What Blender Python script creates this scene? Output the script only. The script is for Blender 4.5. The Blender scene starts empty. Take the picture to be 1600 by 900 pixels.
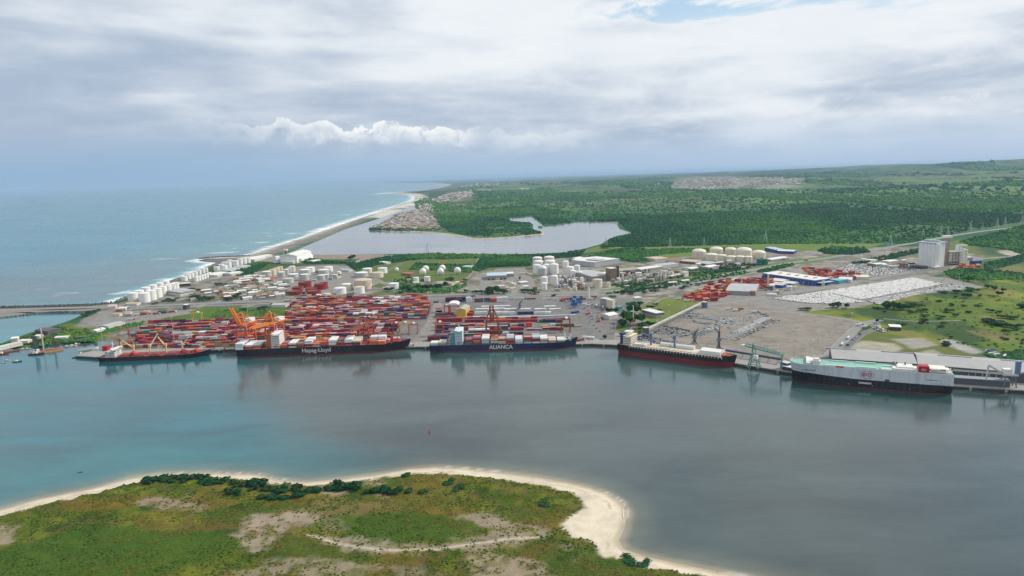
import bpy, math, random
import numpy as np
random.seed(7); RNG = np.random.default_rng(11)
SC = bpy.context.scene
COL = SC.collection
PI = math.pi
# ------------------------------------------------------------------ camera
F = 1067.0; H = 280.0
ROLL = math.atan(42.5/1600); PIT = math.atan(174.2/F)
cp, sp, cr, sr = math.cos(PIT), math.sin(PIT), math.cos(ROLL), math.sin(ROLL)
FW = (0, cp, -sp)
RV = (cr, -sr*sp, -sr*cp); UV = (sr, cr*sp, cr*cp)
from mathutils import Matrix, Vector
cam = bpy.data.cameras.new('camera'); camo = bpy.data.objects.new('camera', cam); COL.objects.link(camo)
cam.sensor_width = 36; cam.lens = 36*F/1600; cam.clip_start = 1; cam.clip_end = 400000
camo.matrix_world = Matrix(((RV[0], UV[0], -FW[0], 0), (RV[1], UV[1], -FW[1], 0), (RV[2], UV[2], -FW[2], H), (0, 0, 0, 1)))
SC.camera = camo
SC.view_settings.view_transform = 'Standard'; SC.view_settings.look = 'None'
SC.view_settings.exposure = 0.14; SC.view_settings.gamma = 1
SC.cycles.max_bounces = 5; SC.cycles.volume_bounces = 0; SC.cycles.diffuse_bounces = 2; SC.cycles.glossy_bounces = 2
# ------------------------------------------------------------------ sun
SUN_AZ = 20.0    # degrees from +X towards +Y
SUN_EL = 38.0
sd_ = Vector((math.cos(math.radians(SUN_AZ))*math.cos(math.radians(SUN_EL)), math.sin(math.radians(SUN_AZ))*math.cos(math.radians(SUN_EL)), math.sin(math.radians(SUN_EL))))
sl = bpy.data.lights.new('sun', 'SUN'); sl.energy = 3.3; sl.angle = math.radians(2.5); sl.color = (1.0, .93, .82)
so = bpy.data.objects.new('sun', sl); COL.objects.link(so); so.rotation_euler = sd_.to_track_quat('Z', 'Y').to_euler()
# ------------------------------------------------------------------ node helper
class NT:
    def __init__(s, tree): s.t = tree; tree.nodes.clear()
    def n(s, typ, ins=None, **kw):
        nd = s.t.nodes.new(typ)
        for k, v in kw.items(): setattr(nd, k, v)
        for k, v in (ins or {}).items():
            if isinstance(v, bpy.types.NodeSocket): s.t.links.new(v, nd.inputs[k])
            elif isinstance(v, bpy.types.Node): s.t.links.new(v.outputs[0], nd.inputs[k])
            else: nd.inputs[k].default_value = v
        return nd
    def m(s, op, a, b=0.0, c=0.0, clamp=False):
        return s.n('ShaderNodeMath', {0: a, 1: b, 2: c}, operation=op, use_clamp=clamp).outputs[0]
    def ss(s, v, lo, hi, a=0.0, b=1.0):
        return s.n('ShaderNodeMapRange', {'Value': v, 'From Min': lo, 'From Max': hi, 'To Min': a, 'To Max': b}, interpolation_type='SMOOTHSTEP').outputs[0]
    def mix(s, f, a, b, bt='MIX'):
        nd = s.n('ShaderNodeMix', data_type='RGBA', blend_type=bt)
        for i, v in ((0, f), (6, a), (7, b)):
            if isinstance(v, bpy.types.NodeSocket): s.t.links.new(v, nd.inputs[i])
            else: nd.inputs[i].default_value = v if i == 0 else (tuple(v)+(1,))[:4]
        return nd.outputs[2]
    def noise(s, vec, sc, det=4, rough=.5, dist=0.0):
        return s.n('ShaderNodeTexNoise', {'Vector': vec, 'Scale': sc, 'Detail': det, 'Roughness': rough, 'Distortion': dist})
# ------------------------------------------------------------------ world: sky texture behind layered cloud
W = bpy.data.worlds.new('World'); SC.world = W; W.use_nodes = True
w = NT(W.node_tree)
tc = w.n('ShaderNodeTexCoord').outputs['Generated']
sep = w.n('ShaderNodeSeparateXYZ', {0: tc}); X, Y, Z = sep.outputs
sky = w.n('ShaderNodeTexSky', sky_type='NISHITA', sun_disc=False, sun_elevation=math.radians(SUN_EL), sun_rotation=math.radians(90-SUN_AZ), altitude=200, air_density=1.0, dust_density=1.2)
blue = w.mix(1.0, w.mix(.6, sky.outputs[0], (4.6, 6.9, 8.8)), (1, 1, 1), 'MULTIPLY')
st = w.n('ShaderNodeVectorMath', {0: tc, 1: (1.5, 1.5, 7.0)}, operation='MULTIPLY').outputs[0]
st2 = w.n('ShaderNodeVectorMath', {0: tc, 1: (3.0, 3.0, 19.0)}, operation='MULTIPLY').outputs[0]
st3 = w.n('ShaderNodeVectorMath', {0: tc, 1: (1.0, 1.0, 3.0)}, operation='MULTIPLY').outputs[0]
n1 = w.noise(st, 1.5, 7, .5, .5).outputs[0]
n2 = w.noise(st2, 2.0, 8, .5, .2).outputs[0]
n3 = w.noise(st3, 6.5, 9, .6, .3).outputs[0]
side = w.ss(X, -.62, .5)
f = w.m('ADD', w.m('MULTIPLY', n1, .62), w.m('MULTIPLY', n2, .38))
f = w.m('ADD', f, w.m('MULTIPLY', w.m('SUBTRACT', side, .5), .16))
f = w.m('ADD', f, w.m('MULTIPLY', w.m('SUBTRACT', w.ss(Z, .05, .24), .5), .16))
f = w.ss(f, .33, .64)
cloud = w.mix(f, (3.75, 4.6, 5.85), (7.6, 8.0, 8.4))
cloud = w.mix(w.m('MULTIPLY', w.ss(n3, .42, .68), w.m('ADD', .12, w.m('MULTIPLY', side, .42))), cloud, (8.6, 8.8, 9.0))
hole = w.m('MULTIPLY', w.ss(w.noise(st, 2.6, 8, .6, .5).outputs[0], .465, .53), w.m('MULTIPLY', w.ss(Z, .165, .215), w.ss(X, .03, .2)))
cloud = w.mix(w.m('MULTIPLY', hole, .9), cloud, blue)
# low band of dull blue air above the horizon, heavier over the sea
hz = w.mix(side, (2.7, 4.2, 5.9), (4.4, 5.5, 7.0))
bandtop = w.m('ADD', .078, w.m('MULTIPLY', w.m('SUBTRACT', n1, .5), .12))
hb = w.m('SUBTRACT', 1.0, w.n('ShaderNodeMapRange', {'Value': Z, 'From Min': .012, 'From Max': bandtop}, interpolation_type='SMOOTHSTEP').outputs[0])
cloud = w.mix(w.m('MULTIPLY', hb, .93), cloud, hz)
# bank of cumulus over the coast
cx = w.noise(w.n('ShaderNodeCombineXYZ', {0: X}).outputs[0], 26, 3, .6).outputs[0]
lump = w.m('SUBTRACT', 1.0, w.m('ABSOLUTE', w.m('MULTIPLY', w.m('SUBTRACT', w.noise(tc, 58, 4, .5).outputs[0], .5), 3.0)))
win = w.m('MULTIPLY', w.ss(X, -.46, -.2), w.ss(X, -.02, -.085))
win2 = w.m('MULTIPLY', w.ss(X, -.05, .0), w.ss(X, .15, .09))
big = w.noise(w.n('ShaderNodeVectorMath', {0: tc, 1: (1, 1, 1.5)}, operation='MULTIPLY').outputs[0], 24, 3, .55).outputs[0]
top = w.m('ADD', w.m('MULTIPLY', w.m('SUBTRACT', big, .5), .05), w.m('MULTIPLY', w.m('SUBTRACT', lump, .7), .010))
d1 = w.m('SUBTRACT', w.m('ADD', top, w.m('ADD', .0765, w.m('MULTIPLY', w.m('ADD', X, .2), -.03))), Z)
puff = w.m('MULTIPLY', w.m('MULTIPLY', w.m('MULTIPLY', w.ss(d1, 0, .0035), w.ss(d1, .034, .0)), w.ss(w.noise(tc, 44, 5, .6).outputs[0], .30, .52)), win)
d2 = w.m('SUBTRACT', w.m('ADD', w.m('MULTIPLY', top, .8), .062), Z)
puff2 = w.m('MULTIPLY', w.m('MULTIPLY', w.m('MULTIPLY', w.ss(d2, -.002, .006), w.ss(d2, .03, .004)), win2), .5)
wn = w.n('ShaderNodeVectorMath', {0: tc, 1: (1, 1, 2.2)}, operation='MULTIPLY').outputs[0]
wisp = w.m('MULTIPLY', w.m('MULTIPLY', w.ss(w.noise(wn, 15, 6, .6, .8).outputs[0], .57, .70), w.m('MULTIPLY', w.ss(Z, .045, .06), w.ss(Z, .10, .08))), w.m('MULTIPLY', w.ss(X, .2, .3), .6))
cloud = w.mix(w.m('MULTIPLY', puff, .9), cloud, (9.0, 9.1, 9.0))
cloud = w.mix(puff2, cloud, (7.6, 8.0, 8.4))
cloud = w.mix(wisp, cloud, (8.0, 8.2, 8.4))
below = w.ss(Z, -.01, -.002)
bg = w.n('ShaderNodeBackground', {'Color': cloud, 'Strength': .1})
w.n('ShaderNodeOutputWorld', {'Surface': bg})

# ------------------------------------------------------------------ ground point of a direction from the survey photograph
def G(px, py, z=4.0):
    x = (px-800)/F; y = -(py-450)/F
    d = [FW[i]+x*RV[i]+y*UV[i] for i in range(3)]
    t = (z-H)/d[2]
    return (d[0]*t, d[1]*t)
def PR(x, y, z):
    v = (x, y, z-H); f = sum(v[i]*FW[i] for i in range(3))
    return 800+F*sum(v[i]*RV[i] for i in range(3))/f, 450-F*sum(v[i]*UV[i] for i in range(3))/f
def mpp(p): return math.hypot(p[0]*0, p[1])/F*1.02          # metres per survey pixel at a ground point
def poly(pts, z=4.0): return [G(a, b, z) for a, b in pts]

# ------------------------------------------------------------------ materials
MATS = {}
def mat(name, col, rough=.6, var=.12, scale=.35, metal=0.0, obj_var=0.0, isl_var=0.0, spec=.4, dirt=None, streak=None, bump=0.0):
    if name in MATS: return MATS[name]
    m = bpy.data.materials.new(name); m.use_nodes = True; t = NT(m.node_tree)
    tcn = t.n('ShaderNodeTexCoord').outputs['Object']
    nz = t.noise(tcn, scale, 5, .6).outputs[0]
    fac = t.m('ADD', 1-var, t.m('MULTIPLY', nz, 2*var))
    if obj_var:
        r = t.n('ShaderNodeObjectInfo').outputs['Random']
        fac = t.m('MULTIPLY', fac, t.m('ADD', 1-obj_var, t.m('MULTIPLY', r, 2*obj_var)))
    if isl_var:
        r = t.n('ShaderNodeNewGeometry').outputs['Random Per Island']
        fac = t.m('MULTIPLY', fac, t.m('ADD', 1-isl_var, t.m('MULTIPLY', r, 2*isl_var)))
    c = t.n('ShaderNodeVectorMath', {0: tuple(col[:3]), 3: fac}, operation='SCALE').outputs[0]
    if dirt:
        nd = t.noise(tcn, scale*3.1, 6, .65).outputs[0]
        c = t.mix(t.m('MULTIPLY', t.ss(nd, .5, .68), dirt[3]), c, dirt[:3])
    if streak:
        sv = t.n('ShaderNodeVectorMath', {0: tcn, 1: (streak[4], streak[4], streak[4]*.07)}, operation='MULTIPLY').outputs[0]
        c = t.mix(t.m('MULTIPLY', t.ss(t.noise(sv, 1.0, 5, .65).outputs[0], .50, .66), streak[3]), c, streak[:3])
    b = t.n('ShaderNodeBsdfPrincipled', {'Base Color': c, 'Roughness': rough, 'Metallic': metal})
    b.inputs['Specular IOR Level'].default_value = spec
    if bump:
        bn = t.n('ShaderNodeBump', {'Height': nz, 'Strength': bump, 'Distance': 1.0}); t.t.links.new(bn.outputs[0], b.inputs['Normal'])
    t.n('ShaderNodeOutputMaterial', {'Surface': b})
    MATS[name] = m; return m

# ------------------------------------------------------------------ mesh builder
class MB:
    def __init__(s): s.v = []; s.f = []; s.m = []
    def add(s, vs, fs, mi=0):
        o = len(s.v); s.v += [tuple(q) for q in vs]; s.f += [tuple(o+i for i in f) for f in fs]; s.m += [mi]*len(fs); return s
    def box(s, c, d, rz=0.0, mi=0, taper=1.0, top=None):
        """c = centre of the base, d = full sizes"""
        ca, sa = math.cos(rz), math.sin(rz); vs = []
        for k, (z, t) in enumerate(((0, 1), (d[2], taper))):
            for x, y in ((-1, -1), (1, -1), (1, 1), (-1, 1)):
                X = x*d[0]/2*t; Y = y*d[1]/2*t
                vs.append((c[0]+X*ca-Y*sa, c[1]+X*sa+Y*ca, c[2]+z))
        s.add(vs, [(0, 1, 5, 4), (1, 2, 6, 5), (2, 3, 7, 6), (3, 0, 4, 7), (3, 2, 1, 0)], mi)
        s.add(vs[4:], [(0, 1, 2, 3)], mi if top is None else top); return s
    def bar(s, p, q, w=.5, mi=0, h=None):
        p = Vector(p); q = Vector(q); d = (q-p)
        if d.length < 1e-6: return s
        d.normalize(); up = Vector((0, 0, 1)) if abs(d.z) < .95 else Vector((1, 0, 0))
        a = d.cross(up).normalized()*w/2; b = d.cross(a).normalized()*(h or w)/2
        vs = [p-a-b, p+a-b, p+a+b, p-a+b, q-a-b, q+a-b, q+a+b, q-a+b]
        return s.add(vs, [(3, 2, 1, 0), (4, 5, 6, 7), (0, 1, 5, 4), (1, 2, 6, 5), (2, 3, 7, 6), (3, 0, 4, 7)], mi)
    def cyl(s, c, r, h, n=16, mi=0, r2=None, cap=True, capmi=None):
        r2 = r if r2 is None else r2
        vs = [(c[0]+r*math.cos(2*PI*i/n), c[1]+r*math.sin(2*PI*i/n), c[2]) for i in range(n)]+[(c[0]+r2*math.cos(2*PI*i/n), c[1]+r2*math.sin(2*PI*i/n), c[2]+h) for i in range(n)]
        s.add(vs, [(i, (i+1) % n, n+(i+1) % n, n+i) for i in range(n)], mi)
        if cap: s.add(vs[n:], [tuple(range(n))], mi if capmi is None else capmi)
        return s
    def lathe(s, prof, n=20, c=(0, 0, 0), mi=0):
        vs = []
        for r, z in prof: vs += [(c[0]+r*math.cos(2*PI*i/n), c[1]+r*math.sin(2*PI*i/n), c[2]+z) for i in range(n)]
        fs = [(k*n+i, k*n+(i+1) % n, (k+1)*n+(i+1) % n, (k+1)*n+i) for k in range(len(prof)-1) for i in range(n)]
        return s.add(vs, fs, mi)
    def prism(s, pts, z0, z1, mi=0, top=None):
        n = len(pts); a = sum(pts[i][0]*pts[(i+1) % n][1]-pts[(i+1) % n][0]*pts[i][1] for i in range(n))
        if a < 0: pts = pts[::-1]
        vs = [(p[0], p[1], z0) for p in pts]+[(p[0], p[1], z1) for p in pts]
        s.add(vs, [(i, (i+1) % n, n+(i+1) % n, n+i) for i in range(n)], mi)
        s.add(vs[n:], [tuple(range(n))], mi if top is None else top); return s
    def gable(s, c, d, rise, rz=0, mi=0, over=.4):
        """ridge along local x"""
        ca, sa = math.cos(rz), math.sin(rz); L, Wd = d[0]/2+over, d[1]/2+over
        P = [(-L, -Wd, 0), (L, -Wd, 0), (L, Wd, 0), (-L, Wd, 0), (-L, 0, rise), (L, 0, rise)]
        vs = [(c[0]+x*ca-y*sa, c[1]+x*sa+y*ca, c[2]+z) for x, y, z in P]
        return s.add(vs, [(0, 1, 5, 4), (2, 3, 4, 5), (1, 2, 5), (3, 0, 4), (3, 2, 1, 0)], mi)
    def mesh(s, name, mats, smooth=False):
        me = bpy.data.meshes.new(name); me.from_pydata(s.v, [], s.f)
        for m in (mats if isinstance(mats, (list, tuple)) else [mats]): me.materials.append(m)
        me.polygons.foreach_set('material_index', s.m)
        if smooth: me.polygons.foreach_set('use_smooth', [True]*len(s.f))
        me.update(); return me
def put(name, me, parent=None, loc=(0, 0, 0), rz=0.0, sc=None):
    o = bpy.data.objects.new(name, me); COL.objects.link(o); o.location = loc; o.rotation_euler = (0, 0, rz)
    if sc is not None: o.scale = sc if isinstance(sc, tuple) else (sc, sc, sc)
    if parent: o.parent = parent
    return o
def tag(o, label=None, cat=None, group=None, kind=None):
    if label: o['label'] = label
    if cat: o['category'] = cat
    if group: o['group'] = group
    if kind: o['kind'] = kind
    elif cat: o['kind'] = 'thing'
    return o
def thing(name, label, cat, loc=(0, 0, 0), rz=0.0, group=None):
    if len(loc) == 2: loc = (loc[0], loc[1], 4.0)
    return tag(put(name, None, None, loc, rz), label, cat, group)
def part(name, mb, mats, parent, smooth=False, label=None):
    o = put(name, mb.mesh(name, mats, smooth), parent)
    if label: o['label'] = label
    return o
def struct(name, me): return tag(put(name, me), kind='structure')
def ordn(k):
    return {1: 'first', 2: 'second', 3: 'third', 4: 'fourth', 5: 'fifth', 6: 'sixth', 7: 'seventh', 8: 'eighth', 9: 'ninth', 10: 'tenth'}.get(k, '%d%s' % (k, 'th' if 10 < k % 100 < 14 else {1: 'st', 2: 'nd', 3: 'rd'}.get(k % 10, 'th')))
LAND = {}      # landmark name -> ground point
def near_labels(items):
    """items: (object, look). Label = look + rank of closeness to the nearest landmark."""
    g = {}
    for o, look in items:
        k = min(LAND, key=lambda n: (LAND[n][0]-o.location.x)**2+(LAND[n][1]-o.location.y)**2)
        g.setdefault((k, look), []).append((math.hypot(LAND[k][0]-o.location.x, LAND[k][1]-o.location.y), o))
    for (k, look), L in g.items():
        L.sort(key=lambda q: q[0])
        for i, (_, o) in enumerate(L): o['label'] = '%s, %s closest to %s' % (look, ordn(i+1), k) if len(L) > 1 else '%s near %s' % (look, k)

# ------------------------------------------------------------------ numpy helpers
def inside(P, poly_):
    x, y = P[:, 0], P[:, 1]; r = np.zeros(len(P), bool); n = len(poly_)
    for i in range(n):
        x1, y1 = poly_[i]; x2, y2 = poly_[(i+1) % n]
        if y1 == y2: continue
        c = ((y1 > y) != (y2 > y)) & (x < (x2-x1)*(y-y1)/(y2-y1)+x1); r ^= c
    return r
def sdist(P, poly_, closed=True):
    d = np.full(len(P), 1e18); n = len(poly_)
    for i in range(n if closed else n-1):
        a = np.array(poly_[i]); b = np.array(poly_[(i+1) % n]); ab = b-a
        t = np.clip(((P-a)@ab)/max(ab@ab, 1e-9), 0, 1)
        q = P-a-t[:, None]*ab; d = np.minimum(d, (q*q).sum(1))
    d = np.sqrt(d)
    return np.where(inside(P, poly_), d, -d) if closed else d
def vnoise(P, s, seed=0):
    """smooth value noise, 0..1"""
    p = P/s; i = np.floor(p).astype(np.int64); f = p-i; f = f*f*(3-2*f)
    def h(a, b):
        v = (a*374761393+b*668265263+seed*1442695041) & 0x7fffffff; v = ((v ^ (v >> 13))*1274126177) & 0x7fffffff
        return ((v ^ (v >> 16)) & 0xffff)/65535.0
    a = h(i[:, 0], i[:, 1]); b = h(i[:, 0]+1, i[:, 1]); c = h(i[:, 0], i[:, 1]+1); d = h(i[:, 0]+1, i[:, 1]+1)
    return (a*(1-f[:, 0])+b*f[:, 0])*(1-f[:, 1])+(c*(1-f[:, 0])+d*f[:, 0])*f[:, 1]
def fbm(P, s, o=4, seed=0):
    t = 0; a = .5; n = 0
    for k in range(o): t = t+a*vnoise(P, s/2**k, seed+k*7); n += a; a *= .5
    return t/n
def sstep(x, a, b):
    t = np.clip((x-a)/(b-a), 0, 1); return t*t*(3-2*t)
def npmesh(name, V, Fq, cols=None, attrs=None, smooth=True, matidx=None):
    me = bpy.data.meshes.new(name); n, k = Fq.shape
    me.vertices.add(len(V)); me.vertices.foreach_set('co', np.ascontiguousarray(V, np.float32).ravel())
    me.loops.add(n*k); me.loops.foreach_set('vertex_index', np.ascontiguousarray(Fq, np.int32).ravel())
    me.polygons.add(n); me.polygons.foreach_set('loop_start', np.arange(n, dtype=np.int32)*k); me.polygons.foreach_set('loop_total', np.full(n, k, np.int32))
    me.polygons.foreach_set('use_smooth', np.full(n, smooth))
    if matidx is not None: me.polygons.foreach_set('material_index', matidx.astype(np.int32))
    me.update(calc_edges=True)
    if cols is not None:
        a = me.attributes.new('tint', 'FLOAT_COLOR', 'POINT'); a.data.foreach_set('color', np.hstack([cols, np.ones((len(cols), 1))]).astype(np.float32).ravel())
    for nm, v in (attrs or {}).items():
        a = me.attributes.new(nm, 'FLOAT', 'POINT'); a.data.foreach_set('value', v.astype(np.float32))
    return me
def polar(r0, r1, ratio, az0, az1, daz):
    nr = int(math.log(r1/r0)/math.log(ratio))+1; na = int((az1-az0)/daz)+1
    r = r0*(r1/r0)**(np.arange(nr)/(nr-1)); a = np.radians(np.linspace(az0, az1, na))
    R, A = np.meshgrid(r, a, indexing='ij')
    P = np.stack([R*np.sin(A), R*np.cos(A)], -1).reshape(-1, 2)
    i, j = np.meshgrid(np.arange(nr-1), np.arange(na-1), indexing='ij'); b = (i*na+j).ravel()
    return P, np.stack([b, b+1, b+na+1, b+na], -1)
# ================================================================== SHORELINES (points read off the photograph, laid on the sea plane)
def Z0(pts): return [G(a, b, 0) for a, b in pts]
OUTER = Z0([(-300, 590), (-60, 556), (0, 549), (12, 545), (30, 545), (50, 541), (95, 537), (125, 535), (160, 533), (185, 536), (150, 552), (200, 553), (330, 547), (400, 543.5), (650, 540.5),
            (925, 536), (965, 540), (1150, 567), (1240, 579), (1360, 594), (1490, 603), (1600, 612), (1800, 640), (2600, 720), (4200, 700), (60000, 250)][:-1])
OUTER += [(150000, 60000), (150000, 140000), (0, 140000)] 
OUTER += Z0([(640, 283.3), (596, 283.6), (592, 284.6), (640, 285.6), (683, 286.3), (700, 288.5), (690, 292.3), (665, 297), (640, 299.5), (612, 301), (630, 302.2), (642, 304), (650, 308), (646, 313), (633, 319),
             (600, 329), (560, 342), (510, 359), (470, 373), (440, 382), (418, 390), (398, 396), (378, 401.5), (345, 403.5), (322, 404), (313, 406.5), (318, 409), (337, 410.5), (330, 414), (318, 421), (300, 428), (281, 435),
             (262, 441), (247, 446.5), (232, 452), (210, 460), (197, 465), (183, 470), (170, 474.5), (140, 477.5), (100, 479), (60, 480), (0, 482), (-200, 488)])
BAY = Z0([(-300, 506), (0, 496), (25, 494), (60, 489), (100, 487.5), (140, 488), (133, 490), (115, 498), (100, 504), (80, 510), (60, 516), (40, 522), (22, 529), (0, 537), (-60, 545), (-300, 572)])
LAGOON = Z0([(445, 397.5), (460, 392), (475, 385.5), (500, 375), (540, 358), (580, 345.5), (615, 333), (638, 324.5), (644, 321.5), (652, 322), (654, 326.5), (640, 330.5), (620, 333.5), (613, 338), (600, 346), (584, 353), (573, 359),
             (600, 361.5), (650, 362.5), (690, 365), (715, 368.5), (735, 373), (760, 373.5), (800, 371), (830, 368), (849, 367), (850, 362.5), (833, 360.5), (833, 350), (820, 346.5), (798, 345.5), (795, 341), (815, 341), (828, 337.5), (836, 342), (845, 350),
             (852, 355), (868, 351), (900, 347.5), (950, 346), (966, 346), (964, 351), (968, 358), (988, 364), (965, 368), (952, 373), (940, 381), (915, 388), (900, 391), (885, 394), (820, 397), (760, 397.5), (690, 396), (600, 397), (520, 398)])
BASIN2 = None
FARLAKE = Z0([(745, 281.6), (790, 282.6), (830, 282.4), (812, 280.8), (770, 280.8)])
ISLE = Z0([(840, 353), (847, 353), (848, 357), (841, 357.5)])
SPITP = Z0([(-400, 870), (-60, 812), (0, 797), (60, 780), (110, 770), (150, 762), (200, 748), (250, 741), (320, 739), (400, 742), (440, 751), (480, 753), (540, 748), (600, 740), (640, 732.5), (680, 730),
            (720, 732), (780, 738.5), (840, 746), (880, 753), (920, 762), (950, 772), (970, 785), (980, 800), (976, 825), (967, 845), (975, 858), (1010, 870), (1060, 881), (1110, 891), (1160, 901), (1300, 930), (1400, 1100), (1300, 1500), (-900, 1500), (-900, 1000)])
def landsd(P):
    s = sdist(P, OUTER)
    for q in (BAY, LAGOON, FARLAKE): s = np.minimum(s, -sdist(P, q))
    return np.maximum(s, sdist(P, ISLE))
CREST = [(9000, 0), (12000, 60)]
def hills(P):
    r = np.hypot(P[:, 0], P[:, 1]); az = P[:, 0]/np.maximum(P[:, 1], 1)
    amp = 20+sstep(az, -.15, .8)*300
    base = sstep(r, 8000, 24000)*amp
    return base*(.55+.6*fbm(P, 7000, 4, 3))+sstep(r, 7000, 12000)*(fbm(P*np.array([.7, 1]), 1500, 5, 9)-.38)*150*(0.5+sstep(az, -.2, .6))*sstep(az, -.12, .05)
# ------------------------------------------------------------------ colour zones, painted by ground position
def zone(P, C, pts, col, feather=12, amt=1.0, noise=0.0, ns=40, seed=1, z=4.0, off=0.0):
    q = poly(pts, z); xs = [a for a, b in q]; ys = [b for a, b in q]
    idx = np.nonzero((P[:, 0] > min(xs)-feather*2) & (P[:, 0] < max(xs)+feather*2) & (P[:, 1] > min(ys)-feather*2) & (P[:, 1] < max(ys)+feather*2))[0]
    if not len(idx): return
    S = P[idx]; d = sdist(S, q)
    if noise: d = d+(fbm(S, ns, 4, seed)-.5)*noise*2
    a = (sstep(d, -feather+off, feather+off)*amt)[:, None]
    C[idx] = C[idx]*(1-a)+np.array(col)*a
FOREST = (.018, .085, .034); FOREST2 = (.032, .115, .030); FIELD = (.095, .175, .034); GRASS = (.088, .135, .016); DUST = (.235, .215, .185); ASPH = (.15, .145, .138); SAND = (.50, .43, .33)
def build_land():
    P, Q = polar(680, 135000, 1.0062, -47, 47, .155)
    sd = landsd(P); r = np.hypot(P[:, 0], P[:, 1])
    keepv = sd > -np.maximum(25, r*.014)
    Q = Q[keepv[Q].any(1)]
    u = np.zeros(len(P), bool); u[Q.ravel()] = True; mp = np.cumsum(u)-1
    P = P[u]; sd = sd[u]; r = r[u]; Q = mp[Q]
    near = r < 1350
    slope = np.where(near, .6, .12)
    z = np.clip(sd*slope, -3, 4.0)+hills(P)*sstep(sd, 0, 600)
    n1 = fbm(P, 900, 5, 21); n2 = fbm(P, 220, 4, 5); n3 = fbm(P, 60, 3, 8)
    C = np.tile(np.array(FOREST), (len(P), 1))
    a = sstep(n2, .4, .65)[:, None]; C = C*(1-a)+np.array(FOREST2)*a
    # cleared pasture between the woods, more of it far away
    far = sstep(r, 4300, 8500); pz = P*np.array([1, .45])
    f = sstep(fbm(pz, 1500, 5, 77)+far*.06, .58, .66)*sstep(r, 4600, 6200); a = (f*.85)[:, None]; C = C*(1-a)+np.array(FIELD)*a
    f = sstep(fbm(pz, 2600, 5, 41), .52, .62)*sstep(r, 8500, 12000); a = (f*.75)[:, None]; C = C*(1-a)+np.array((.13, .20, .05))*a
    f = sstep(fbm(pz, 1300, 5, 441), .52, .60)*sstep(r, 5000, 8000); a = (f*.7)[:, None]; C = C*(1-a)+np.array((.016, .046, .030))*a
    f = sstep(fbm(pz, 420, 4, 443), .60, .70)*sstep(r, 4600, 6500); a = (f*.55)[:, None]; C = C*(1-a)+np.array((.14, .21, .04))*a
    f = sstep(fbm(pz, 800, 4, 177), .66, .72)*sstep(r, 5500, 9000); a = (f*.5)[:, None]; C = C*(1-a)+np.array((.26, .2, .12))*a
    Zn = lambda pts, col, **k: zone(P, C, pts, col, **k)
    # coast beyond the lagoon
    Zn([(655, 322), (700, 318), (760, 316), (860, 318), (1000, 316), (1100, 308), (1100, 298), (880, 296), (740, 300), (690, 304)], (.10, .135, .05), feather=220, noise=250, ns=500, amt=.75)
    Zn([(672, 314), (700, 304), (740, 299), (742, 306), (715, 314), (680, 320)], (.24, .22, .18), feather=60, noise=120, ns=160, amt=.75)
    Zn([(733, 303), (738, 308), (770, 307), (775, 300), (750, 300)], (.30, .24, .16), feather=60, noise=80, ns=200, amt=.6)
    Zn([(736, 297.5), (768, 297.5), (768, 299.5), (736, 299.5)], (.5, .42, .3), feather=30, amt=.9)
    Zn([(812, 296), (838, 296), (838, 298), (812, 298)], (.5, .42, .3), feather=30, amt=.9)
    Zn([(1040, 296), (1060, 285), (1110, 281), (1200, 282), (1262, 286), (1250, 293), (1180, 297), (1110, 300)], (.30, .27, .23), feather=220, noise=330, ns=600, amt=.7)
    Zn([(1040, 338), (1084, 336), (1084, 339), (1050, 340.5)], (.45, .38, .27), feather=18, amt=.9)
    Zn([(908, 317), (922, 316), (924, 318), (910, 319)], (.4, .42, .42), feather=14, amt=.9)
    Zn([(1050, 329), (1075, 327), (1070, 332), (1050, 333)], (.15, .17, .06), feather=30, amt=.7)
    # villages on the spit of land across the lagoon
    Zn([(575, 360), (585, 353), (604, 345), (620, 334), (655, 327), (672, 330), (682, 340), (688, 352), (690, 362), (650, 362)], (.20, .165, .14), feather=22, noise=30, ns=90)
    Zn([(655, 326), (650, 318), (668, 318), (680, 322), (676, 332), (660, 332)], (.3, .25, .19), feather=30, noise=30, ns=90, amt=.8)
    Zn([(690, 363), (720, 366), (760, 371), (850, 365), (850, 360), (760, 366), (700, 358)], (.07, .13, .03), feather=25, noise=25, ns=70)
    # industrial plain
    Zn([(183, 476), (262, 438), (340, 407), (440, 398), (520, 399), (600, 398), (700, 404), (860, 402), (1000, 410), (1090, 396), (1200, 394), (1300, 388), (1440, 385), (1540, 392), (1530, 415), (1430, 436), (1400, 452), (1350, 472), (1262, 484),
        (1330, 492), (1345, 535), (1300, 565), (1240, 582), (1160, 572), (960, 545), (640, 545), (330, 553), (150, 560), (180, 510), (140, 487)], DUST, feather=14, noise=10, ns=80)
    Zn([(180, 482), (320, 455), (480, 462), (650, 463), (940, 463), (950, 540), (640, 546), (330, 553), (150, 560), (180, 510)], ASPH, feather=10)
    Zn([(1340, 360), (1600, 330), (1600, 352), (1420, 372)], (.06, .11, .035), feather=60, noise=40, ns=200, amt=.6)
    # mottled, trodden ground of the plain
    ind = (P[:, 1] < 2400) & (P[:, 1] > 900); I = np.nonzero(ind)[0]; q_ = C[I]; bare_ = (q_[:, 0] > q_[:, 1]*1.02)[:, None]
    for s__, sd__, lo, hi, cc, am in ((45, 301, .54, .66, (.10, .115, .05), .75), (28, 302, .56, .64, (.12, .11, .10), .7), (20, 303, .60, .68, (.36, .33, .28), .7), (70, 304, .55, .7, (.17, .14, .11), .6)):
        a = (sstep(fbm(P[I], s__, 4, sd__), lo, hi)*am)[:, None]*bare_; q_ = q_*(1-a)+np.array(cc)*a
    C[I] = q_
    Zn([(-60, 483), (0, 481), (140, 478), (180, 474), (180, 487), (140, 489), (100, 488), (60, 490), (0, 497), (-60, 502)], (.22, .2, .18), feather=4)
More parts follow.
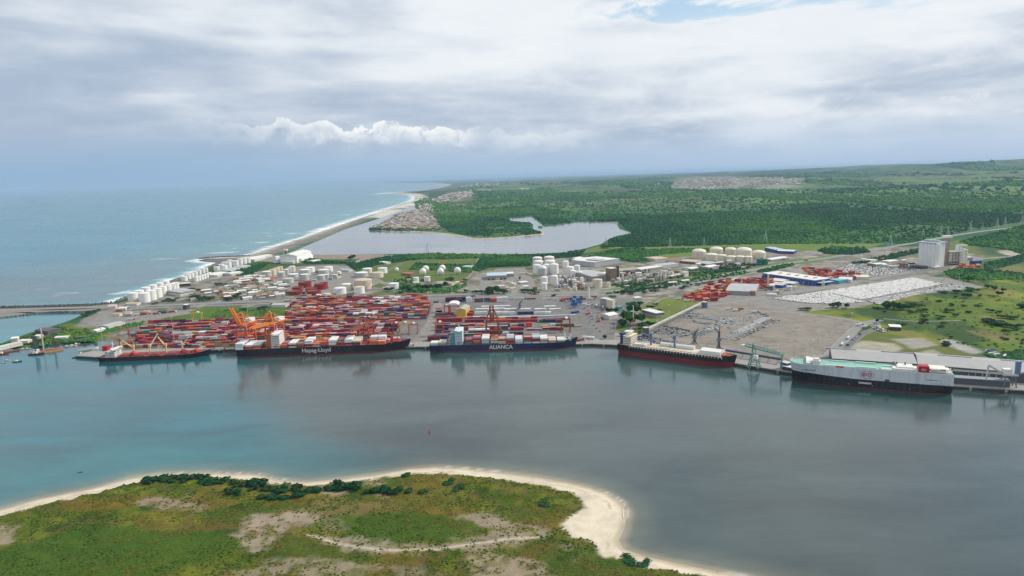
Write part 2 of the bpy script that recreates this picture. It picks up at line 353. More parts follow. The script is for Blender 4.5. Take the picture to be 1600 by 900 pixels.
    Zn([(312, 408), (340, 412), (420, 402), (450, 386), (440, 380), (400, 394), (370, 399), (320, 402)], (.15, .13, .12), feather=8)
    # greens inside the port
    for pts, c in (([(20, 531), (60, 517), (105, 504), (150, 512), (235, 497), (230, 505), (180, 516), (150, 531), (90, 535), (40, 541)], (.10, .15, .02)),
                   ([(235, 503), (320, 480), (440, 480), (458, 482), (458, 500), (330, 500), (250, 508)], (.07, .13, .018)),
                   ([(560, 432), (600, 404), (700, 399), (760, 404), (830, 404), (855, 410), (835, 420), (745, 424), (730, 440), (590, 440), (610, 450), (560, 448)], (.10, .135, .035)),
                   ([(570, 466), (590, 455), (730, 456), (730, 464), (650, 466)], (.10, .13, .04)),
                   ([(860, 402), (905, 392), (950, 380), (1000, 384), (1200, 380), (1390, 380), (1350, 388), (1200, 395), (1080, 400), (1000, 410), (930, 402), (900, 403)], (.115, .17, .035)),
                   ([(935, 459), (1000, 450), (1100, 438), (1200, 420), (1300, 405), (1360, 390), (1200, 412), (1100, 428), (1000, 444), (930, 455)], (.10, .16, .035)),
                   ([(1000, 480), (1030, 466), (1092, 468), (1100, 475), (1003, 517), (985, 515), (1010, 500)], (.13, .16, .03)),
                   ([(985, 513), (1010, 513), (1000, 520), (980, 520), (940, 512), (955, 500)], (.08, .14, .025)),
                   ([(320, 418), (355, 410), (400, 408), (470, 412), (480, 405), (560, 405), (560, 412), (480, 415), (405, 424), (360, 428), (310, 437)], (.05, .09, .025)),
                   ([(1250, 487), (1330, 478), (1380, 462), (1440, 455), (1500, 452), (1540, 448), (1470, 432), (1500, 424), (1700, 395), (2100, 400), (2100, 620), (1600, 592), (1540, 560), (1490, 545), (1380, 520), (1320, 500)], GRASS),
                   ([(1440, 385), (1500, 375), (1700, 352), (2000, 380), (1700, 420), (1540, 425), (1545, 400)], (.10, .14, .035)),
                   ([(1310, 553), (1330, 525), (1370, 513), (1450, 530), (1520, 550), (1530, 563), (1400, 562)], (.11, .125, .03))):
        Zn(pts, c, feather=6, noise=8, ns=40)
    Zn([(860, 402), (1000, 384), (985, 396), (1040, 400), (1010, 412), (930, 404)], (.03, .075, .03), feather=12, noise=20, ns=60)
    Zn([(1500, 372), (1700, 345), (2000, 350), (2000, 395), (1600, 402), (1540, 398)], (.035, .085, .03), feather=20, noise=20, ns=60)
    # mottling of the open scrub on the right
    m = (P[:, 0] > 330) & (P[:, 1] < 1950) & (P[:, 1] > 850)
    sc = np.zeros(len(P)); sc[m] = 1; gq = sstep(sdist(P[m], poly([(1250, 487), (1330, 478), (1380, 462), (1440, 455), (1540, 448), (1470, 432), (1500, 424), (1700, 395), (2300, 400), (2300, 660), (1600, 595), (1540, 560), (1490, 545), (1380, 520), (1320, 500)])), -2, 12)
    w1 = (gq*sstep(fbm(P[m]*np.array([1, .6]), 55, 5, 31), .5, .60)*.85)[:, None]; C[m] = C[m]*(1-w1)+np.array((.026, .062, .018))*w1
    w1 = (gq*sstep(fbm(P[m]*np.array([1, .5]), 90, 4, 91), .56, .68)*.7)[:, None]; C[m] = C[m]*(1-w1)+np.array((.20, .22, .022))*w1
    w1 = (gq*sstep(fbm(P[m]*np.array([1, .5]), 60, 4, 191), .62, .72)*.6)[:, None]; C[m] = C[m]*(1-w1)+np.array((.20, .15, .06))*w1
    # bare and grey ground
    for pts, c, am in (([(1325, 545), (1345, 532), (1400, 537), (1410, 545), (1390, 553), (1330, 552)], (.40, .36, .29), .8),
                       ([(1395, 530), (1440, 528), (1470, 540), (1425, 545)], (.34, .31, .28), .8),
                       ([(1480, 530), (1500, 535), (1540, 550), (1520, 553), (1480, 540), (1470, 532)], (.36, .35, .34), .9),
                       ([(1440, 551), (1460, 546), (1470, 553), (1450, 557)], (.38, .35, .28), .7),
                       ([(1520, 563), (1545, 556), (1575, 560), (1600, 570), (1530, 570)], (.17, .165, .16), .9),
                       ([(1556, 392), (1580, 390), (1600, 398), (1700, 402), (1700, 406), (1600, 403), (1570, 398)], (.45, .38, .32), .8),
                       ([(545, 404), (485, 404), (470, 410), (440, 404), (470, 396), (600, 397), (590, 404)], (.26, .2, .15), .9),
                       ([(115, 510), (140, 490), (200, 488), (300, 486), (300, 480), (250, 500), (190, 512), (160, 512)], (.23, .2, .19), .9),
                       ([(1165, 470), (1240, 466), (1350, 480), (1250, 487), (1210, 480)], (.33, .29, .25), .8)):
        Zn(pts, c, feather=5, noise=6, ns=25, amt=am)
    # sea beach and rock
    sea = Z0([(640, 283.3), (683, 286.3), (700, 288.5), (690, 292.3), (665, 297), (640, 299.5), (612, 301), (630, 302.2), (642, 304), (650, 308), (646, 313), (633, 319), (600, 329), (560, 342), (510, 359), (470, 373), (440, 382), (418, 390), (398, 396), (378, 401.5)])
    ds = -sdist(P, sea, False)*-1; ds = np.abs(ds)
    wv = (sstep(ds, 150, 70)*sstep(sd, -60, 0)*(r < 9000))[:, None]; C = C*(1-wv)+np.array((.20, .18, .16))*wv*(.7+.6*fbm(P, 35, 3, 71))[:, None]
    wv = (sstep(ds+(fbm(P, 60, 3, 72)-.5)*50, 62, 30)*(r < 9000))[:, None]; C = C*(1-wv)+np.array((.36, .32, .27))*wv
    wv = (sstep(ds, 260, 120)*(r >= 5200))[:, None]; C = C*(1-wv)+np.array((.55, .5, .4))*wv
    lag = LAGOON[15:36]; dl = np.abs(sdist(P, LAGOON[15:27], False)); wv = (sstep(dl, 26, 8)*(sd > -15))[:, None]; C = C*(1-wv)+np.array((.48, .40, .30))*wv
    mo = sstep(r, 4000, 6000); a = (sstep(fbm(pz, 260, 4, 900), .50, .60)*mo*.6)[:, None]; C = C*(1-a)+np.array((.018, .055, .03))*a
    a = (sstep(fbm(pz*np.array([1, .7]), 140, 4, 910), .60, .70)*mo*.5)[:, None]; C = C*(1-a)+np.array((.13, .19, .06))*a
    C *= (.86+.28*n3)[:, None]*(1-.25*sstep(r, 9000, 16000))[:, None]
    V = np.column_stack([P, z])
    me = npmesh('ground', V, Q, C)
    m = bpy.data.materials.new('ground'); m.use_nodes = True; t = NT(m.node_tree)
    geo = t.n('ShaderNodeNewGeometry').outputs['Position']
    at = t.n('ShaderNodeAttribute', attribute_name='tint').outputs['Color']
    k1 = t.noise(geo, .045, 6, .65).outputs[0]; k2 = t.noise(geo, .35, 4, .6).outputs[0]; k3 = t.noise(geo, .008, 5, .6).outputs[0]
    fac = t.m('ADD', t.m('MULTIPLY', k1, .9), t.m('ADD', t.m('MULTIPLY', k2, .35), t.m('MULTIPLY', k3, .5)))
    fac = t.m('ADD', .12, fac)
    c = t.n('ShaderNodeVectorMath', {0: at, 3: fac}, operation='SCALE').outputs[0]
    bump = t.n('ShaderNodeBump', {'Height': t.m('ADD', k1, t.m('MULTIPLY', k2, .3)), 'Strength': .5, 'Distance': 3.0})
    b = t.n('ShaderNodeBsdfPrincipled', {'Base Color': c, 'Roughness': .95, 'Normal': bump.outputs[0]}); b.inputs['Specular IOR Level'].default_value = .15
    t.n('ShaderNodeOutputMaterial', {'Surface': b}); me.materials.append(m)
    struct('ground', me)
build_land()
# ------------------------------------------------------------------ the sand spit in front
VEGP = [(-400, 890), (-60, 822), (0, 807), (60, 790), (100, 781), (150, 772), (190, 760), (215, 754), (230, 749), (320, 745.5), (400, 751), (470, 757.5), (545, 752), (600, 746), (640, 739.5), (700, 740), (780, 748), (830, 756), (870, 762), (900, 774), (917, 789), (908, 805),
        (882, 818), (874, 828), (890, 838), (925, 848), (948, 866), (965, 870), (985, 869), (1000, 880), (1060, 894), (1100, 903), (1180, 925), (1300, 1100), (1200, 1500), (-900, 1500), (-900, 1000)]
BARE = [([(375, 812), (410, 804), (480, 799), (500, 812), (455, 832), (440, 848), (400, 868), (372, 850)], .95), ([(210, 784), (240, 778), (288, 780), (302, 793), (260, 799), (218, 794)], .75), ([(296, 795), (320, 790), (318, 804), (300, 806)], .5),
        ([(500, 842), (540, 838), (600, 850), (700, 852), (760, 840), (840, 834), (852, 842), (780, 856), (700, 866), (600, 866), (530, 858)], .8), ([(715, 804), (758, 799), (790, 818), (788, 830), (755, 826)], .85), ([(790, 818), (845, 822), (852, 836), (800, 842), (740, 848), (700, 844), (760, 832)], .75),
        ([(735, 866), (830, 872), (868, 896), (900, 930), (720, 930), (740, 890)], .8), ([(370, 890), (470, 876), (545, 874), (600, 884), (560, 905), (440, 905), (360, 930), (345, 905)], .7), ([(-60, 822), (18, 820), (14, 850), (-40, 860)], .8), ([(600, 888), (650, 884), (690, 900), (640, 930)], .5),
        ([(545, 771), (640, 772), (650, 776), (550, 777)], .5), ([(600, 740), (560, 750), (470, 764), (480, 772), (520, 774), (590, 757)], .8), ([(870, 850), (905, 866), (900, 872), (880, 862)], .5), ([(480, 806), (530, 810), (560, 826), (520, 838), (500, 826)], .35)]
def build_spit():
    x = np.arange(-560, 420, 2.0); y = np.arange(150, 650, 2.0); Xg, Yg = np.meshgrid(x, y, indexing='xy')
    P = np.stack([Xg.ravel(), Yg.ravel()], -1); n = len(x); k = len(y)
    i, j = np.meshgrid(np.arange(k-1), np.arange(n-1), indexing='ij'); b = (i*n+j).ravel(); Q = np.stack([b, b+1, b+n+1, b+n], -1)
    sd = sdist(P, SPITP); keep = sd > -18; Q = Q[keep[Q].any(1)]; u = np.zeros(len(P), bool); u[Q.ravel()] = True; mp = np.cumsum(u)-1; P = P[u]; sd = sd[u]; Q = mp[Q]
    C = np.tile(np.array((.60, .52, .40)), (len(P), 1))
    wet = sstep(sd, 7, 1.0)[:, None]; C = C*(1-wet*.75)+np.array((.33, .255, .17))*wet*.75
    wr = (sstep(np.abs(sd-10-(fbm(P, 25, 3, 8)-.5)*10), 1.3, .3)*.45)[:, None]*sstep(fbm(P, 18, 3, 88), .45, .6)[:, None]; C = C*(1-wr)+np.array((.16, .13, .09))*wr
    veg = sstep(sdist(P, poly(VEGP, 1.5))+(fbm(P, 9, 4, 4)-.5)*14, -2, 4)
    n1 = fbm(P, 70, 4, 2); n2 = fbm(P, 16, 4, 12); n3 = fbm(P, 5, 3, 17)
    V = np.tile(np.array((.062, .098, .008)), (len(P), 1))
    for (t, a, bb, c) in ((n1, .45, .65, (.115, .135, .010)), (n2, .50, .64, (.026, .05, .007)), (fbm(P, 34, 4, 55), .52, .64, (.16, .115, .022)), (fbm(P, 11, 4, 155), .54, .64, (.15, .165, .02)), (fbm(P, 7, 3, 255), .58, .68, (.13, .09, .04))):
        w_ = (sstep(t, a, bb)*.75)[:, None]; V = V*(1-w_)+np.array(c)*w_
    def zn(pts, col, fe, am, no=10, ns=18, seed=3):
        q = poly(pts, 2.5); d = sdist(P, q)+(fbm(P, ns, 4, seed)-.5)*no*2; a = (sstep(d, -fe, fe)*am)[:, None]; V[:] = V*(1-a)+np.array(col)*a
    zn([(85, 832), (200, 826), (365, 832), (382, 855), (330, 880), (250, 900), (120, 930), (-60, 930), (-40, 866), (40, 850)], (.045, .100, .010), 5, .85)
    zn([(515, 806), (600, 798), (700, 803), (742, 820), (700, 848), (590, 852), (530, 838)], (.045, .095, .010), 4, .85)
    zn([(440, 850), (490, 838), (590, 866), (570, 900), (420, 900), (400, 880)], (.06, .085, .012), 4, .7)
    zn([(310, 806), (400, 792), (470, 792), (420, 806), (340, 822)], (.05, .09, .012), 4, .7)
    zn([(850, 838), (930, 850), (990, 880), (1000, 930), (850, 930), (780, 870)], (.05, .082, .012), 4, .7)
    zn([(95, 786), (200, 776), (330, 780), (340, 790), (230, 790), (140, 798), (90, 798)], (.17, .095, .02), 3, .75)
    zn([(200, 812), (380, 824), (490, 822), (360, 830), (240, 826)], (.14, .10, .03), 2, .7)
    zn([(440, 800), (520, 776), (600, 782), (640, 795), (520, 812), (450, 830)], (.17, .125, .055), 4, .75)
    zn([(560, 776), (700, 765), (740, 790), (650, 795), (590, 790)], (.10, .10, .02), 4, .6)
    zn([(820, 860), (860, 850), (840, 880), (790, 880)], (.14, .085, .02), 3, .6)
    zn([(330, 900), (400, 880), (370, 860), (300, 880)], (.09, .13, .012), 4, .6)
    zn([(-60, 812), (60, 795), (130, 790), (60, 830), (0, 850)], (.075, .105, .014), 5, .5)
    V *= np.array((.92, .92, .75))
    bare = np.zeros(len(P))
    for pts, am in BARE:
        d = sdist(P, poly(pts, 2.5))+(fbm(P, 13, 5, 9)-.5)*26; bare = np.maximum(bare, sstep(d, -4.5, 4.5)*am)
    bare *= .35+.65*sstep(n3*.5+fbm(P, 9, 5, 401)*.5, .38, .54)
    S = np.array((.29, .23, .17)); V = V*(1-bare[:, None])+S*bare[:, None]
    drift = sstep(fbm(P*np.array([1, 1]), 14, 5, 601), .50, .60)[:, None]*.35; C = C*(1-drift)+np.array((.42, .36, .28))*drift
    C = C*(1-veg[:, None])+V*veg[:, None]
    path = sdist(P, poly([(480, 838), (530, 850), (600, 860), (680, 862), (740, 850), (790, 842), (850, 838)], 2.5), False); a = (sstep(np.abs(path), 2.2, .8)*.8)[:, None]; C = C*(1-a)+np.array((.5, .42, .33))*a
    z = np.clip(sd*.09, -2, 1.1)+np.clip((sd-12)*.06, 0, 1.5)+veg*((fbm(P, 60, 3, 6)-.4)*4.5+(n2-.5)*1.4+(1-bare)*(n3*.9))
    z = np.where(sd < 6, np.clip(sd*.09, -2, .6), z)
    me = npmesh('sand_spit', np.column_stack([P, z]), Q, C, {'veg': veg*(1-bare*.8)})
    m = bpy.data.materials.new('spit'); m.use_nodes = True; t = NT(m.node_tree)
    geo = t.n('ShaderNodeNewGeometry').outputs['Position']; at = t.n('ShaderNodeAttribute', attribute_name='tint').outputs['Color']; vg = t.n('ShaderNodeAttribute', attribute_name='veg').outputs['Fac']
    k1 = t.noise(geo, .35, 6, .7).outputs[0]; k2 = t.noise(geo, 1.6, 3, .6).outputs[0]; k3 = t.noise(geo, .06, 5, .6).outputs[0]
    fac = t.m('ADD', t.m('MULTIPLY', t.m('SUBTRACT', k1, .5), 2.2), t.m('MULTIPLY', t.m('SUBTRACT', k2, .5), 1.0))
    fac = t.m('ADD', t.m('ADD', 1.0, t.m('MULTIPLY', t.m('SUBTRACT', k3, .5), .7)), t.m('MULTIPLY', fac, t.m('ADD', .12, t.m('MULTIPLY', vg, .65))))
    c = t.n('ShaderNodeVectorMath', {0: at, 3: t.m('MAXIMUM', fac, .15)}, operation='SCALE').outputs[0]
    bump = t.n('ShaderNodeBump', {'Height': k1, 'Strength': t.m('ADD', .15, t.m('MULTIPLY', vg, .85)), 'Distance': 1.2})
    b = t.n('ShaderNodeBsdfPrincipled', {'Base Color': c, 'Roughness': .95, 'Normal': bump.outputs[0]}); b.inputs['Specular IOR Level'].default_value = .15
    t.n('ShaderNodeOutputMaterial', {'Surface': b}); me.materials.append(m)
    struct('sand_spit', me)
    return P, z, veg*(1-bare)
SP, SZ, SV = build_spit()
SGRID = {(int(round(a)), int(round(b))): c for (a, b), c in zip(SP.tolist(), SZ.tolist())}
def spitz(x, y): return SGRID.get((int(round(x/2))*2, int(round(y/2))*2), 1.5)
# ------------------------------------------------------------------ low growth on the spit (stuff)
def scatter_mesh(name, pts, sizes, heights, mats, midx, kindn=0, seed=1):
    """one small uneven clump per point, merged into one mesh"""
    rg = np.random.default_rng(seed)
    if kindn == 0:       # squat uneven dome
        a = np.arange(6)*PI/3; tv = np.vstack([np.column_stack([np.cos(a), np.sin(a), 0*a]), np.column_stack([.72*np.cos(a+.5), .72*np.sin(a+.5), 0*a+.62]), [[0, 0, 1]]])
        tf = [(i, (i+1) % 6, 6+i) for i in range(6)]+[((i+1) % 6, 6+(i+1) % 6, 6+i) for i in range(6)]+[(6+i, 6+(i+1) % 6, 12) for i in range(6)]
    else:                # a fan of blades
        tv = []; tf = []
        for i in range(4):
            an = i*PI/2+.4; tv += [(math.cos(an)*.15, math.sin(an)*.15, 0), (math.cos(an+1.2)*.3, math.sin(an+1.2)*.3, 0), (math.cos(an+.6)*.9, math.sin(an+.6)*.9, 1)]; tf.append((3*i, 3*i+1, 3*i+2))
        tv = np.array(tv)
    tv = np.array(tv, float); tf = np.array(tf); n = len(pts); k = len(tv)
    V = np.repeat(tv[None], n, 0); V = V*(1+rg.uniform(-.28, .28, V.shape))
    an = rg.uniform(0, 2*PI, n); ca, sa = np.cos(an)[:, None], np.sin(an)[:, None]
    x = V[:, :, 0]*ca-V[:, :, 1]*sa; y = V[:, :, 0]*sa+V[:, :, 1]*ca
    V = np.stack([x*sizes[:, None]+pts[:, 0:1], y*sizes[:, None]+pts[:, 1:2], V[:, :, 2]*heights[:, None]+pts[:, 2:3]], -1).reshape(-1, 3)
    Fc = (tf[None]+(np.arange(n)*k)[:, None, None]).reshape(-1, 3)
    me = npmesh(name, V, Fc, smooth=False, matidx=np.repeat(midx, len(tf)))
    for m_ in mats: me.materials.append(m_)
    return me
def foli(name, col, var=.35): return mat(name, col, .85, .25, .4, isl_var=var, spec=.12)
FM = [foli('foliage_deep', (.013, .066, .025)), foli('foliage_mid', (.024, .102, .030)), foli('foliage_pale', (.052, .145, .028)), foli('foliage_olive', (.075, .085, .022))]
GM = [foli('grass_green', (.052, .092, .008)), foli('grass_olive', (.080, .092, .010)), foli('grass_rust', (.110, .074, .016)), foli('grass_dark', (.028, .054, .008))]
pr = SV*(fbm(SP, 12, 3, 71) > .43); pr = pr/pr.sum(); ii = RNG.choice(len(SP), 62000, p=pr); jit = RNG.uniform(-1, 1, (62000, 2))
gp = np.column_stack([SP[ii]+jit, SZ[ii]-.15]); gs = RNG.uniform(.3, 1.1, len(ii))**1.5+.15; gn = fbm(SP[ii], 40, 3, 33)
mi_ = np.where((gn > .62) & (RNG.random(len(ii)) < .5), 2, np.where(gn > .50, 1, np.where(RNG.random(len(ii)) < .3, 3, 0)))
tag(put('grass', scatter_mesh('grass', gp, gs, gs*RNG.uniform(.35, .8, len(ii)), GM, mi_, 0, 3)), 'low tussocky green and rust grass covering the sand spit', 'grass', kind='stuff')
# ------------------------------------------------------------------ water
def build_water():
    P, Q = polar(60, 240000, 1.0085, -62, 62, .3)
    r = np.hypot(P[:, 0], P[:, 1]); n = fbm(P, 300, 5, 2); n2 = fbm(P*np.array([.3, 1]), 60, 4, 6)
    C = np.tile(np.array((.052, .070, .067)), (len(P), 1))
    def zn(pts, col, fe, am=1, no=0, ns=120, seed=5):
        q = Z0(pts); d = sdist(P, q)+((fbm(P, ns, 5, seed)-.5)*2*no if no else 0); a = (sstep(d, -fe, fe)*am)[:, None]; C[:] = C*(1-a)+np.array(col)*a
    # teal tidal water pushing past the muddy river water
    zn([(-900, 600), (0, 540), (120, 540), (365, 552), (372, 585), (395, 625), (420, 655), (480, 680), (560, 700), (620, 722), (640, 760), (300, 900), (-900, 1100)], (.008, .100, .125), 60, 1, 60, 170)
    zn([(-900, 900), (0, 700), (300, 690), (560, 715), (640, 760), (300, 900), (-900, 1100)], (.02, .125, .13), 50, .6, 20)
    zn([(640, 1000), (640, 745), (720, 750), (840, 775), (960, 830), (960, 900), (1100, 960)], (.062, .068, .060), 30, .7)
    zn([(1600, 640), (1240, 640), (1000, 590), (700, 570), (640, 560), (650, 545), (960, 545), (1240, 590), (1700, 625)], (.032, .078, .074), 45, .75, 25)
    zn([(-600, 498), (0, 494), (60, 487), (145, 486), (130, 496), (0, 540), (-600, 575)], (.03, .165, .175), 8, 1)
    # open sea
    sea = [(-4000, 700), (-200, 490), (0, 482), (140, 478), (183, 471), (260, 441), (340, 408), (378, 401), (440, 382), (560, 342), (646, 313), (650, 305), (612, 301), (700, 288), (596, 284.2)]
    q = Z0(sea[1:])+[(-120000, 240000), (-300000, 100000), (-300000, 2000)]; q = Z0([(-600, 500)])+q
    d = sdist(P, q); a = sstep(d, -15, 15)[:, None]; C = C*(1-a)+np.array((.030, .165, .225))*a
    a = (sstep(d, 900, 100)*a[:, 0]*.55)[:, None]; C = C*(1-a)+np.array((.08, .23, .23))*a
    a = (sstep(fbm(P*np.array([.5, 1]), 600, 4, 8), .45, .65)*sstep(r, 3600, 2400)*(d > 60)*.75)[:, None]; C = C*(1-a)+np.array((.085, .13, .15))*a
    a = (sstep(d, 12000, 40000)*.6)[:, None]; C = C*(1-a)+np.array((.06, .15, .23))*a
    dl = sdist(P, Z0([(400, 400), (650, 318), (700, 330), (1000, 330), (1000, 380), (900, 400)])); a = sstep(dl, -5, 5)[:, None]; C = C*(1-a)+np.array((.185, .18, .175))*a
    bar = (sstep(sdist(P, Z0([(775, 383), (800, 381), (815, 384.5), (795, 386.5)]))+(fbm(P, 30, 3, 3)-.5)*20, -8, 8)*.7)[:, None]; C = C*(1-bar)+np.array((.26, .17, .13))*bar
    # sandy shallows at the spit
    ds = -sdist(P, SPITP); a = (sstep(ds, 34, 2)*.55)[:, None]; C = C*(1-a)+np.array((.17, .175, .125))*a
    a = (sstep(ds, 9, 0)*.75)[:, None]; C = C*(1-a)+np.array((.36, .30, .20))*a
    C *= (.84+.32*n)[:, None]*(.9+.2*n2)[:, None]*(.9+.2*fbm(P*np.array([.25, 1]), 25, 3, 61))[:, None]
    sh = -sdist(P, Z0([(596, 284.6), (640, 285.6), (683, 286.3), (700, 288.5), (690, 292.3), (665, 297), (640, 299.5), (585, 303.5), (612, 301), (630, 302.2), (642, 304), (650, 308), (646, 313), (633, 319), (600, 329), (560, 342), (510, 359), (470, 373), (440, 382), (418, 390), (398, 396), (378, 401.5), (345, 403.5), (313, 406.5),
                        (337, 411.5), (318, 421), (300, 428), (281, 435), (262, 441), (247, 446.5), (232, 452), (210, 460), (197, 465), (183, 470), (165, 475)]), False)*-1
    foam = sstep(np.abs(sh)+(fbm(P, 50, 4, 6)-.5)*70, np.where(r > 4000, 130, np.where(r > 2300, 62, 34)), 8)
    foam = np.maximum(foam, sstep(fbm(P*np.array([.35, 1]), 60, 5, 66), .68, .73)*sstep(np.abs(sh), 420, 150)*.55*(d > 0))
    tide = sstep(np.abs(ds-1.5)+(fbm(P, 8, 3, 3)-.5)*3, 2.0, .4)*.35*sstep(fbm(P, 60, 3, 93), .52, .6)
    foam = np.maximum(foam*(d > -10), tide)
    me = npmesh('water', np.column_stack([P, 0*r]), Q, C, {'foam': foam, 'open_sea': sstep(d, -10, 40)})
    m = bpy.data.materials.new('water'); m.use_nodes = True; t = NT(m.node_tree)
    geo = t.n('ShaderNodeNewGeometry').outputs['Position']; at = t.n('ShaderNodeAttribute', attribute_name='tint').outputs['Color']; fo = t.n('ShaderNodeAttribute', attribute_name='foam').outputs['Fac']; op = t.n('ShaderNodeAttribute', attribute_name='open_sea').outputs['Fac']
    v1 = t.n('ShaderNodeVectorMath', {0: geo, 1: (.6, 1.0, 1)}, operation='MULTIPLY').outputs[0]
    h1 = t.noise(v1, .5, 4, .65).outputs[0]; h2 = t.noise(v1, .045, 6, .6, .4).outputs[0]
    cc = t.n('ShaderNodeVectorMath', {0: at, 3: t.m('ADD', .8, t.m('MULTIPLY', h2, .4))}, operation='SCALE').outputs[0]
    ff = t.m('MULTIPLY', fo, t.m('ADD', .55, t.m('MULTIPLY', t.ss(h2, .35, .6), .6)), clamp=True)
    ff = t.m('MINIMUM', ff, 1.0)
    cc = t.mix(ff, cc, (.75, .76, .75))
    hh = t.m('ADD', t.m('MULTIPLY', h1, .16), t.m('MULTIPLY', h2, t.m('ADD', .5, t.m('MULTIPLY', op, 3.5))))
    bump = t.n('ShaderNodeBump', {'Height': hh, 'Strength': .42, 'Distance': 1.0})
    h3 = t.noise(t.n('ShaderNodeVectorMath', {0: geo, 1: (.35, 1.0, 1)}, operation='MULTIPLY').outputs[0], .012, 6, .6, .5).outputs[0]
    rough = t.m('ADD', t.m('ADD', t.m('ADD', .06, t.m('MULTIPLY', t.ss(h3, .35, .65), .13)), t.m('MULTIPLY', op, .15)), t.m('MULTIPLY', ff, .5))
    cc = t.n('ShaderNodeVectorMath', {0: cc, 3: t.m('ADD', .78, t.m('MULTIPLY', t.ss(h3, .3, .7), .44))}, operation='SCALE').outputs[0]
    b = t.n('ShaderNodeBsdfPrincipled', {'Base Color': cc, 'Roughness': rough, 'IOR': 1.5, 'Normal': bump.outputs[0]})
    t.n('ShaderNodeOutputMaterial', {'Surface': b}); me.materials.append(m)
    struct('water', me)
build_water()
# ------------------------------------------------------------------ haze
def build_haze():
    mb = MB(); mb.box((0, 60000, -6), (420000, 330000, 480)); me = mb.mesh('haze', [])
    m = bpy.data.materials.new('haze'); m.use_nodes = True; t = NT(m.node_tree)
    v = t.n('ShaderNodeVolumePrincipled', {'Color': (.52, .74, 1.0, 1), 'Density': HAZE, 'Anisotropy': 0.0})
    o = t.n('ShaderNodeOutputMaterial'); t.t.links.new(v.outputs[0], o.inputs['Volume'])
    me.materials.append(m); tag(put('haze', me), kind='stuff')
HAZE = 2.05e-5
build_haze()
# ================================================================== QUAY, PAVED SHEETS, ROADS
CONC = mat('concrete', (.30, .285, .26), .9, .2, .06, dirt=(.12, .11, .10, .5))
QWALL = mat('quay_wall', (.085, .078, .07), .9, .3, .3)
ASPHM = mat('asphalt', (.165, .158, .15), .92, .3, .03, dirt=(.085, .08, .075, .75))
ASPH2 = mat('asphalt_pale', (.225, .21, .19), .92, .35, .04, dirt=(.12, .11, .10, .8))
ROADM = mat('road_asphalt', (.225, .215, .205), .92, .15, .1)
DIRTM = mat('yard_dirt', (.225, .195, .16), .95, .5, .03, dirt=(.12, .11, .10, .9))
WHITEL = mat('line_paint', (.62, .62, .58), .8, .1)
FEND = mat('fender_yellow', (.42, .38, .26), .8, .2)
def sheet(name, pts, m, z, px=True):
    q = poly(pts) if px else pts
    a = sum(q[i][0]*q[(i+1) % len(q)][1]-q[(i+1) % len(q)][0]*q[i][1] for i in range(len(q)))
    if a < 0: q = q[::-1]
    mb = MB(); mb.add([(x, y, z) for x, y in q], [tuple(range(len(q)))]); return struct(name, mb.mesh(name, m))
def offset_line(q, w_):
    out = []
    for i, p in enumerate(q):
        a = Vector(q[max(i-1, 0)]); b = Vector(q[min(i+1, len(q)-1)]); d = (b-a).normalized(); n = Vector((-d.y, d.x))
        out.append((p[0]+n.x*w_, p[1]+n.y*w_))
    return out
def smooth_line(q, n=4):
    out = []
    for i in range(len(q)-1):
        p0, p1, p2, p3 = (Vector(q[max(0, min(len(q)-1, i+k))]) for k in (-1, 0, 1, 2))
        for k in range(n):
            t = k/n; out.append(tuple(.5*((2*p1)+(-p0+p2)*t+(2*p0-5*p1+4*p2-p3)*t*t+(-p0+3*p1-3*p2+p3)*t**3)))
    return out+[tuple(q[-1])]
def road(name, pts, w_, z=4.12, m=None, line=True, verge=True):
    q = smooth_line(poly(pts)); L = offset_line(q, w_/2); R = offset_line(q, -w_/2); mb = MB()
    for i in range(len(q)-1): mb.add([(*R[i], z), (*R[i+1], z), (*L[i+1], z), (*L[i], z)], [(0, 1, 2, 3)])
    o = struct(name, mb.mesh(name, m or ROADM))
    if line:
        mb = MB()
        for s in ((-w_/2+.5), (w_/2-.5)):
            A = offset_line(q, s-.15); B = offset_line(q, s+.15)
            for i in range(len(q)-1): mb.add([(*A[i], z+.03), (*A[i+1], z+.03), (*B[i+1], z+.03), (*B[i], z+.03)], [(0, 1, 2, 3)])
        struct('road_markings', mb.mesh('road_markings', WHITEL))
    return q
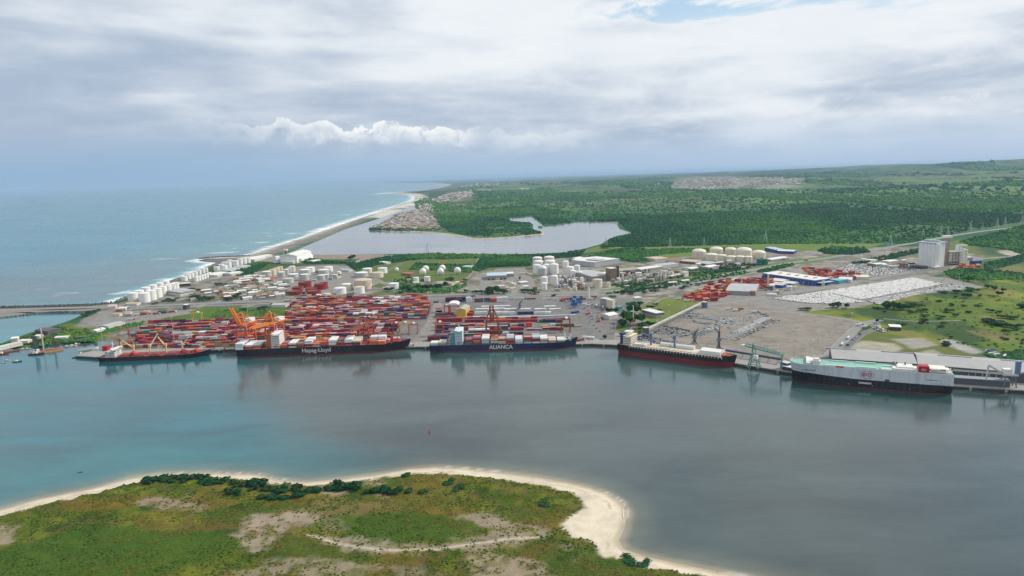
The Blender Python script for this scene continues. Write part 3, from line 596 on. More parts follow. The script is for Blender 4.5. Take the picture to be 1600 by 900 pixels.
# quay: a deck on a dark wall with fender blocks
QL = Z0([(118, 559.5), (150, 561.5), (235, 556.5), (330, 550.5), (370, 548.6), (500, 547.3), (650, 545.5), (800, 543.5), (925, 540.6), (962, 542.5), (1040, 555), (1150, 572), (1238, 586.5), (1300, 595), (1400, 602), (1489, 607.5), (1600, 615), (1760, 632)])
def build_quay():
    back = offset_line(QL, 34); mb = MB(); ztop = 4.25
    for i in range(len(QL)-1):
        a, b, c, d = QL[i], QL[i+1], back[i+1], back[i]
        mb.add([(*a, ztop), (*b, ztop), (*c, ztop), (*d, ztop)], [(0, 1, 2, 3)], 0)
        mb.add([(*a, 2.9), (*b, 2.9), (*b, ztop), (*a, ztop)], [(0, 1, 2, 3)], 0)
        aa, bb = offset_line([a, b], 1.6)
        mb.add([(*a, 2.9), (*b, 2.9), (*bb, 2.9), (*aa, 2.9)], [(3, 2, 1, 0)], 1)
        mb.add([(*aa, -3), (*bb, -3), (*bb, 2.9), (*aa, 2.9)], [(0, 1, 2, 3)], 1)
    struct('quay', mb.mesh('quay', [CONC, QWALL]))
    # mooring fender blocks
    items = []; me = MB().box((0, -.55, .3), (2.6, 1.1, 3.3)).box((0, -.8, 1.2), (1.6, .6, 1.5)).mesh('fender', FEND)
    for i in range(len(QL)-1):
        a = Vector(QL[i]); b = Vector(QL[i+1]); n = int((b-a).length/32)
        for k in range(n):
            p = a.lerp(b, (k+.5)/n); X_, Y_ = PR(p.x, p.y, 2)
            if 1150 < X_ < 1236 or 640 < X_ < 668 or 900 < X_ < 960 or 322 < X_ < 366 or X_ > 1492:
                items.append(put('quay_fender', me, None, (p.x, p.y, 0), math.atan2(b.y-a.y, b.x-a.x)))
    items.sort(key=lambda o: o.location.x)
    for k, o in enumerate(items): tag(o, 'pale fender block on the dark quay wall, %s from the west' % ordn(k+1), 'fender', 'fenders along the quay wall')
build_quay()
sheet('container_yard_paving', [(150, 553), (210, 515), (262, 500), (440, 498), (458, 478), (475, 464), (560, 462), (700, 463), (800, 464), (935, 462), (1000, 468), (985, 488), (962, 512), (958, 534), (925, 534), (640, 539), (330, 545)], ASPHM, 4.10)
sheet('central_lane_paving', [(641, 539.5), (672, 538), (681, 510), (693, 474), (680, 470), (668, 500), (655, 520)], ASPH2, 4.14)
sheet('car_yard_paving', [(1012, 528), (1105, 472), (1180, 474), (1240, 492), (1330, 498), (1345, 510), (1290, 548), (1238, 575), (1150, 561), (1040, 545)], DIRTM, 4.10)
sheet('compound_paving', [(1150, 470), (1200, 465), (1260, 460), (1430, 430), (1480, 434), (1540, 449), (1440, 460), (1350, 478), (1262, 484), (1240, 493), (1180, 486), (1100, 478)], ASPH2, 4.085)
sheet('grey_car_park_paving', [(1275, 430), (1330, 408), (1440, 420), (1440, 427), (1400, 436), (1330, 440)], ASPHM, 4.10)
sheet('truck_park_paving', [(1072, 470), (1100, 452), (1180, 432), (1210, 424), (1330, 440), (1290, 452), (1120, 476)], ASPH2, 4.11)
sheet('depot_paving', [(745, 462), (752, 435), (775, 420), (820, 418), (835, 440), (838, 458), (800, 462)], ASPH2, 4.11)
sheet('tank_farm_paving', [(405, 440), (425, 425), (520, 414), (560, 420), (600, 440), (560, 455), (520, 462), (440, 460)], ASPH2, 4.08)
sheet('bare_lot_paving', [(135, 505), (165, 487), (290, 484), (300, 490), (232, 500), (190, 511), (150, 511)], ASPH2, 4.08)
road('highway', [(0, 484), (100, 481.5), (170, 479.5), (260, 476.5), (360, 472.5), (480, 468), (640, 462.5), (760, 459), (860, 457.5), (940, 455.5), (1000, 451)], 22)
road('highway', [(1000, 451), (1060, 442), (1120, 431), (1180, 421), (1240, 410), (1300, 402), (1360, 391), (1430, 379), (1490, 368), (1560, 358), (1640, 352), (1800, 350)], 24)
road('service_road', [(0, 488), (100, 485.5), (180, 483), (300, 479), (440, 473.5), (600, 468.5), (760, 464), (900, 461.5), (990, 458), (1060, 447), (1140, 433), (1250, 413)], 11, 4.16)
road('compound_road', [(1092, 478), (1160, 470), (1250, 455), (1340, 440), (1430, 423), (1480, 413), (1540, 404), (1600, 400)], 16, 4.18)
road('compound_road', [(1100, 480), (1180, 485), (1260, 490), (1330, 500), (1350, 507)], 10, 4.19)
road('quay_road', [(1265, 583), (1290, 560), (1310, 540), (1330, 520), (1350, 506), (1375, 500)], 15, 4.2)
road('quay_road', [(1303, 557), (1320, 545), (1345, 523), (1370, 512), (1362, 500)], 13, 4.17, mat('dark_asphalt', (.13, .13, .135), .9, .1))
road('coast_road', [(178, 480), (232, 464), (262, 452), (285, 444), (330, 430), (360, 419), (394, 407), (420, 403)], 9, 4.2)
road('access_road', [(703, 462), (718, 445), (735, 430), (744, 415), (748, 404)], 10, 4.16, DIRTM, False)
road('access_road', [(935, 458), (922, 443), (908, 425), (905, 415)], 9, 4.22, ASPH2, False)
road('access_road', [(985, 520), (1000, 495), (1020, 477), (1040, 465), (1090, 462)], 8, 4.18, ASPH2, False)
road('track', [(905, 402), (955, 392), (1000, 388), (1100, 386), (1300, 379), (1400, 380)], 5, 4.2, DIRTM, False)
road('track', [(560, 440), (600, 425), (640, 408), (700, 404)], 5, 4.2, DIRTM, False)
road('pipe_track', [(1380, 498), (1430, 502), (1500, 501)], 4, 4.2, CONC, False)
# left causeway deck with a bridge, and the rock groynes
ROCK = mat('rock', (.12, .11, .105), .95, .4, .15)
def rubble(name, pts, w_, h_, label, z0=-1, m=None, seed=1):
    q = smooth_line(Z0(pts), 5); rg = random.Random(seed); mb = MB()
    for i in range(len(q)-1):
        a = Vector(q[i]); b = Vector(q[i+1]); n = max(1, int((b-a).length/5))
        for k in range(n):
            p = a.lerp(b, k/n); d = (b-a).normalized()
            for s in (-.42, -.2, 0, .2, .42):
                s_ = s+rg.uniform(-.06, .06); hh = h_*(1-abs(s_)*1.5)*rg.uniform(.75, 1.15)
                mb.box((p.x-d.y*s_*w_+rg.uniform(-1, 1), p.y+d.x*s_*w_+rg.uniform(-1, 1), z0), (rg.uniform(4, 7), rg.uniform(3.5, 6), hh-z0), rg.uniform(0, 3), 0, rg.uniform(.5, .8))
    return tag(put(name, mb.mesh(name, m or ROCK)), label, 'breakwater')
rubble('rock_groyne', [(313, 404.5), (325, 402.6), (345, 401.6), (372, 400.8), (395, 399)], 20, 4.5, 'dark rock groyne on the sea side, long upper arm beyond the white tanks')
rubble('rock_groyne', [(314, 408), (322, 407.2), (340, 407), (352, 409.5)], 20, 4.5, 'dark rock groyne on the sea side, short lower arm nearest the white tanks', seed=2)
rubble('rock_seawall', [(-60, 482.5), (60, 479.6), (140, 477), (178, 473)], 9, 5.2, 'dark rock seawall along the sea side of the causeway road', seed=3)
rubble('rock_embankment', [(-60, 502), (0, 497.3), (60, 490.4), (100, 488.6), (136, 489)], 8, 3.5, 'dark rock embankment between the causeway and the small teal bay', seed=4)
rubble('reef_wall', [(418, 397), (450, 385), (480, 376), (520, 363.5), (560, 350), (600, 337)], 12, 3, 'brown rock wall on the lagoon side of the long sand bar', m=mat('rock_brown', (.16, .13, .115), .95, .35, .1), seed=5)
rubble('rock_seawall', [(183, 471), (198, 465.5), (232, 453), (262, 442), (300, 429.5), (320, 421.5), (335, 414)], 7, 5, 'grey rock seawall between the surf and the white coastal tanks', m=mat('rock_grey', (.2, .19, .18), .95, .3, .1), seed=6)

# ================================================================== CONTAINERS
CCOL = {'dark red': (.30, .024, .026), 'maroon': (.18, .018, .035), 'orange red': (.52, .07, .022), 'orange': (.68, .15, .018), 'navy blue': (.018, .032, .10), 'blue': (.03, .07, .20), 'slate grey': (.12, .15, .20), 'pale grey': (.46, .48, .49),
        'white': (.66, .67, .65), 'tan': (.38, .27, .16), 'yellow': (.50, .30, .04), 'brown': (.16, .065, .03), 'teal green': (.03, .17, .11), 'magenta red': (.42, .015, .09), 'cream': (.55, .50, .40)}
CN = list(CCOL)
CM = [mat('paint_'+k.replace(' ', '_'), v, .65, .12, .5, obj_var=.16, isl_var=0.0, dirt=(.10, .07, .05, .18)) for k, v in CCOL.items()]
CMS = [mat('stack_'+k.replace(' ', '_'), v, .65, .12, .5, isl_var=.2, dirt=(.10, .07, .05, .18)) for k, v in CCOL.items()]
CL, CW, CH = 12.19, 2.44, 2.6
def container_mesh(mi, L=CL):
    mb = MB(); e = .06
    mb.box((0, 0, .12), (L-.16, CW-.14, CH-.22), mi=0)
    for sx in (-1, 1):
        for sy in (-1, 1): mb.box((sx*(L/2-.09), sy*(CW/2-.09), 0), (.18, .18, CH))
    for sy in (-1, 1):
        mb.box((0, sy*(CW/2-.06), 0), (L-.36, .12, .16)); mb.box((0, sy*(CW/2-.05), CH-.12), (L-.36, .10, .12))
        n = int(L/1.1)
        for k in range(n): mb.box((-L/2+.7+k*(L-1.4)/(n-1), sy*(CW/2-.055), .16), (.5, .03, CH-.28))
    for sx in (-1, 1):
        mb.box((sx*(L/2-.05), 0, CH-.12), (.1, CW-.36, .12)); mb.box((sx*(L/2-.05), 0, 0), (.1, CW-.36, .16))
    return mb.mesh('container', CM[mi])
CME = {}
ALLC = []        # x, y, z, rz, colour, descr, area score
def addc(x, y, z, rz, c, where, score): ALLC.append((x, y, z, rz, c, where, score))
def pick(r, wts):
    t = r.random()*sum(w_ for _, w_ in wts)
    for c, w_ in wts:
        t -= w_
        if t <= 0: return CN.index(c)
    return CN.index(wts[-1][0])
MIXW = [('dark red', 22), ('maroon', 14), ('orange red', 18), ('orange', 7), ('navy blue', 13), ('blue', 4), ('slate grey', 5), ('pale grey', 6), ('white', 5), ('tan', 5), ('yellow', 3.5), ('brown', 4), ('teal green', 1), ('cream', 2)]

# ================================================================== SHIPS
BLK = mat('hull_black', (.016, .017, .022), .45, .2, .08, dirt=(.05, .035, .03, .35), streak=(.10, .06, .045, .5, .45)); NAVY = mat('hull_navy', (.012, .028, .080), .45, .15, .08, dirt=(.04, .05, .08, .4), streak=(.06, .07, .10, .5, .45))
BOOT = mat('hull_red', (.22, .022, .022), .5, .2, .1, dirt=(.10, .03, .02, .4), streak=(.09, .03, .025, .6, .4)); DECKR = mat('deck_red', (.30, .06, .05), .7, .2, .2, dirt=(.18, .07, .05, .5)); DECKG = mat('deck_grey', (.2, .19, .18), .8, .2, .2)
SHW = mat('ship_white', (.74, .72, .66), .5, .08, .2, dirt=(.45, .33, .22, .15), streak=(.5, .40, .30, .35, .6)); GLS = mat('window_glass', (.02, .03, .04), .15, .05, spec=.6); GREYH = mat('hull_grey', (.62, .64, .66), .45, .05, .05, dirt=(.42, .44, .45, .4), streak=(.36, .36, .35, .5, .3))
CRY = mat('crane_cream', (.66, .52, .24), .5, .1); REDP = mat('paint_red', (.42, .02, .02), .5, .1); GRN = mat('deck_green', (.20, .41, .32), .7, .12, .1, dirt=(.3, .5, .42, .4)); BLUP = mat('paint_blue', (.03, .10, .28), .5, .1)
SGREY = mat('steel_grey', (.16, .18, .21), .5, .15); SBLUE = mat('crane_slate_blue', (.10, .17, .25), .5, .1); HATW = mat('hatch_cream', (.58, .52, .42), .7, .12, .2, dirt=(.42, .17, .07, .35)); ORR = mat('rust_orange', (.48, .13, .04), .7, .25)
def hb(s, B, wl):
    """half breadth at station s (0 stern .. 1 bow)"""
    bow0 = .80 if not wl else .70; p = 2.0 if not wl else 1.7
    st0 = .07 if not wl else .16
    v = 1.0
    if s > bow0: v = max(0.0, 1-((s-bow0)/(1-bow0))**p)
    if s < st0: v *= (.80+.20*(s/st0)) if not wl else (.35+.65*math.sin(s/st0*PI/2))
    return v*B/2
def hull_part(root, L, B, D, bands, rake=6, sheer=3, mats=None, blunt=0.0, deck=None, bulw=1.0):
    """bands: z-levels where colours change; mats per band"""
    zs = sorted(set([-3, 0]+[b for b in bands if b < D])); zs = [z for z in zs if z < D]+[D]
    S = [0, .02, .05, .1, .16, .25, .4, .55, .66, .70, .74, .78, .82, .86, .9, .93, .96, .98, 1.0]; mb = MB(); rows = []
    for s in S:
        row = []; zt = D+sheer*max(0, (s-.86)/.14)**1.0*(1 if s > .86 else 0)
        for k, z in enumerate(zs):
            zz = z if k < len(zs)-1 else zt
            t = max(0, min(1, (zz+3)/(D+3)))**.8; b = hb(s, B, True)*(1-t)+hb(s, B, False)*t
            if blunt: b = max(b, blunt*B/2*t if s > .9 else b*1.0)
            x = (s-.5)*L+rake*t*max(0, (s-.82)/.18)
            row.append((x, b, zz))
        rows.append(row)
    n = len(zs); vs = []
    for row in rows: vs += [(x, -b, z) for x, b, z in row]+[(x, b, z) for x, b, z in row]
    o = len(mb.v); mb.v += vs
    def mi(k):
        zc = (zs[k]+zs[k+1])/2; j = 0
        for q, bb in enumerate(bands):
            if zc > bb: j = q+1
        return min(j, len(mats)-1)
    for i in range(len(S)-1):
        for k in range(n-1):
            a = i*2*n+k; b = (i+1)*2*n+k
            mb.f.append((a, b, b+1, a+1)); mb.m.append(mi(k)); mb.f.append((b+n, a+n, a+n+1, b+n+1)); mb.m.append(mi(k))
    for k in range(n-1): mb.f.append((n+k, k, k+1, n+k+1)); mb.m.append(mi(k)); e = (len(S)-1)*2*n; mb.f.append((e+k, e+n+k, e+n+k+1, e+k+1)); mb.m.append(mi(k))
    part('hull', mb, mats, root)
    md = MB(); prev = None
    for i, row in enumerate(rows):
        x, b, z = row[-1]; z = z-bulw; b = max(b-.25, .05)
        md.v += [(x-.2, -b, z), (x-.2, b, z)]
        if i: q = len(md.v)-4; md.f.append((q, q+2, q+3, q+1)); md.m.append(0)
    part('deck', md, deck or DECKG, root)
    # rail along the deck edge
    mr = MB()
    for sg in (-1, 1):
        for i in range(len(rows)-1):
            p, q = rows[i][-1], rows[i+1][-1]; mr.bar((p[0], sg*p[1], p[2]+.95), (q[0], sg*q[1], q[2]+.95), .12)
            m_ = max(1, int(abs(q[0]-p[0])/6))
            for k in range(m_): t = k/m_; x = p[0]+(q[0]-p[0])*t; y = p[1]+(q[1]-p[1])*t; z = p[2]+(q[2]-p[2])*t; mr.bar((x, sg*y, z), (x, sg*y, z+.95), .1)
    part('railing', mr, SHW, root)
def ship_root(name, label, a, b, B, bow_right=True, group=None, side_out=0.0):
    """a, b: near-side waterline ends in the photograph, left and right"""
    A = Vector(G(*a, 0)); Bv = Vector(G(*b, 0)); d = (Bv-A).normalized(); n = Vector((-d.y, d.x)); c = (A+Bv)/2+n*(B/2); L = (Bv-A).length
    h = math.atan2(d.y, d.x)+(0 if bow_right else PI)
    r = thing(name, label, 'ship', (c.x, c.y, 0), h, 'ships moored along the quay'); return r, L, (-1 if bow_right else 1), h
def superstructure(root, x, y, z, lx, ly, storeys, m=SHW, wing=True, sh=2.7, step=.0, name='superstructure'):
    o = MB(); zz = z
    for k in range(storeys):
        o.box((x, y, zz), (lx-step*k, ly-step*k*1.2, sh-.12)); o.box((x, y, zz+sh-.12), (lx-step*k+1.0, ly-step*k*1.2+1.0, .12)); zz += sh
    if wing: o.box((x+lx*.1, y, zz-sh*.4), (lx*.55, ly*1.28, .5))
    p = part(name, o, m, root)
    for k in range(storeys):
        lxx, lyy = lx-step*k, ly-step*k*1.2; part('window_band', MB().box((x, y, z+k*sh+1.15), (lxx+.1, lyy+.1, .62 if k < storeys-1 else 1.0)), GLS, p)
    return p, zz
def mast(root, x, y, z, h, m=SHW, name='mast'):
    mb = MB(); mb.bar((x, y, z), (x, y, z+h), .8); mb.bar((x, y-3, z+h*.7), (x, y+3, z+h*.7), .35); mb.bar((x-1.5, y, z+h*.85), (x+1.5, y, z+h*.85), .35); mb.box((x+.8, y, z+h*.5), (1.2, 3.2, .4)); part(name, mb, m, root)
def text_part(root, s, x, y, z, size, m, side, name='lettering', slope=0.0, bold=.0):
    cu = bpy.data.curves.new(name, 'FONT'); cu.body = s; cu.size = size; cu.extrude = .05; cu.align_x = 'CENTER'; cu.offset = bold; cu.materials.append(m)
    tmp = bpy.data.objects.new('text', cu); me = bpy.data.meshes.new_from_object(tmp); bpy.data.objects.remove(tmp)
    if not me.materials: me.materials.append(m)
    o = put(name, me, root, (x, y, z)); o.rotation_euler = (PI/2, 0, 0 if side < 0 else PI); return o
def lifeboat(root, x, y, z, m=None):
    mb = MB()
    for i in range(5): pass
    mb.lathe([(0.01, -3.6), (.8, -3.0), (1.25, -1.2), (1.3, 1.2), (.8, 3.0), (0.01, 3.6)], 8)
    mb.v = [(x+c, y+a, z+b) for a, b, c in mb.v]; part('lifeboat', mb, m or ORR, root, True)

# --- container ship, black hull
SHIPS = {}
r, L, sd, h = ship_root('container_ship', 'long black container ship with white lettering, orange and white stacks and a white bridge tower', (368, 559.5), (634, 549), 32); SHIPS['h'] = (r, L, sd, h)
hull_part(r, L, 32, 13.5, [1.6], 8, 4, [BOOT, BLK], deck=DECKR)
X_ = lambda px: (px-368)/(634-368)*L-L/2
superstructure(r, X_(431), 0, 12.5, 14, 30, 9, step=.15); mast(r, X_(431), 0, 36.8, 9)
mb = MB(); mb.box((X_(419), 0, 12.5), (9, 12, 23)); mb.box((X_(419), 0, 35.5), (6.5, 7, 3)); fn = part('funnel', mb, mat('funnel_orange', (.45, .13, .05), .5, .2), r); part('funnel_cap', MB().box((X_(419), 0, 38.6), (5.5, 6, .7)), BLK, fn)
text_part(r, 'Hapag-Lloyd', X_(494), -16.12, 5.0, 9.3, SHW, -1, bold=.12)
mast(r, X_(620), 0, 14, 16, REDP, 'foremast')
mb = MB()
for sx in (-5, -1, 3):
    for sy in (-6, 0, 6): mb.box((X_(618)+sx, sy, 15), (2.2, 3.0, 2.2))
for sy in (-7, 7): mb.box((X_(611), sy, 15), (3, 3, 6))
mb.box((X_(616), 0, 14.6), (22, 18, .4)); part('mooring_winch', mb, REDP, r)
mb = MB()
for k in range(19): mb.box((X_(380+k*12.9)-1, 0, 12.5), (.8, 30, 2.2))
part('lashing_bridge', mb, REDP, r)
lifeboat(r, X_(431), -15.6, 17); lifeboat(r, X_(431), 15.6, 17)
def bay(ship, X0, px, cols, nrow, where, zd, tiers_in=None, B=32):
    """cols: colours of the near-side column from deck up; inboard columns follow around the same height"""
    r, L, sdv, h = ship; ca, sa = math.cos(h), math.sin(h); rg = random.Random(int(px*7)+3); top = cols[-1]
    for j in range(nrow):
        y = sdv*(B/2-1.6-j*2.52); nt = len(cols) if j < 2 or rg.random() < .7 else max(1, len(cols)+rg.choice([-1, 0, 0]))
        if tiers_in: nt = tiers_in if j > 0 else len(cols)
        for k in range(nt):
            c = cols[k] if j == 0 and k < len(cols) else (top if (k >= len(cols)-1 and top in ('white', 'cream', 'pale grey')) else CN[pick(rg, MIXW)])
            lx, ly, lz = X0(px), y, zd+k*(CH+.02)
            ex = 3.0 if j == 0 else (1.2 if k == nt-1 else 0)
            if k < nt-1 and j > 0: ex = .6
            wx = '%s container, %s tier, %s row inboard, %s of %s' % ('%s', ordn(k+1), ordn(j+1), where[1], where[0])
            addc(r.location.x+lx*ca-ly*sa, r.location.y+lx*sa+ly*ca, lz, h, CN.index(c), wx, ex*1.35)
hb_ = [(375, ['white', 'white', 'white', 'white']), (389.5, ['orange red', 'orange red', 'white']), (402.5, ['orange', 'orange red', 'pale grey']), (443.5, ['dark red', 'orange']), (457, ['cream', 'dark red', 'white']), (469.5, ['maroon', 'orange red', 'tan']),
       (482, ['orange red', 'maroon', 'white', 'white']), (494.5, ['pale grey', 'orange']), (507, ['navy blue', 'orange', 'orange red']), (519.5, ['orange red', 'white', 'pale grey', 'white']), (532, ['magenta red', 'dark red', 'tan']), (544.5, ['orange red', 'maroon', 'white', 'white']), (557, ['maroon', 'maroon', 'cream']),
       (583, ['orange', 'orange red']), (596, ['orange', 'orange'])]
for i, (px, c) in enumerate(hb_): bay(SHIPS['h'], X_, px, c, 12, ('the black ship', '%s bay from stern' % ordn(i+1)), 13.3)
for i, px in ((14, 583), (15, 596)):
    ca, sa = math.cos(h), math.sin(h)
    for j in range(5, 11):
        for k in (2, 3):
            lx = X_(px); ly = -(16-1.6-j*2.52); addc(r.location.x+lx*ca-ly*sa, r.location.y+lx*sa+ly*ca, 13.3+k*2.62, h, CN.index('white'), '%s container, '+'%s tier, %s row inboard, %s bay from stern of the black ship' % (ordn(k+1), ordn(j+1), ordn(i)), 1.4 if k == 3 else .5)
# --- container ship, navy hull
r, L, sd, h = ship_root('container_ship', 'navy blue container ship with white lettering and a pale bridge tower, mid quay', (671, 551), (897, 545.5), 32); SHIPS['a'] = (r, L, sd, h)
hull_part(r, L, 32, 11.5, [1.5], 8, 5, [BOOT, NAVY], deck=DECKG)
X2 = lambda px: (px-671)/(897-671)*L-L/2
superstructure(r, X2(717.5), 0, 10.5, 12, 29, 9, m=mat('ship_pale', (.60, .70, .72), .5, .08)); mast(r, X2(717), 0, 35, 8)
mb = MB(); mb.box((X2(707), 0, 10.5), (7, 11, 19)); part('funnel', mb, mat('funnel_teal', (.10, .35, .40), .5), r)
text_part(r, 'ALIANÇA', X2(783), -16.12, 3.6, 9.0, SHW, -1, bold=.2)
mast(r, X2(884), 0, 14, 12, SHW, 'foremast'); mast(r, X2(893), 0, 15, 8, SHW, 'foremast')
mb = MB()
for k in range(16): mb.box((X2(680+k*12.9)-1, 0, 10.5), (.8, 30, 1.8))
part('lashing_bridge', mb, SGREY, r)
mb = MB()
for sx in (-4, 2):
    for sy in (-5, 5): mb.box((X2(889)+sx, sy, 13), (2.2, 3, 2.2))
mb.box((X2(888), 0, 12.8), (12, 15, .3)); part('mooring_winch', mb, SHW, r)
lifeboat(r, X2(717), -15, 15)
ha = [(679, ['pale grey', 'white'], 6), (691.5, ['tan', 'cream'], 9), (733, ['brown', 'slate grey', 'maroon'], 12), (745.5, ['dark red', 'orange red', 'tan', 'dark red'], 11), (759, ['slate grey', 'pale grey', 'pale grey', 'white'], 12), (773, ['brown', 'white', 'tan'], 11), (785, ['tan', 'cream', 'brown'], 11), (798, ['dark red', 'dark red', 'orange red', 'pale grey'], 11),
      (811.5, ['pale grey', 'white', 'white'], 10), (825, ['pale grey', 'slate grey', 'dark red', 'orange red'], 11), (838, ['white', 'dark red', 'maroon', 'pale grey'], 11), (850.5, ['cream', 'tan', 'white'], 11), (863.5, ['tan', 'cream'], 10), (877, ['brown', 'white'], 8)]
for i, (px, c, nr) in enumerate(ha): bay(SHIPS['a'], X2, px, c, nr, ('the navy ship', '%s bay from stern' % ordn(i+1)), 11.2)
# --- small geared bulk carrier, left
r, L, sd, h = ship_root('bulk_carrier', 'small bulk carrier with red deck, cream deck cranes and white bridge with a red funnel', (152, 566.5), (320, 559), 27)
hull_part(r, L, 27, 7.0, [.8], 6, 4, [BOOT, BLK], deck=DECKR)
X3 = lambda px: (px-152)/(320-152)*L-L/2
superstructure(r, X3(172), 0, 6.5, 15, 24, 4, step=.2); superstructure(r, X3(178), 0, 17.3, 8, 25, 1, name='bridge'); mast(r, X3(172), 0, 20, 11)
mb = MB(); mb.box((X3(163), -3, 17), (9, 9, 8), taper=.85); part('funnel', mb, REDP, r)
for i, px in enumerate((193, 216, 240, 265, 287)):
    hx = X3(px)-1; hm = MB(); hm.box((hx, 0, 6.2), (17, 19, 2.2)); hm.box((hx, 0, 8.4), (16.4, 18.6, .5)); hc = part('hatch_cover', hm, DECKR, r)
    part('hatch_rib', MB().box((hx, 0, 8.9), (.5, 18.4, .3)).box((hx-5, 0, 8.9), (.5, 18.4, .3)).box((hx+5, 0, 8.9), (.5, 18.4, .3)), REDP, hc)
def deck_crane(root, x, y, z, hh, jl, ang, el, m, jm=None, w_=2.6, name='deck_crane'):
    a = MB(); a.cyl((x, y, z), w_/2, hh*.75, 10); a.box((x, y, z+hh*.75), (w_*1.35, w_*1.2, hh*.25)); o = part(name, a, m, root)
    dx, dy, dz = math.cos(ang)*math.cos(el), math.sin(ang)*math.cos(el), math.sin(el); j = MB(); nx, ny = -math.sin(ang)*.9, math.cos(ang)*.9
    p0 = Vector((x, y, z+hh*.74)); p1 = p0+Vector((dx, dy, dz))*jl
    for s in (-1, 1): j.bar(p0+Vector((nx*s, ny*s, 0)), p1+Vector((nx*s*.4, ny*s*.4, 0)), .75)
    for k in range(1, 7): q = p0.lerp(p1, k/7); f_ = 1-.6*k/7; j.bar(q+Vector((nx, ny, 0))*f_, q-Vector((nx, ny, 0))*f_, .35)
    part('jib', j, jm or m, o); part('hoist_cable', MB().bar((x, y, z+hh), p1, .22), SGREY, o)
for px, ang, el, jl in ((204, 2.75, .45, 24), (229.5, 1.2, .75, 26), (255, 2.5, .6, 24), (281, .6, .85, 30)): deck_crane(r, X3(px), 0, 6.5, 17, jl, ang, el, CRY)
for px in (206, 284, 305):
    mb = MB(); mb.lathe([(0.1, -4.6), (3.2, -4.6), (4.4, -2), (4.4, 2), (3.2, 4.6), (.1, 4.6)], 10); mb.v = [(X3(px)+a, -6+c, 10.5+b) for a, b, c in mb.v]; part('grab_bucket', mb, mat('grab_red', (.5, .03, .02), .5, .1), r)
mast(r, X3(311), 0, 10, 13, CRY, 'foremast')
# --- bulk carrier alongside the car yard
r, L, sd, h = ship_root('bulk_carrier', 'bulk carrier riding high with black and red hull, cream bridge and timber hatches', (963, 553), (1139, 576.5), 29)
hull_part(r, L, 29, 15.5, [6.8], 7, 2.5, [BOOT, BLK], deck=mat('deck_brown', (.3, .17, .10), .8, .25, .2), bulw=1.2)
X4 = lambda px: (px-963)/(1139-963)*L-L/2
superstructure(r, X4(980), 0, 14, 13, 24, 6, m=mat('ship_cream', (.74, .66, .50), .5, .08)); mast(r, X4(981), 0, 31, 8)
mb = MB()
for q in range(4): mb.bar((X4(978)+(q % 2)*6-3, (q//2)*8-4, 30), (X4(978)+(q % 2)*6-3, (q//2)*8-4, 35), .9)
mb.box((X4(978), 0, 35), (12, 12, .8)); part('radar_deck', mb, SHW, r)
mb = MB(); mb.box((X4(967.5), 3, 14), (8, 9, 17)); part('funnel', mb, BLUP, r)
for i, px in enumerate((1001, 1021, 1041, 1060, 1080, 1108)):
    hx = X4(px); hm = MB(); big = px in (1108,); zz = 16.5
    hm.box((hx, 0, 14.3), (19 if not big else 34, 22, 2.4)); hc = part('hatch_cover', hm, HATW, r)
    part('hatch_rib', MB().box((hx, 0, 16.7), (.6, 21.5, .35)).box((hx-6, 0, 16.7), (.6, 21.5, .35)).box((hx+6, 0, 16.7), (.6, 21.5, .35)), ORR if i % 2 else HATW, hc)
WH2 = mat('cargo_white', (.74, .72, .68), .6, .06, .2, dirt=(.5, .42, .35, .2))
for nm, px, yy, lx, ly, hh, z0 in (('cover', 1000, -5, 20, 9, 2.6, 17.1), ('cover', 1036, 7, 16, 6, 5.5, 17.1), ('cover', 1063, 7, 36, 6, 5.5, 17.1), ('cover', 1110, -1, 30, 19, 6.5, 16.8)):
    mb = MB(); mb.box((X4(px), yy, z0), (lx, ly, hh*.7)); mb.gable((X4(px), yy, z0+hh*.7), (lx, ly), hh*.3, 0, 0, 0); part('cargo_'+nm, mb, WH2, r)
mb = MB()
for k in range(31):
    x = X4(985)+k*(X4(1128)-X4(985))/30; mb.box((x, -14.6, 12.9), (1.5, .3, 2.4)); mb.box((x, 14.6, 12.9), (1.5, .3, 2.4))
mb.box((X4(1056), 0, 15.4), (X4(1128)-X4(985), 29.6, .15)); part('bulwark', mb, HATW, r)
for px, ang, el in ((1013, 2.6, .05), (1051, 2.9, .42)): deck_crane(r, X4(px), 4, 15, 20, 25, ang, el, SBLUE, w_=3)
mast(r, X4(1128), 0, 16, 10, SHW, 'foremast')
mb = MB()
for sx in (-5, 0, 4):
    for sy in (-5, 5): mb.box((X4(1131)+sx, sy, 16), (2.2, 3, 2))
mb.box((X4(1131), 0, 15.9), (13, 14, .3)); part('mooring_winch', mb, ORR, r)
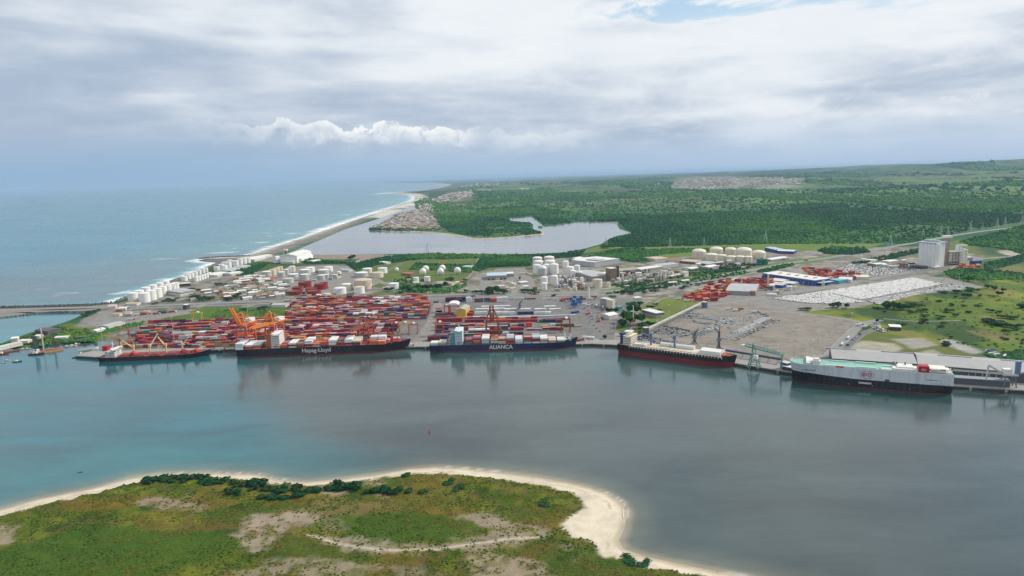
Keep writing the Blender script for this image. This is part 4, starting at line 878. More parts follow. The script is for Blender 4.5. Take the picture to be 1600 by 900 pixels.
# --- car carrier
r, L, sd, h = ship_root('car_carrier', 'huge grey and black car carrier ship with green weather deck and red oval emblem', (1238, 597.5), (1489, 618.5), 32, False)
D = 25.5
def car_carrier():
    mats = [BOOT, BLK, GREYH]; zs = [-3, .9, 9.5, 11.5, D]; cols = [0, 1, 1, 2]
    S = [0, .015, .05, .12, .2, .4, .6, .75, .82, .87, .91, .94, .965, .985, 1.0]; mb = MB(); n = len(zs)
    for s in S:
        for sg in (-1, 1):
            for z in zs:
                t = (z+3)/(D+3); top = 16*max(0, 1-max(0, (s-.90)/.10)**2.6)**.5 if s < 1 else 0.0; top = max(top, 3.0); wl = hb(s, 32, True)
                b = wl+(top-wl)*min(1, t*1.35)
                if s < .05: b = 16*(.86+.14*s/.05) if t > .4 else b
                if z == 9.5: pass
                zz = z
                if z in (9.5, 11.5): zz = z+3.0*sstep(np.array(s), .55, .95)*1.0; zz = float(zz)
                mb.v.append(((s-.5)*L+3.5*t*max(0, (s-.85)/.15), sg*b, zz))
    for i in range(len(S)-1):
        for k in range(n-1):
            a = i*2*n+k; b = a+2*n; mb.f += [(a, b, b+1, a+1), (b+n, a+n, a+n+1, b+n+1)]; mb.m += [cols[k]]*2
    for k in range(n-1): mb.f.append((n+k, k, k+1, n+k+1)); mb.m.append(cols[k]); e = (len(S)-1)*2*n; mb.f.append((e+k, e+n+k, e+n+k+1, e+k+1)); mb.m.append(cols[k])
    part('hull', mb, mats, r)
    md = MB(); rim = MB(); tops = [(mb.v[i*2*n+n-1], mb.v[i*2*n+2*n-1]) for i in range(len(S))]
    for i, (p, q) in enumerate(tops):
        md.v += [(p[0]-.3, p[1]*.97, D-.02), (q[0]-.3, q[1]*.97, D-.02)]
        if i:
            k = len(md.v)-4; md.f.append((k, k+1, k+3, k+2)); md.m.append(0)
            for a, b in ((tops[i-1][0], p), (tops[i-1][1], q)): rim.bar((a[0], a[1], D+.45), (b[0], b[1], D+.45), .3, 0, 1.1)
    rim.bar((tops[-1][0][0], tops[-1][0][1], D+.45), (tops[-1][1][0], tops[-1][1][1], D+.45), .3, 0, 1.1)
    part('weather_deck', md, GRN, r); part('deck_rim', rim, mat('rim_pale', (.66, .68, .68), .5), r)
car_carrier()
X5 = lambda px: -((px-1238)/(1489-1238)*L-L/2)
mb = MB(); mb.box((X5(1263), 0, D), (5, 33, 3.2)); mb.box((X5(1266), 0, D), (9, 22, 3.8)); mb.box((X5(1277), 9, D), (9, 10, 5.5)); mb.box((X5(1277), 9, D+5.5), (6, 7, 2.5)); br = part('bridge', mb, SHW, r)
part('window_band', MB().box((X5(1263)+2.55, 0, D+1.4), (.12, 31, 1.1)), GLS, br); mast(r, X5(1273), 4, D+3, 9)
mb = MB()
for px0, px1, y0, y1, hh in ((1290, 1340, 9, 13, 1.2), (1342, 1375, -14.5, -11.5, 1.6), (1340, 1372, 8, 12, 1.6), (1300, 1330, -14.6, -12.2, 1.3), (1380, 1400, 6, 12, 2.0), (1385, 1410, -6, -2, 1.4)):
    mb.box(((X5(px0)+X5(px1))/2, -(y0+y1)/2 if False else (y0+y1)/2, D), (abs(X5(px0)-X5(px1)), abs(y1-y0), hh))
part('deck_housing', mb, mat('deck_pale_green', (.38, .58, .50), .6), r)
mb = MB()
for px0, px1, y0, y1, hh in ((1380, 1398, -15, -9, 1.8), (1398, 1436, -14.5, 4, 3.4), (1405, 1430, -10, 8, 5.0), (1440, 1452, -6, 13, 3), (1470, 1486, -12, 12, 2.5)): mb.box(((X5(px0)+X5(px1))/2, -(y0+y1)/2, D), (abs(X5(px0)-X5(px1)), abs(y1-y0), hh))
part('deckhouse', mb, SHW, r)
p_, _z = superstructure(r, X5(1464), 6, D, 19, 17, 2, m=mat('deckhouse_cream', (.78, .74, .62), .5), name='accommodation', sh=3.4)
fn = part('funnel_casing', MB().box((X5(1444), 10, D-3.5), (11.5, 11.5, 12.5)), mat('casing_red', (.40, .012, .03), .45), r)
mb = MB(); n_ = 28
for k in range(n_):
    a0, a1 = 2*PI*k/n_, 2*PI*(k+1)/n_; mb.bar((X5(1444)-1.9*math.cos(a0)*1.3, 15.83, D+4.6+1.25*math.sin(a0)), (X5(1444)-1.9*math.cos(a1)*1.3, 15.83, D+4.6+1.25*math.sin(a1)), .22)
part('emblem_ring', mb, SHW, fn); text_part(fn, 'BYD', X5(1444), 15.85, D+3.95, 1.9, SHW, 1, bold=.03)
mb = MB(); cx_, cz_ = X5(1358.5), 18.2; EM = mat('emblem_red', (.36, .01, .06), .5)
for k in range(40):
    a0, a1 = 2*PI*k/40, 2*PI*(k+1)/40; mb.bar((cx_+7.9*math.cos(a0), 16.12, cz_+4.7*math.sin(a0)), (cx_+7.9*math.cos(a1), 16.12, cz_+4.7*math.sin(a1)), .7, 0, .25)
part('emblem_ring', mb, EM, r); text_part(r, 'BYD', cx_, 16.2, cz_-2.0, 5.9, EM, 1, bold=.1)
part('sign_board', MB().box((X5(1356), 16.03, 6.0), (14.5, .16, 2.3)), mat('sign_grey', (.5, .53, .55), .5, .3, 1.2), r)
DK = mat('hull_dark_mark', (.06, .065, .07), .6)
part('side_door', MB().box((X5(1390), 16.03, 11.6), (5.5, .12, 2.5)), DK, r)
mb = MB(); rg = random.Random(4)
for px0, px1, z in ((1253, 1276, 18.3), (1448, 1466, 17.2)):
    x = X5(px0)
    while x > X5(px1): q = rg.uniform(.7, 1.3); mb.box((x, 16.03 if px0 > 1300 else 15.75, z), (q*.6, .14, .9)); x -= q
mb.box((X5(1264.5), 15.70, 18.2), (11, .1, .25)); part('name_lettering', mb, DK, r)
mb = MB()
for px in (1374, 1402, 1460, 1470, 1474, 1480): mb.box((X5(px), 16.03, 13), (2.2, .12, .7))
for px in (1330, 1368, 1425): mb.box((X5(px), 16.03, 3.6), (.8, .12, 1.1))
part('hull_mark', mb, mat('mark_white', (.5, .5, .5), .6), r)
lb = [(1312, 'orange'), (1318, 'x')]
for px, _ in lb: lifeboat(r, X5(px), 15.4, D+.6)
mb = MB(); mb.box((X5(1409), -2, D+4.0), (16, 3, .3))
for px in (1401, 1406, 1419): mb.cyl((X5(px), -2, D+4), 1.0, 4.2, 8)
part('vent_stack', mb, SGREY, r); mast(r, X5(1486), 2, D, 6)
mb = MB()
for k in range(4): mb.lathe([(.05, -1.1), (.8, -.8), (1.1, 0), (.8, .8), (.05, 1.1)], 8, (X5(1478)-k*2.0, 5+k % 2*3, D+3.5))
part('satellite_dome', mb, SHW, r, True)
mb = MB()
for k in range(6): mb.bar((X5(1290+k*14), 0, D+.02), (X5(1290+k*14)+9, 0, D+.02), .3, 0, .1)
# ================================================================== CONTAINER YARDS
def yard(name, pts, ang, blocks=6, lane=7.5, hmax=5, hmin=2, seed=1, fill=.96, wts=MIXW, wall=None, gapbay=.03, bayjit=.4, crosslanes=()):
    q = poly(pts); rg = random.Random(seed); ca, sa = math.cos(ang), math.sin(ang); o = q[0]
    loc = [((x-o[0])*ca+(y-o[1])*sa, -(x-o[0])*sa+(y-o[1])*ca) for x, y in q]
    u0, u1 = min(a for a, b in loc), max(a for a, b in loc); v0, v1 = min(b for a, b in loc), max(b for a, b in loc)
    nb = int((u1-u0)/12.6)+1; v = v0; prevH = {}; bi = 0; prevlane = 30
    while v < v1:
        rows = blocks; bi += 1; cur = {}; hh = rg.uniform(hmin, hmax); runc = None; vis = max(0, prevlane*.2)
        for b in range(nb):
            u = u0+b*12.6+6.2
            if any(abs(u-u0-c) < 9 for c in crosslanes): continue
            if rg.random() > fill: hh = rg.uniform(hmin, hmax); continue
            if rg.random() < .28: hh = rg.uniform(hmin, hmax)
            if rg.random() < .3: runc = pick(rg, wts) if rg.random() < .5 else None
            ht = []
            for j in range(rows): ht.append(int(max(1, min(hmax, round(hh+rg.choice([-1, 0, 0, 0, 0, 1])*bayjit*2)))))
            for j in range(rows):
                vv = v+j*2.6+1.3
                if not inside(np.array([[u, vv]]), loc)[0]: ht[j] = 0; continue
                for k in range(ht[j]):
                    front = ht[j-1] <= k if j else (k+1)*CH > prevH.get(b, 0)-vis
                    topv = k == ht[j]-1; side_ = k >= 1 or True
                    if not (front or topv or (k >= ht[j]-2)): 
                        if j not in (0, rows-1): continue
                    c = runc if (runc is not None and rg.random() < .6) else pick(rg, wts)
                    x = o[0]+u*ca-vv*sa; y = o[1]+u*sa+vv*ca
                    fa = 31.7 if front else 0
                    if j == 0 and front: fa *= max(0, min(1, ((k+1)*CH-(prevH.get(b, 0)-vis))/CH))
                    wx = '%%s container, %s tier, %s stack from west, %s row, %s' % (ordn(k+1), ordn(b+1), ordn((bi-1)*rows+j+1), name)
                    addc(x, y, 4.12+k*(CH+.02), ang, c, wx, (fa+(5.5 if topv else 0)))
            cur[b] = max(ht) * CH if ht else 0
        prevH = cur; v += rows*2.6; prevlane = lane if rg.random() < .75 else lane*2.2; v += prevlane
A0 = math.radians(2.6)
yard('yard by the small bulker', [(196, 545), (206, 530), (222, 515), (233, 506), (330, 503), (334, 520), (338, 543)], A0, 4, 7, 3, 1, 5, .93)
yard('yard by orange cranes', [(338, 543), (334, 520), (333, 503), (440, 502), (446, 520), (450, 541)], A0, 5, 7, 4, 2, 6, .95)
yard('yard behind the black ship', [(455, 541), (452, 520), (448, 500), (625, 500), (622, 520), (606, 540)], A0, 5, 7, 4, 2, 7, .96)
yard('upper yard by central lane', [(448, 498), (455, 484), (470, 470), (560, 467), (665, 467), (669, 480), (668, 499)], A0, 6, 8, 5, 3, 8, .98)
REEF = [('white', 10), ('pale grey', 3), ('cream', 2)]
yard('white row behind black ship', [(505, 538), (505, 532.5), (592, 532.5), (620, 531), (622, 536.5), (600, 538)], A0, 3, 30, 4, 2, 9, .95, REEF)
NW = [('navy blue', 9), ('maroon', 5), ('dark red', 5), ('slate grey', 3), ('teal green', 1)]
def rowline(name, y, spans, ang=0.0, rows=2, seed=1):
    """spans: (px0, px1, colour or weights, tiers)"""
    rg = random.Random(seed); n = 0
    for px0, px1, c, tiers in spans:
        a = G(px0, y); b = G(px1, y); L = b[0]-a[0]; nb = max(1, round(L/12.5)); W_ = NW if c is None else (MIXW if c == 'mix' else None)
        for i in range(nb):
            n += 1
            for j in range(rows):
                for k in range(tiers):
                    x = a[0]+(i+.5)*12.45; yy = a[1]+j*2.55; cc = pick(rg, W_) if W_ else CN.index(c)
                    wx = '%%s container, %s tier, %s stack from west, %s row, %s' % (ordn(k+1), ordn(n), ordn(j+1), name)
                    addc(x, yy, 4.12+k*(CH+.02), ang, cc, wx, (31.7 if j == 0 else 0)+(5.5 if k == tiers-1 else 0))
rowline('rear row by central lane', 473, [(677, 689, 'dark red', 1), (677, 689, 'navy blue', 1)], 0, 1)
rowline('tall row by service road', 472, [(696, 727, None, 4), (728, 740, 'white', 4), (741, 765, None, 3), (766, 782, 'orange red', 3), (776, 792, 'white', 4)], 0, 3, 3)
rowline('low row near blue hoppers', 468, [(793, 815, 'pale grey', 1), (820, 838, 'maroon', 1), (846, 875, 'cream', 1), (876, 884, 'orange red', 1), (905, 915, 'dark red', 1)], 0, 2, 4)
rowline('rearmost white row', 480.5, [(752, 793, 'white', 1), (850, 870, 'white', 1)], 0, 3, 5)
rowline('middle white row', 484.5, [(743, 786, 'white', 1), (788, 808, 'white', 1), (811, 833, 'white', 1), (835, 856, 'white', 1), (858, 878, 'white', 1)], 0, 3, 6)
rowline('frontmost white row', 491.5, [(731, 741, 'dark red', 3), (742, 763, 'white', 2), (765, 783, 'white', 2), (785, 794, 'white', 2), (795, 807, 'white', 2), (808, 833, 'navy blue', 2), (834, 840, 'white', 2), (842, 863, 'white', 2)], 0, 2, 7)
rowline('long low grey row', 497.5, [(690, 715, 'slate grey', 2), (716, 760, 'pale grey', 1), (762, 905, 'pale grey', 1)], 0, 2, 8)
rowline('long red row', 504, [(682, 725, 'dark red', 3), (726, 758, 'maroon', 2), (759, 798, 'orange red', 2), (799, 840, 'dark red', 2), (842, 847, 'teal green', 2), (848, 868, 'navy blue', 2), (869, 884, 'maroon', 2)], 0, 3, 9)
rowline('row before long red row', 511, [(684, 700, None, 3), (701, 745, 'mix', 2), (746, 755, 'orange', 2), (776, 797, 'navy blue', 2), (799, 808, 'tan', 2), (809, 820, 'navy blue', 2), (821, 836, 'orange red', 3), (846, 856, 'yellow', 1), (860, 867, 'pale grey', 2), (868, 874, 'teal green', 2), (876, 896, 'brown', 2), (898, 908, 'tan', 1)], 0, 3, 10)
rowline('row capped with white boxes', 524, [(680, 693, None, 4), (694, 715, 'mix', 3), (716, 730, 'mix', 2), (732, 762, None, 3), (764, 782, 'brown', 3), (784, 800, 'pale grey', 2), (796, 818, 'navy blue', 2)], 0, 3, 11)
rowline('top of white capped row', 522.0, [(733, 762, 'white', 1)], 0, 1, 12)
for i in range(3):
    for j in range(4):
        a = G(734.5, 523.9); addc(a[0]+(i+.5)*12.45-3, a[1]+j*2.55, 4.12+3*2.62, 0, CN.index('white'), '%%s container crowning stacks behind the navy ship, %s from west, %s row' % (ordn(i+1), ordn(j+1)), 30 if j == 0 else 6)
rowline('dark stacks nearest navy ship', 533, [(668, 676, 'maroon', 3), (677, 702, None, 4), (703, 716, 'mix', 2), (720, 745, None, 2), (797, 818, None, 2), (870, 894, 'orange', 1)], 0, 4, 13)
rowline('scattered line behind navy ship', 527, [(822, 832, 'tan', 1), (838, 850, 'brown', 1), (856, 865, 'tan', 1)], 0, 1, 14)
# far depots
def heap(name, pts, n, tiers, wts, seed, ang=.3):
    q = poly(pts); rg = random.Random(seed); xs = [a for a, b in q]; ys = [b for a, b in q]; k = 0; tries = 0; done = []
    while k < n and tries < 6000:
        tries += 1; x = rg.uniform(min(xs), max(xs)); y = rg.uniform(min(ys), max(ys))
        if not inside(np.array([[x, y]]), q)[0] or any((x-a)**2+(y-b)**2 < 190 for a, b in done): continue
        done.append((x, y)); k += 1; a = ang+rg.choice([0, 0, PI/2])+rg.uniform(-.08, .08); t = rg.randint(1, tiers); run = pick(rg, wts)
        for j in range(rg.randint(1, 4)):
            for l in range(t):
                addc(x-math.sin(a)*j*2.6, y+math.cos(a)*j*2.6, 4.2+l*2.62, a, run if rg.random() < .6 else pick(rg, wts), '%%s container, %s tier, %s row, %s heap, %s' % (ordn(l+1), ordn(j+1), ordn(k), name), 22)
RW = [('orange red', 9), ('dark red', 6), ('maroon', 3), ('orange', 3), ('yellow', 2), ('white', 1), ('slate grey', 2)]
rowline('row behind capped row', 516.5, [(682, 700, None, 4), (701, 730, 'mix', 4), (731, 760, 'mix', 2), (762, 796, 'mix', 3), (797, 822, 'dark red', 2), (824, 845, 'mix', 1), (848, 880, 'mix', 2)], 0, 4, 31)
rowline('row behind long red row', 500.5, [(700, 758, 'mix', 2), (760, 838, 'mix', 2), (842, 880, 'mix', 1)], 0, 2, 32)
rowline('row behind navy ship', 529, [(680, 705, 'mix', 3), (720, 760, 'mix', 3), (762, 790, 'mix', 2), (800, 822, 'mix', 2), (826, 870, 'mix', 1)], 0, 3, 33)
rowline('row beside yellow shed', 489, [(681, 692, 'mix', 4), (681, 694, 'mix', 2)], 0, 4, 34)
rowline('stacks by long grey row', 495, [(680, 706, 'mix', 3), (729, 742, 'dark red', 3)], 0, 3, 35)
heap('depot west of blue warehouse', [(1072, 464), (1082, 460), (1110, 446), (1132, 440), (1155, 440), (1150, 452), (1133, 464), (1118, 473), (1075, 468)], 85, 4, RW, 21)
heap('depot beside blue warehouse', [(1160, 438), (1210, 432), (1220, 444), (1190, 452), (1165, 446)], 55, 4, RW, 22)
heap('depot east of blue warehouse', [(1258, 420), (1300, 424), (1345, 430), (1350, 434), (1320, 440), (1286, 434), (1262, 428)], 60, 3, RW, 23)
heap('stacks beside the silos', [(1500, 414), (1530, 414), (1528, 420), (1500, 421)], 14, 2, [('orange red', 5), ('orange', 2), ('white', 1)], 24)
heap('lot below the highway', [(1100, 452), (1125, 440), (1160, 434), (1150, 438), (1110, 456)], 16, 1, [('white', 5), ('pale grey', 3)], 25)
# the largest in the picture become objects, the rest one mass
ALLC.sort(key=lambda c: -c[6]/(c[1]**2))
seen = set()
for i, (x, y, z, rz, c, wx, s_) in enumerate(ALLC[:300]):
    if c not in CME: CME[c] = container_mesh(c)
    o = put('shipping_container', CME[c], None, (x, y, z), rz); tag(o, wx % CN[c], 'container', 'shipping containers stacked on the ships and in the yards')
def boxes_mass(name, items, label, cat):
    n = len(items); A = np.array([(a[0], a[1], a[2], a[3]) for a in items]); ci = np.array([a[4] for a in items])
    tv = np.array([(x*CL/2, y*CW/2, z*CH) for z in (0, 1) for x, y in ((-1, -1), (1, -1), (1, 1), (-1, 1))])*.995; tf = np.array([(0, 1, 5, 4), (1, 2, 6, 5), (2, 3, 7, 6), (3, 0, 4, 7), (4, 5, 6, 7)])
    ca, sa = np.cos(A[:, 3])[:, None], np.sin(A[:, 3])[:, None]
    V = np.stack([tv[None, :, 0]*ca-tv[None, :, 1]*sa+A[:, 0:1], tv[None, :, 0]*sa+tv[None, :, 1]*ca+A[:, 1:2], tv[None, :, 2]+A[:, 2:3]], -1).reshape(-1, 3)
    Fq = (tf[None]+(np.arange(n)*8)[:, None, None]).reshape(-1, 4)
    me = npmesh(name, V, Fq, smooth=False, matidx=np.repeat(ci, 5))
    for m_ in CMS: me.materials.append(m_)
    tag(put(name, me), label, cat, kind='stuff')
boxes_mass('container_stacks', ALLC[300:], 'mass of smaller coloured containers filling the yards and ships', 'containers')

# ================================================================== CRANES
ORC = mat('crane_orange', (.66, .20, .025), .5, .1, .1); REDC = mat('crane_vermilion', (.55, .10, .04), .5, .1, .1); BRC = mat('crane_brown', (.26, .065, .035), .6, .15, .1); YEC = mat('crane_yellow', (.60, .38, .06), .5, .1, .1); TEAL = mat('crane_teal', (.10, .30, .27), .5, .15, .1)
LG = mat('lamp_post_grey', (.52, .51, .48), .6, .1)
def sts(px, py, rot, m, legm, boom, label, Hh=38, w_=20, g_=26, bl=48, back=18, house=True, ap=22):
    r = thing('gantry_crane', label, 'crane', G(px, py), rot, 'ship to shore gantry cranes')
    for sx in (-1, 1):
        for sy in (-1, 1):
            mb = MB(); mb.bar((sx*w_/2, sy*g_/2, .6), (sx*w_/2*.8, sy*g_/2, Hh), 2.2); mb.box((sx*w_/2, sy*g_/2, 0), (5, 1.6, 1.5)); part('leg', mb, legm, r)
    mb = MB()
    for sy in (-1, 1):
        mb.bar((-w_/2, sy*g_/2, 2.5), (w_/2, sy*g_/2, 2.5), 1.5); mb.bar((-w_*.42, sy*g_/2, Hh-1), (w_*.42, sy*g_/2, Hh-1), 1.8); mb.bar((-w_*.45, sy*g_/2, Hh*.55), (w_*.45, sy*g_/2, Hh*.55), 1.2)
    for sx in (-1, 1):
        mb.bar((sx*w_*.45, -g_/2, Hh*.55), (sx*w_*.45, g_/2, Hh*.55), 1.3); mb.bar((sx*w_*.45, -g_/2, Hh*.55), (sx*w_*.42, g_/2, Hh-1), .9); mb.bar((sx*w_*.42, -g_/2, Hh-1), (sx*w_*.42, g_/2, Hh-1), 1.3); mb.bar((sx*w_/2, -g_/2, 2.5), (sx*w_/2, g_/2, 2.5), 1.1)
    part('portal_frame', mb, legm, r)
    mb = MB()
    for sx in (-3.2, 3.2): mb.bar((sx, -g_/2-2, Hh+1.2), (sx, g_/2+back, Hh+1.2), 2.0, 0, 2.6)
    for k in range(7): y = -g_/2+k*(g_+back)/6; mb.bar((-3.2, y, Hh+1.2), (3.2, y, Hh+1.2), .8)
    part('girder', mb, m, r)
    mb = MB(); tp = (0, -g_/2+2, Hh+ap)
    for sx in (-1, 1):
        mb.bar((sx*w_*.4, -g_/2, Hh), (sx*2, tp[1], tp[2]), 1.3); mb.bar((sx*w_*.4, g_/2, Hh), (sx*2, tp[1]+1, tp[2]), .8)
        mb.bar((sx*w_*.25, -g_/2, Hh+ap*.5), (-sx*.1, -g_/2+1, Hh+ap*.5), .7)
    mb.box((0, tp[1], tp[2]-1), (5, 2.5, 1.6)); part('apex_frame', mb, m, r)
    ca, sa = math.cos(boom), math.sin(boom); h0 = Vector((0, -g_/2-2, Hh+1.2)); d = Vector((0, -ca, sa)); mb = MB(); nn = Vector((0, sa, ca))
    for sx in (-2.6, 2.6):
        a = h0+Vector((sx, 0, 0)); b = a+d*bl; mb.bar(a, b, 1.7, 0, 2.3); mb.bar(a+nn*3.2, b+nn*2.0, .9)
        for k in range(8): q0 = a+d*(bl*k/8); q1 = a+d*(bl*(k+1)/8); mb.bar(q0+(nn*3.1 if k % 2 else nn*0), q1+(nn*0 if k % 2 else nn*3), .5)
    for k in range(9): q = h0+d*(bl*k/8); mb.bar(q-Vector((2.6, 0, 0)), q+Vector((2.6, 0, 0)), .7)
    part('boom', mb, m, r)
    mb = MB()
    for sx in (-1.8, 1.8):
        mb.bar((sx, tp[1], tp[2]), h0+d*(bl*.62)+Vector((sx, 0, 0)), .35); mb.bar((sx, tp[1], tp[2]), h0+d*(bl*.95)+Vector((sx, 0, 0)), .3) if boom < .6 else None; mb.bar((sx, tp[1], tp[2]), (sx, g_/2+back-2, Hh+2), .4)
    part('stay', mb, m, r)
    if house:
        mh = MB(); mh.box((0, g_/2+3, Hh+2.4), (10, 15, 5.2)); mh.box((0, g_/2+3, Hh+7.6), (10.6, 15.6, .5)); part('machinery_house', mh, WH2, r)
    part('cab', MB().box((3.8, -g_/2+6, Hh-3.5), (2.6, 3.2, 2.8)), SHW, r)
    return r
t12 = math.radians(-13)
sts(386, 539.5, t12, ORC, REDC, 1.0, 'orange gantry crane with raised boom at the stern of the black ship', 37, 22, 24, 40)
sts(431, 538.5, t12-.12, ORC, REDC, .04, 'orange gantry crane with lowered boom beside the bridge tower of the black ship', 38, 22, 24, 44)
sts(573, 536, t12, BRC, BRC, .0, 'rust brown gantry crane reaching over the bow end of the black ship', 32, 22, 22, 42, 12, False, 16)
sts(770, 532, 0, BRC, BRC, 1.35, 'tall rust brown gantry crane with upright boom behind the navy ship', 38, 24, 24, 26, 12, False, 22)
def rtg(px, py, m, label, w_=22, d_=9, hh=20, rot=0, top=None):
    r = thing('yard_crane', label, 'crane', G(px, py), rot, 'rubber tyred yard cranes'); mb = MB()
    for sx in (-1, 1):
        for sy in (-1, 1): part('leg', MB().bar((sx*w_/2, sy*d_/2, 1), (sx*w_/2, sy*d_/2*.8, hh), 1.1).box((sx*w_/2, sy*d_/2, 0), (1.4, 2.4, 1.6)), m, r)
        mb.bar((sx*w_/2, -d_/2, 2), (sx*w_/2, d_/2, 2), 1.0); mb.bar((sx*w_/2, -d_/2, hh-.5), (sx*w_/2, d_/2, hh-.5), 1.0)
    for sy in (-1, 1): mb.bar((-w_/2-1, sy*d_*.38, hh), (w_/2+1, sy*d_*.38, hh), 1.3, 0, 1.7)
    for sx in (-1, 1): mb.bar((sx*w_/2, -d_/2, 1.6), (sx*w_/2, -d_/2*.8, hh), .5)
    part('portal_beam', mb, m, r); part('trolley', MB().box((w_*.1, 0, hh+.8), (4, d_*.8, 2.2)), top or SHW, r)
rtg(309, 503.5, YEC, 'yellow yard crane standing over the grass edge west of the orange cranes', 18, 9, 19, .1)
rtg(491, 494, REDC, 'orange yard crane by the western corner of the upper yard', 16, 9, 17, .1)
rtg(633, 523, YEC, 'yellow yard crane by the central lane near the bow of the black ship', 18, 10, 21, .1)
rtg(646, 521, REDC, 'vermilion yard crane by the central lane beside the yellow crane', 16, 10, 17, .1)
rtg(619, 519, BRC, 'brown yard crane just west of the yellow crane by the central lane', 12, 10, 16, .1)
rtg(687, 524, REDC, 'orange yard crane east of the central lane behind the navy ship', 14, 10, 23)
rtg(884, 518, BRC, 'dark red yard crane at the eastern end of the mixed row', 15, 14, 23)
rtg(698, 492, REDC, 'slim orange yard crane beside the arched crane shelter', 9, 10, 19)
rtg(583, 505, BRC, 'dark brown yard crane in the middle of the big yard', 20, 9, 17, .1)
# arched shelter on tall orange legs, and the yellow-fronted shed
r = thing('crane_shelter', 'tall shelter with white arched roof on orange legs by the central lane', 'shelter', G(710, 493))
for sx in (-1, 1):
    for sy in (-1, 0, 1): part('leg', MB().bar((sx*9, sy*12, 0), (sx*9, sy*12, 24), 1.3), REDC, r)
mb = MB()
for k in range(8):
    a0, a1 = PI*k/8, PI*(k+1)/8; P_ = lambda a: (11*math.cos(a), 24+4.5*math.sin(a))
    (xa, za), (xb, zb) = P_(a0), P_(a1); mb.add([(xa, -15, za), (xb, -15, zb), (xb, 15, zb), (xa, 15, za)], [(0, 1, 2, 3)])
    mb.add([(xa, -15, za), (xb, -15, zb), (0, -15, 24)], [(0, 1, 2)]); mb.add([(xa, 15, za), (xb, 15, zb), (0, 15, 24)], [(0, 1, 2)])
part('arched_roof', mb, WH2, r)
mb = MB()
for z in (8, 16, 23): mb.bar((-9, -12, z), (9, -12, z), .9); mb.bar((-9, 12, z), (9, 12, z), .9)
part('cross_beam', mb, REDC, r)
def shed(name, label, pa, pb, depth, hh, rise, wall, roof, cat='shed', ridge_along=True, group=None, doors=0, doorm=None, windows=0, rib=0, z=4.1, over=.5):
    """pa, pb: near side base corners (left, right) in the photograph"""
    A = Vector(G(*pa, z)); B_ = Vector(G(*pb, z)); d = (B_-A); L = d.length; a = math.atan2(d.y, d.x); n = Vector((-d.y, d.x)).normalized(); c = (A+B_)/2+n*depth/2
    r = thing(name, label, cat, (c.x, c.y, z), a, group); part('wall', MB().box((0, 0, 0), (L, depth, hh)), wall, r)
    mb = MB()
    if rise <= 0: mb.box((0, 0, hh), (L+over*2, depth+over*2, .6))
    elif ridge_along: mb.gable((0, 0, hh), (L, depth), rise, 0, 0, over)
    else: mb.gable((0, 0, hh), (depth, L), rise, PI/2, 0, over)
    rf = part('roof', mb, roof, r)
    if rib:
        mr = MB(); mr.box((0, 0, hh+max(rise, 0)+.3 if rise > 0 else hh+.6), (L*.8, 1.6, .9)); part('roof_vent', mr, LG, rf)
    for k in range(doors):
        part('door', MB().box((-L/2+(k+.5)*L/doors, -depth/2-.06, 0), (min(5, L/doors*.6), .14, min(5, hh*.7))), doorm or DK, r)
    if windows:
        part('window_band', MB().box((0, 0, hh*.62), (L+.1, depth+.1, hh*.16)), GLS, r)
    return r
shed('yellow_shed', 'tall shed with yellow front and weathered grey roof by the central lane', (713, 497), (728, 497), 45, 17, 3, YEC, mat('roof_weathered', (.36, .35, .30), .8, .2, .1), ridge_along=False)
# harbour cranes on the car quay
def harbour_crane(px, py, hh, jl, ang, el, m, label, w_=5):
    r = thing('harbour_crane', label, 'crane', G(px, py), .2, 'mobile harbour cranes')
    for sx in (-1, 1):
        for sy in (-1, 1): part('leg', MB().bar((sx*w_*.7, sy*w_*.7, 0), (sx*w_*.2, sy*w_*.2, hh*.25), 1.2), m, r)
    part('tower', MB().bar((0, 0, hh*.2), (0, 0, hh*.8), 2.6), m, r); part('cabin', MB().box((0, 0, hh*.42), (5, 6, 4)), SGREY, r)
    j = MB(); p0 = Vector((0, 0, hh*.7)); p1 = p0+Vector((math.cos(ang)*math.cos(el), math.sin(ang)*math.cos(el), math.sin(el)))*jl; nx, ny = -math.sin(ang), math.cos(ang)
    for s in (-1, 1): j.bar(p0+Vector((nx*s, ny*s, 0)), p1+Vector((nx*s*.4, ny*s*.4, 0)), .8); j.bar(p0+Vector((nx*s*.7, ny*s*.7, 3)), p1, .4)
    for k in range(1, 8): q = p0.lerp(p1, k/8); j.bar(q+Vector((nx, ny, 0))*.8, q-Vector((nx, ny, 0))*.8, .5)
    part('jib', j, m, r); part('stay', MB().bar((0, 0, hh), p1, .3).bar((0, 0, hh*.8), (0, 0, hh), 1.0), SGREY, r)
harbour_crane(1085, 537, 22, 12, .3, .8, mat('crane_dark_grey', (.11, .10, .11), .6), 'short dark grey harbour crane behind the cream hatches of the bulk carrier')
harbour_crane(1123, 549, 40, 14, 2.9, .9, MATS['crane_dark_grey'], 'tall dark harbour crane behind the bow of the bulk carrier')
harbour_crane(812, 484, 17, 14, .6, .7, MATS['crane_dark_grey'], 'black mobile crane standing between the white container rows')
harbour_crane(188, 540, 20, 26, 3.6, .35, mat('crane_amber', (.62, .26, .05), .5), 'amber harbour crane with low jib beside the small bulk carrier')
harbour_crane(203, 531, 24, 22, 3.4, .5, REDC, 'red orange harbour crane just behind the amber crane')
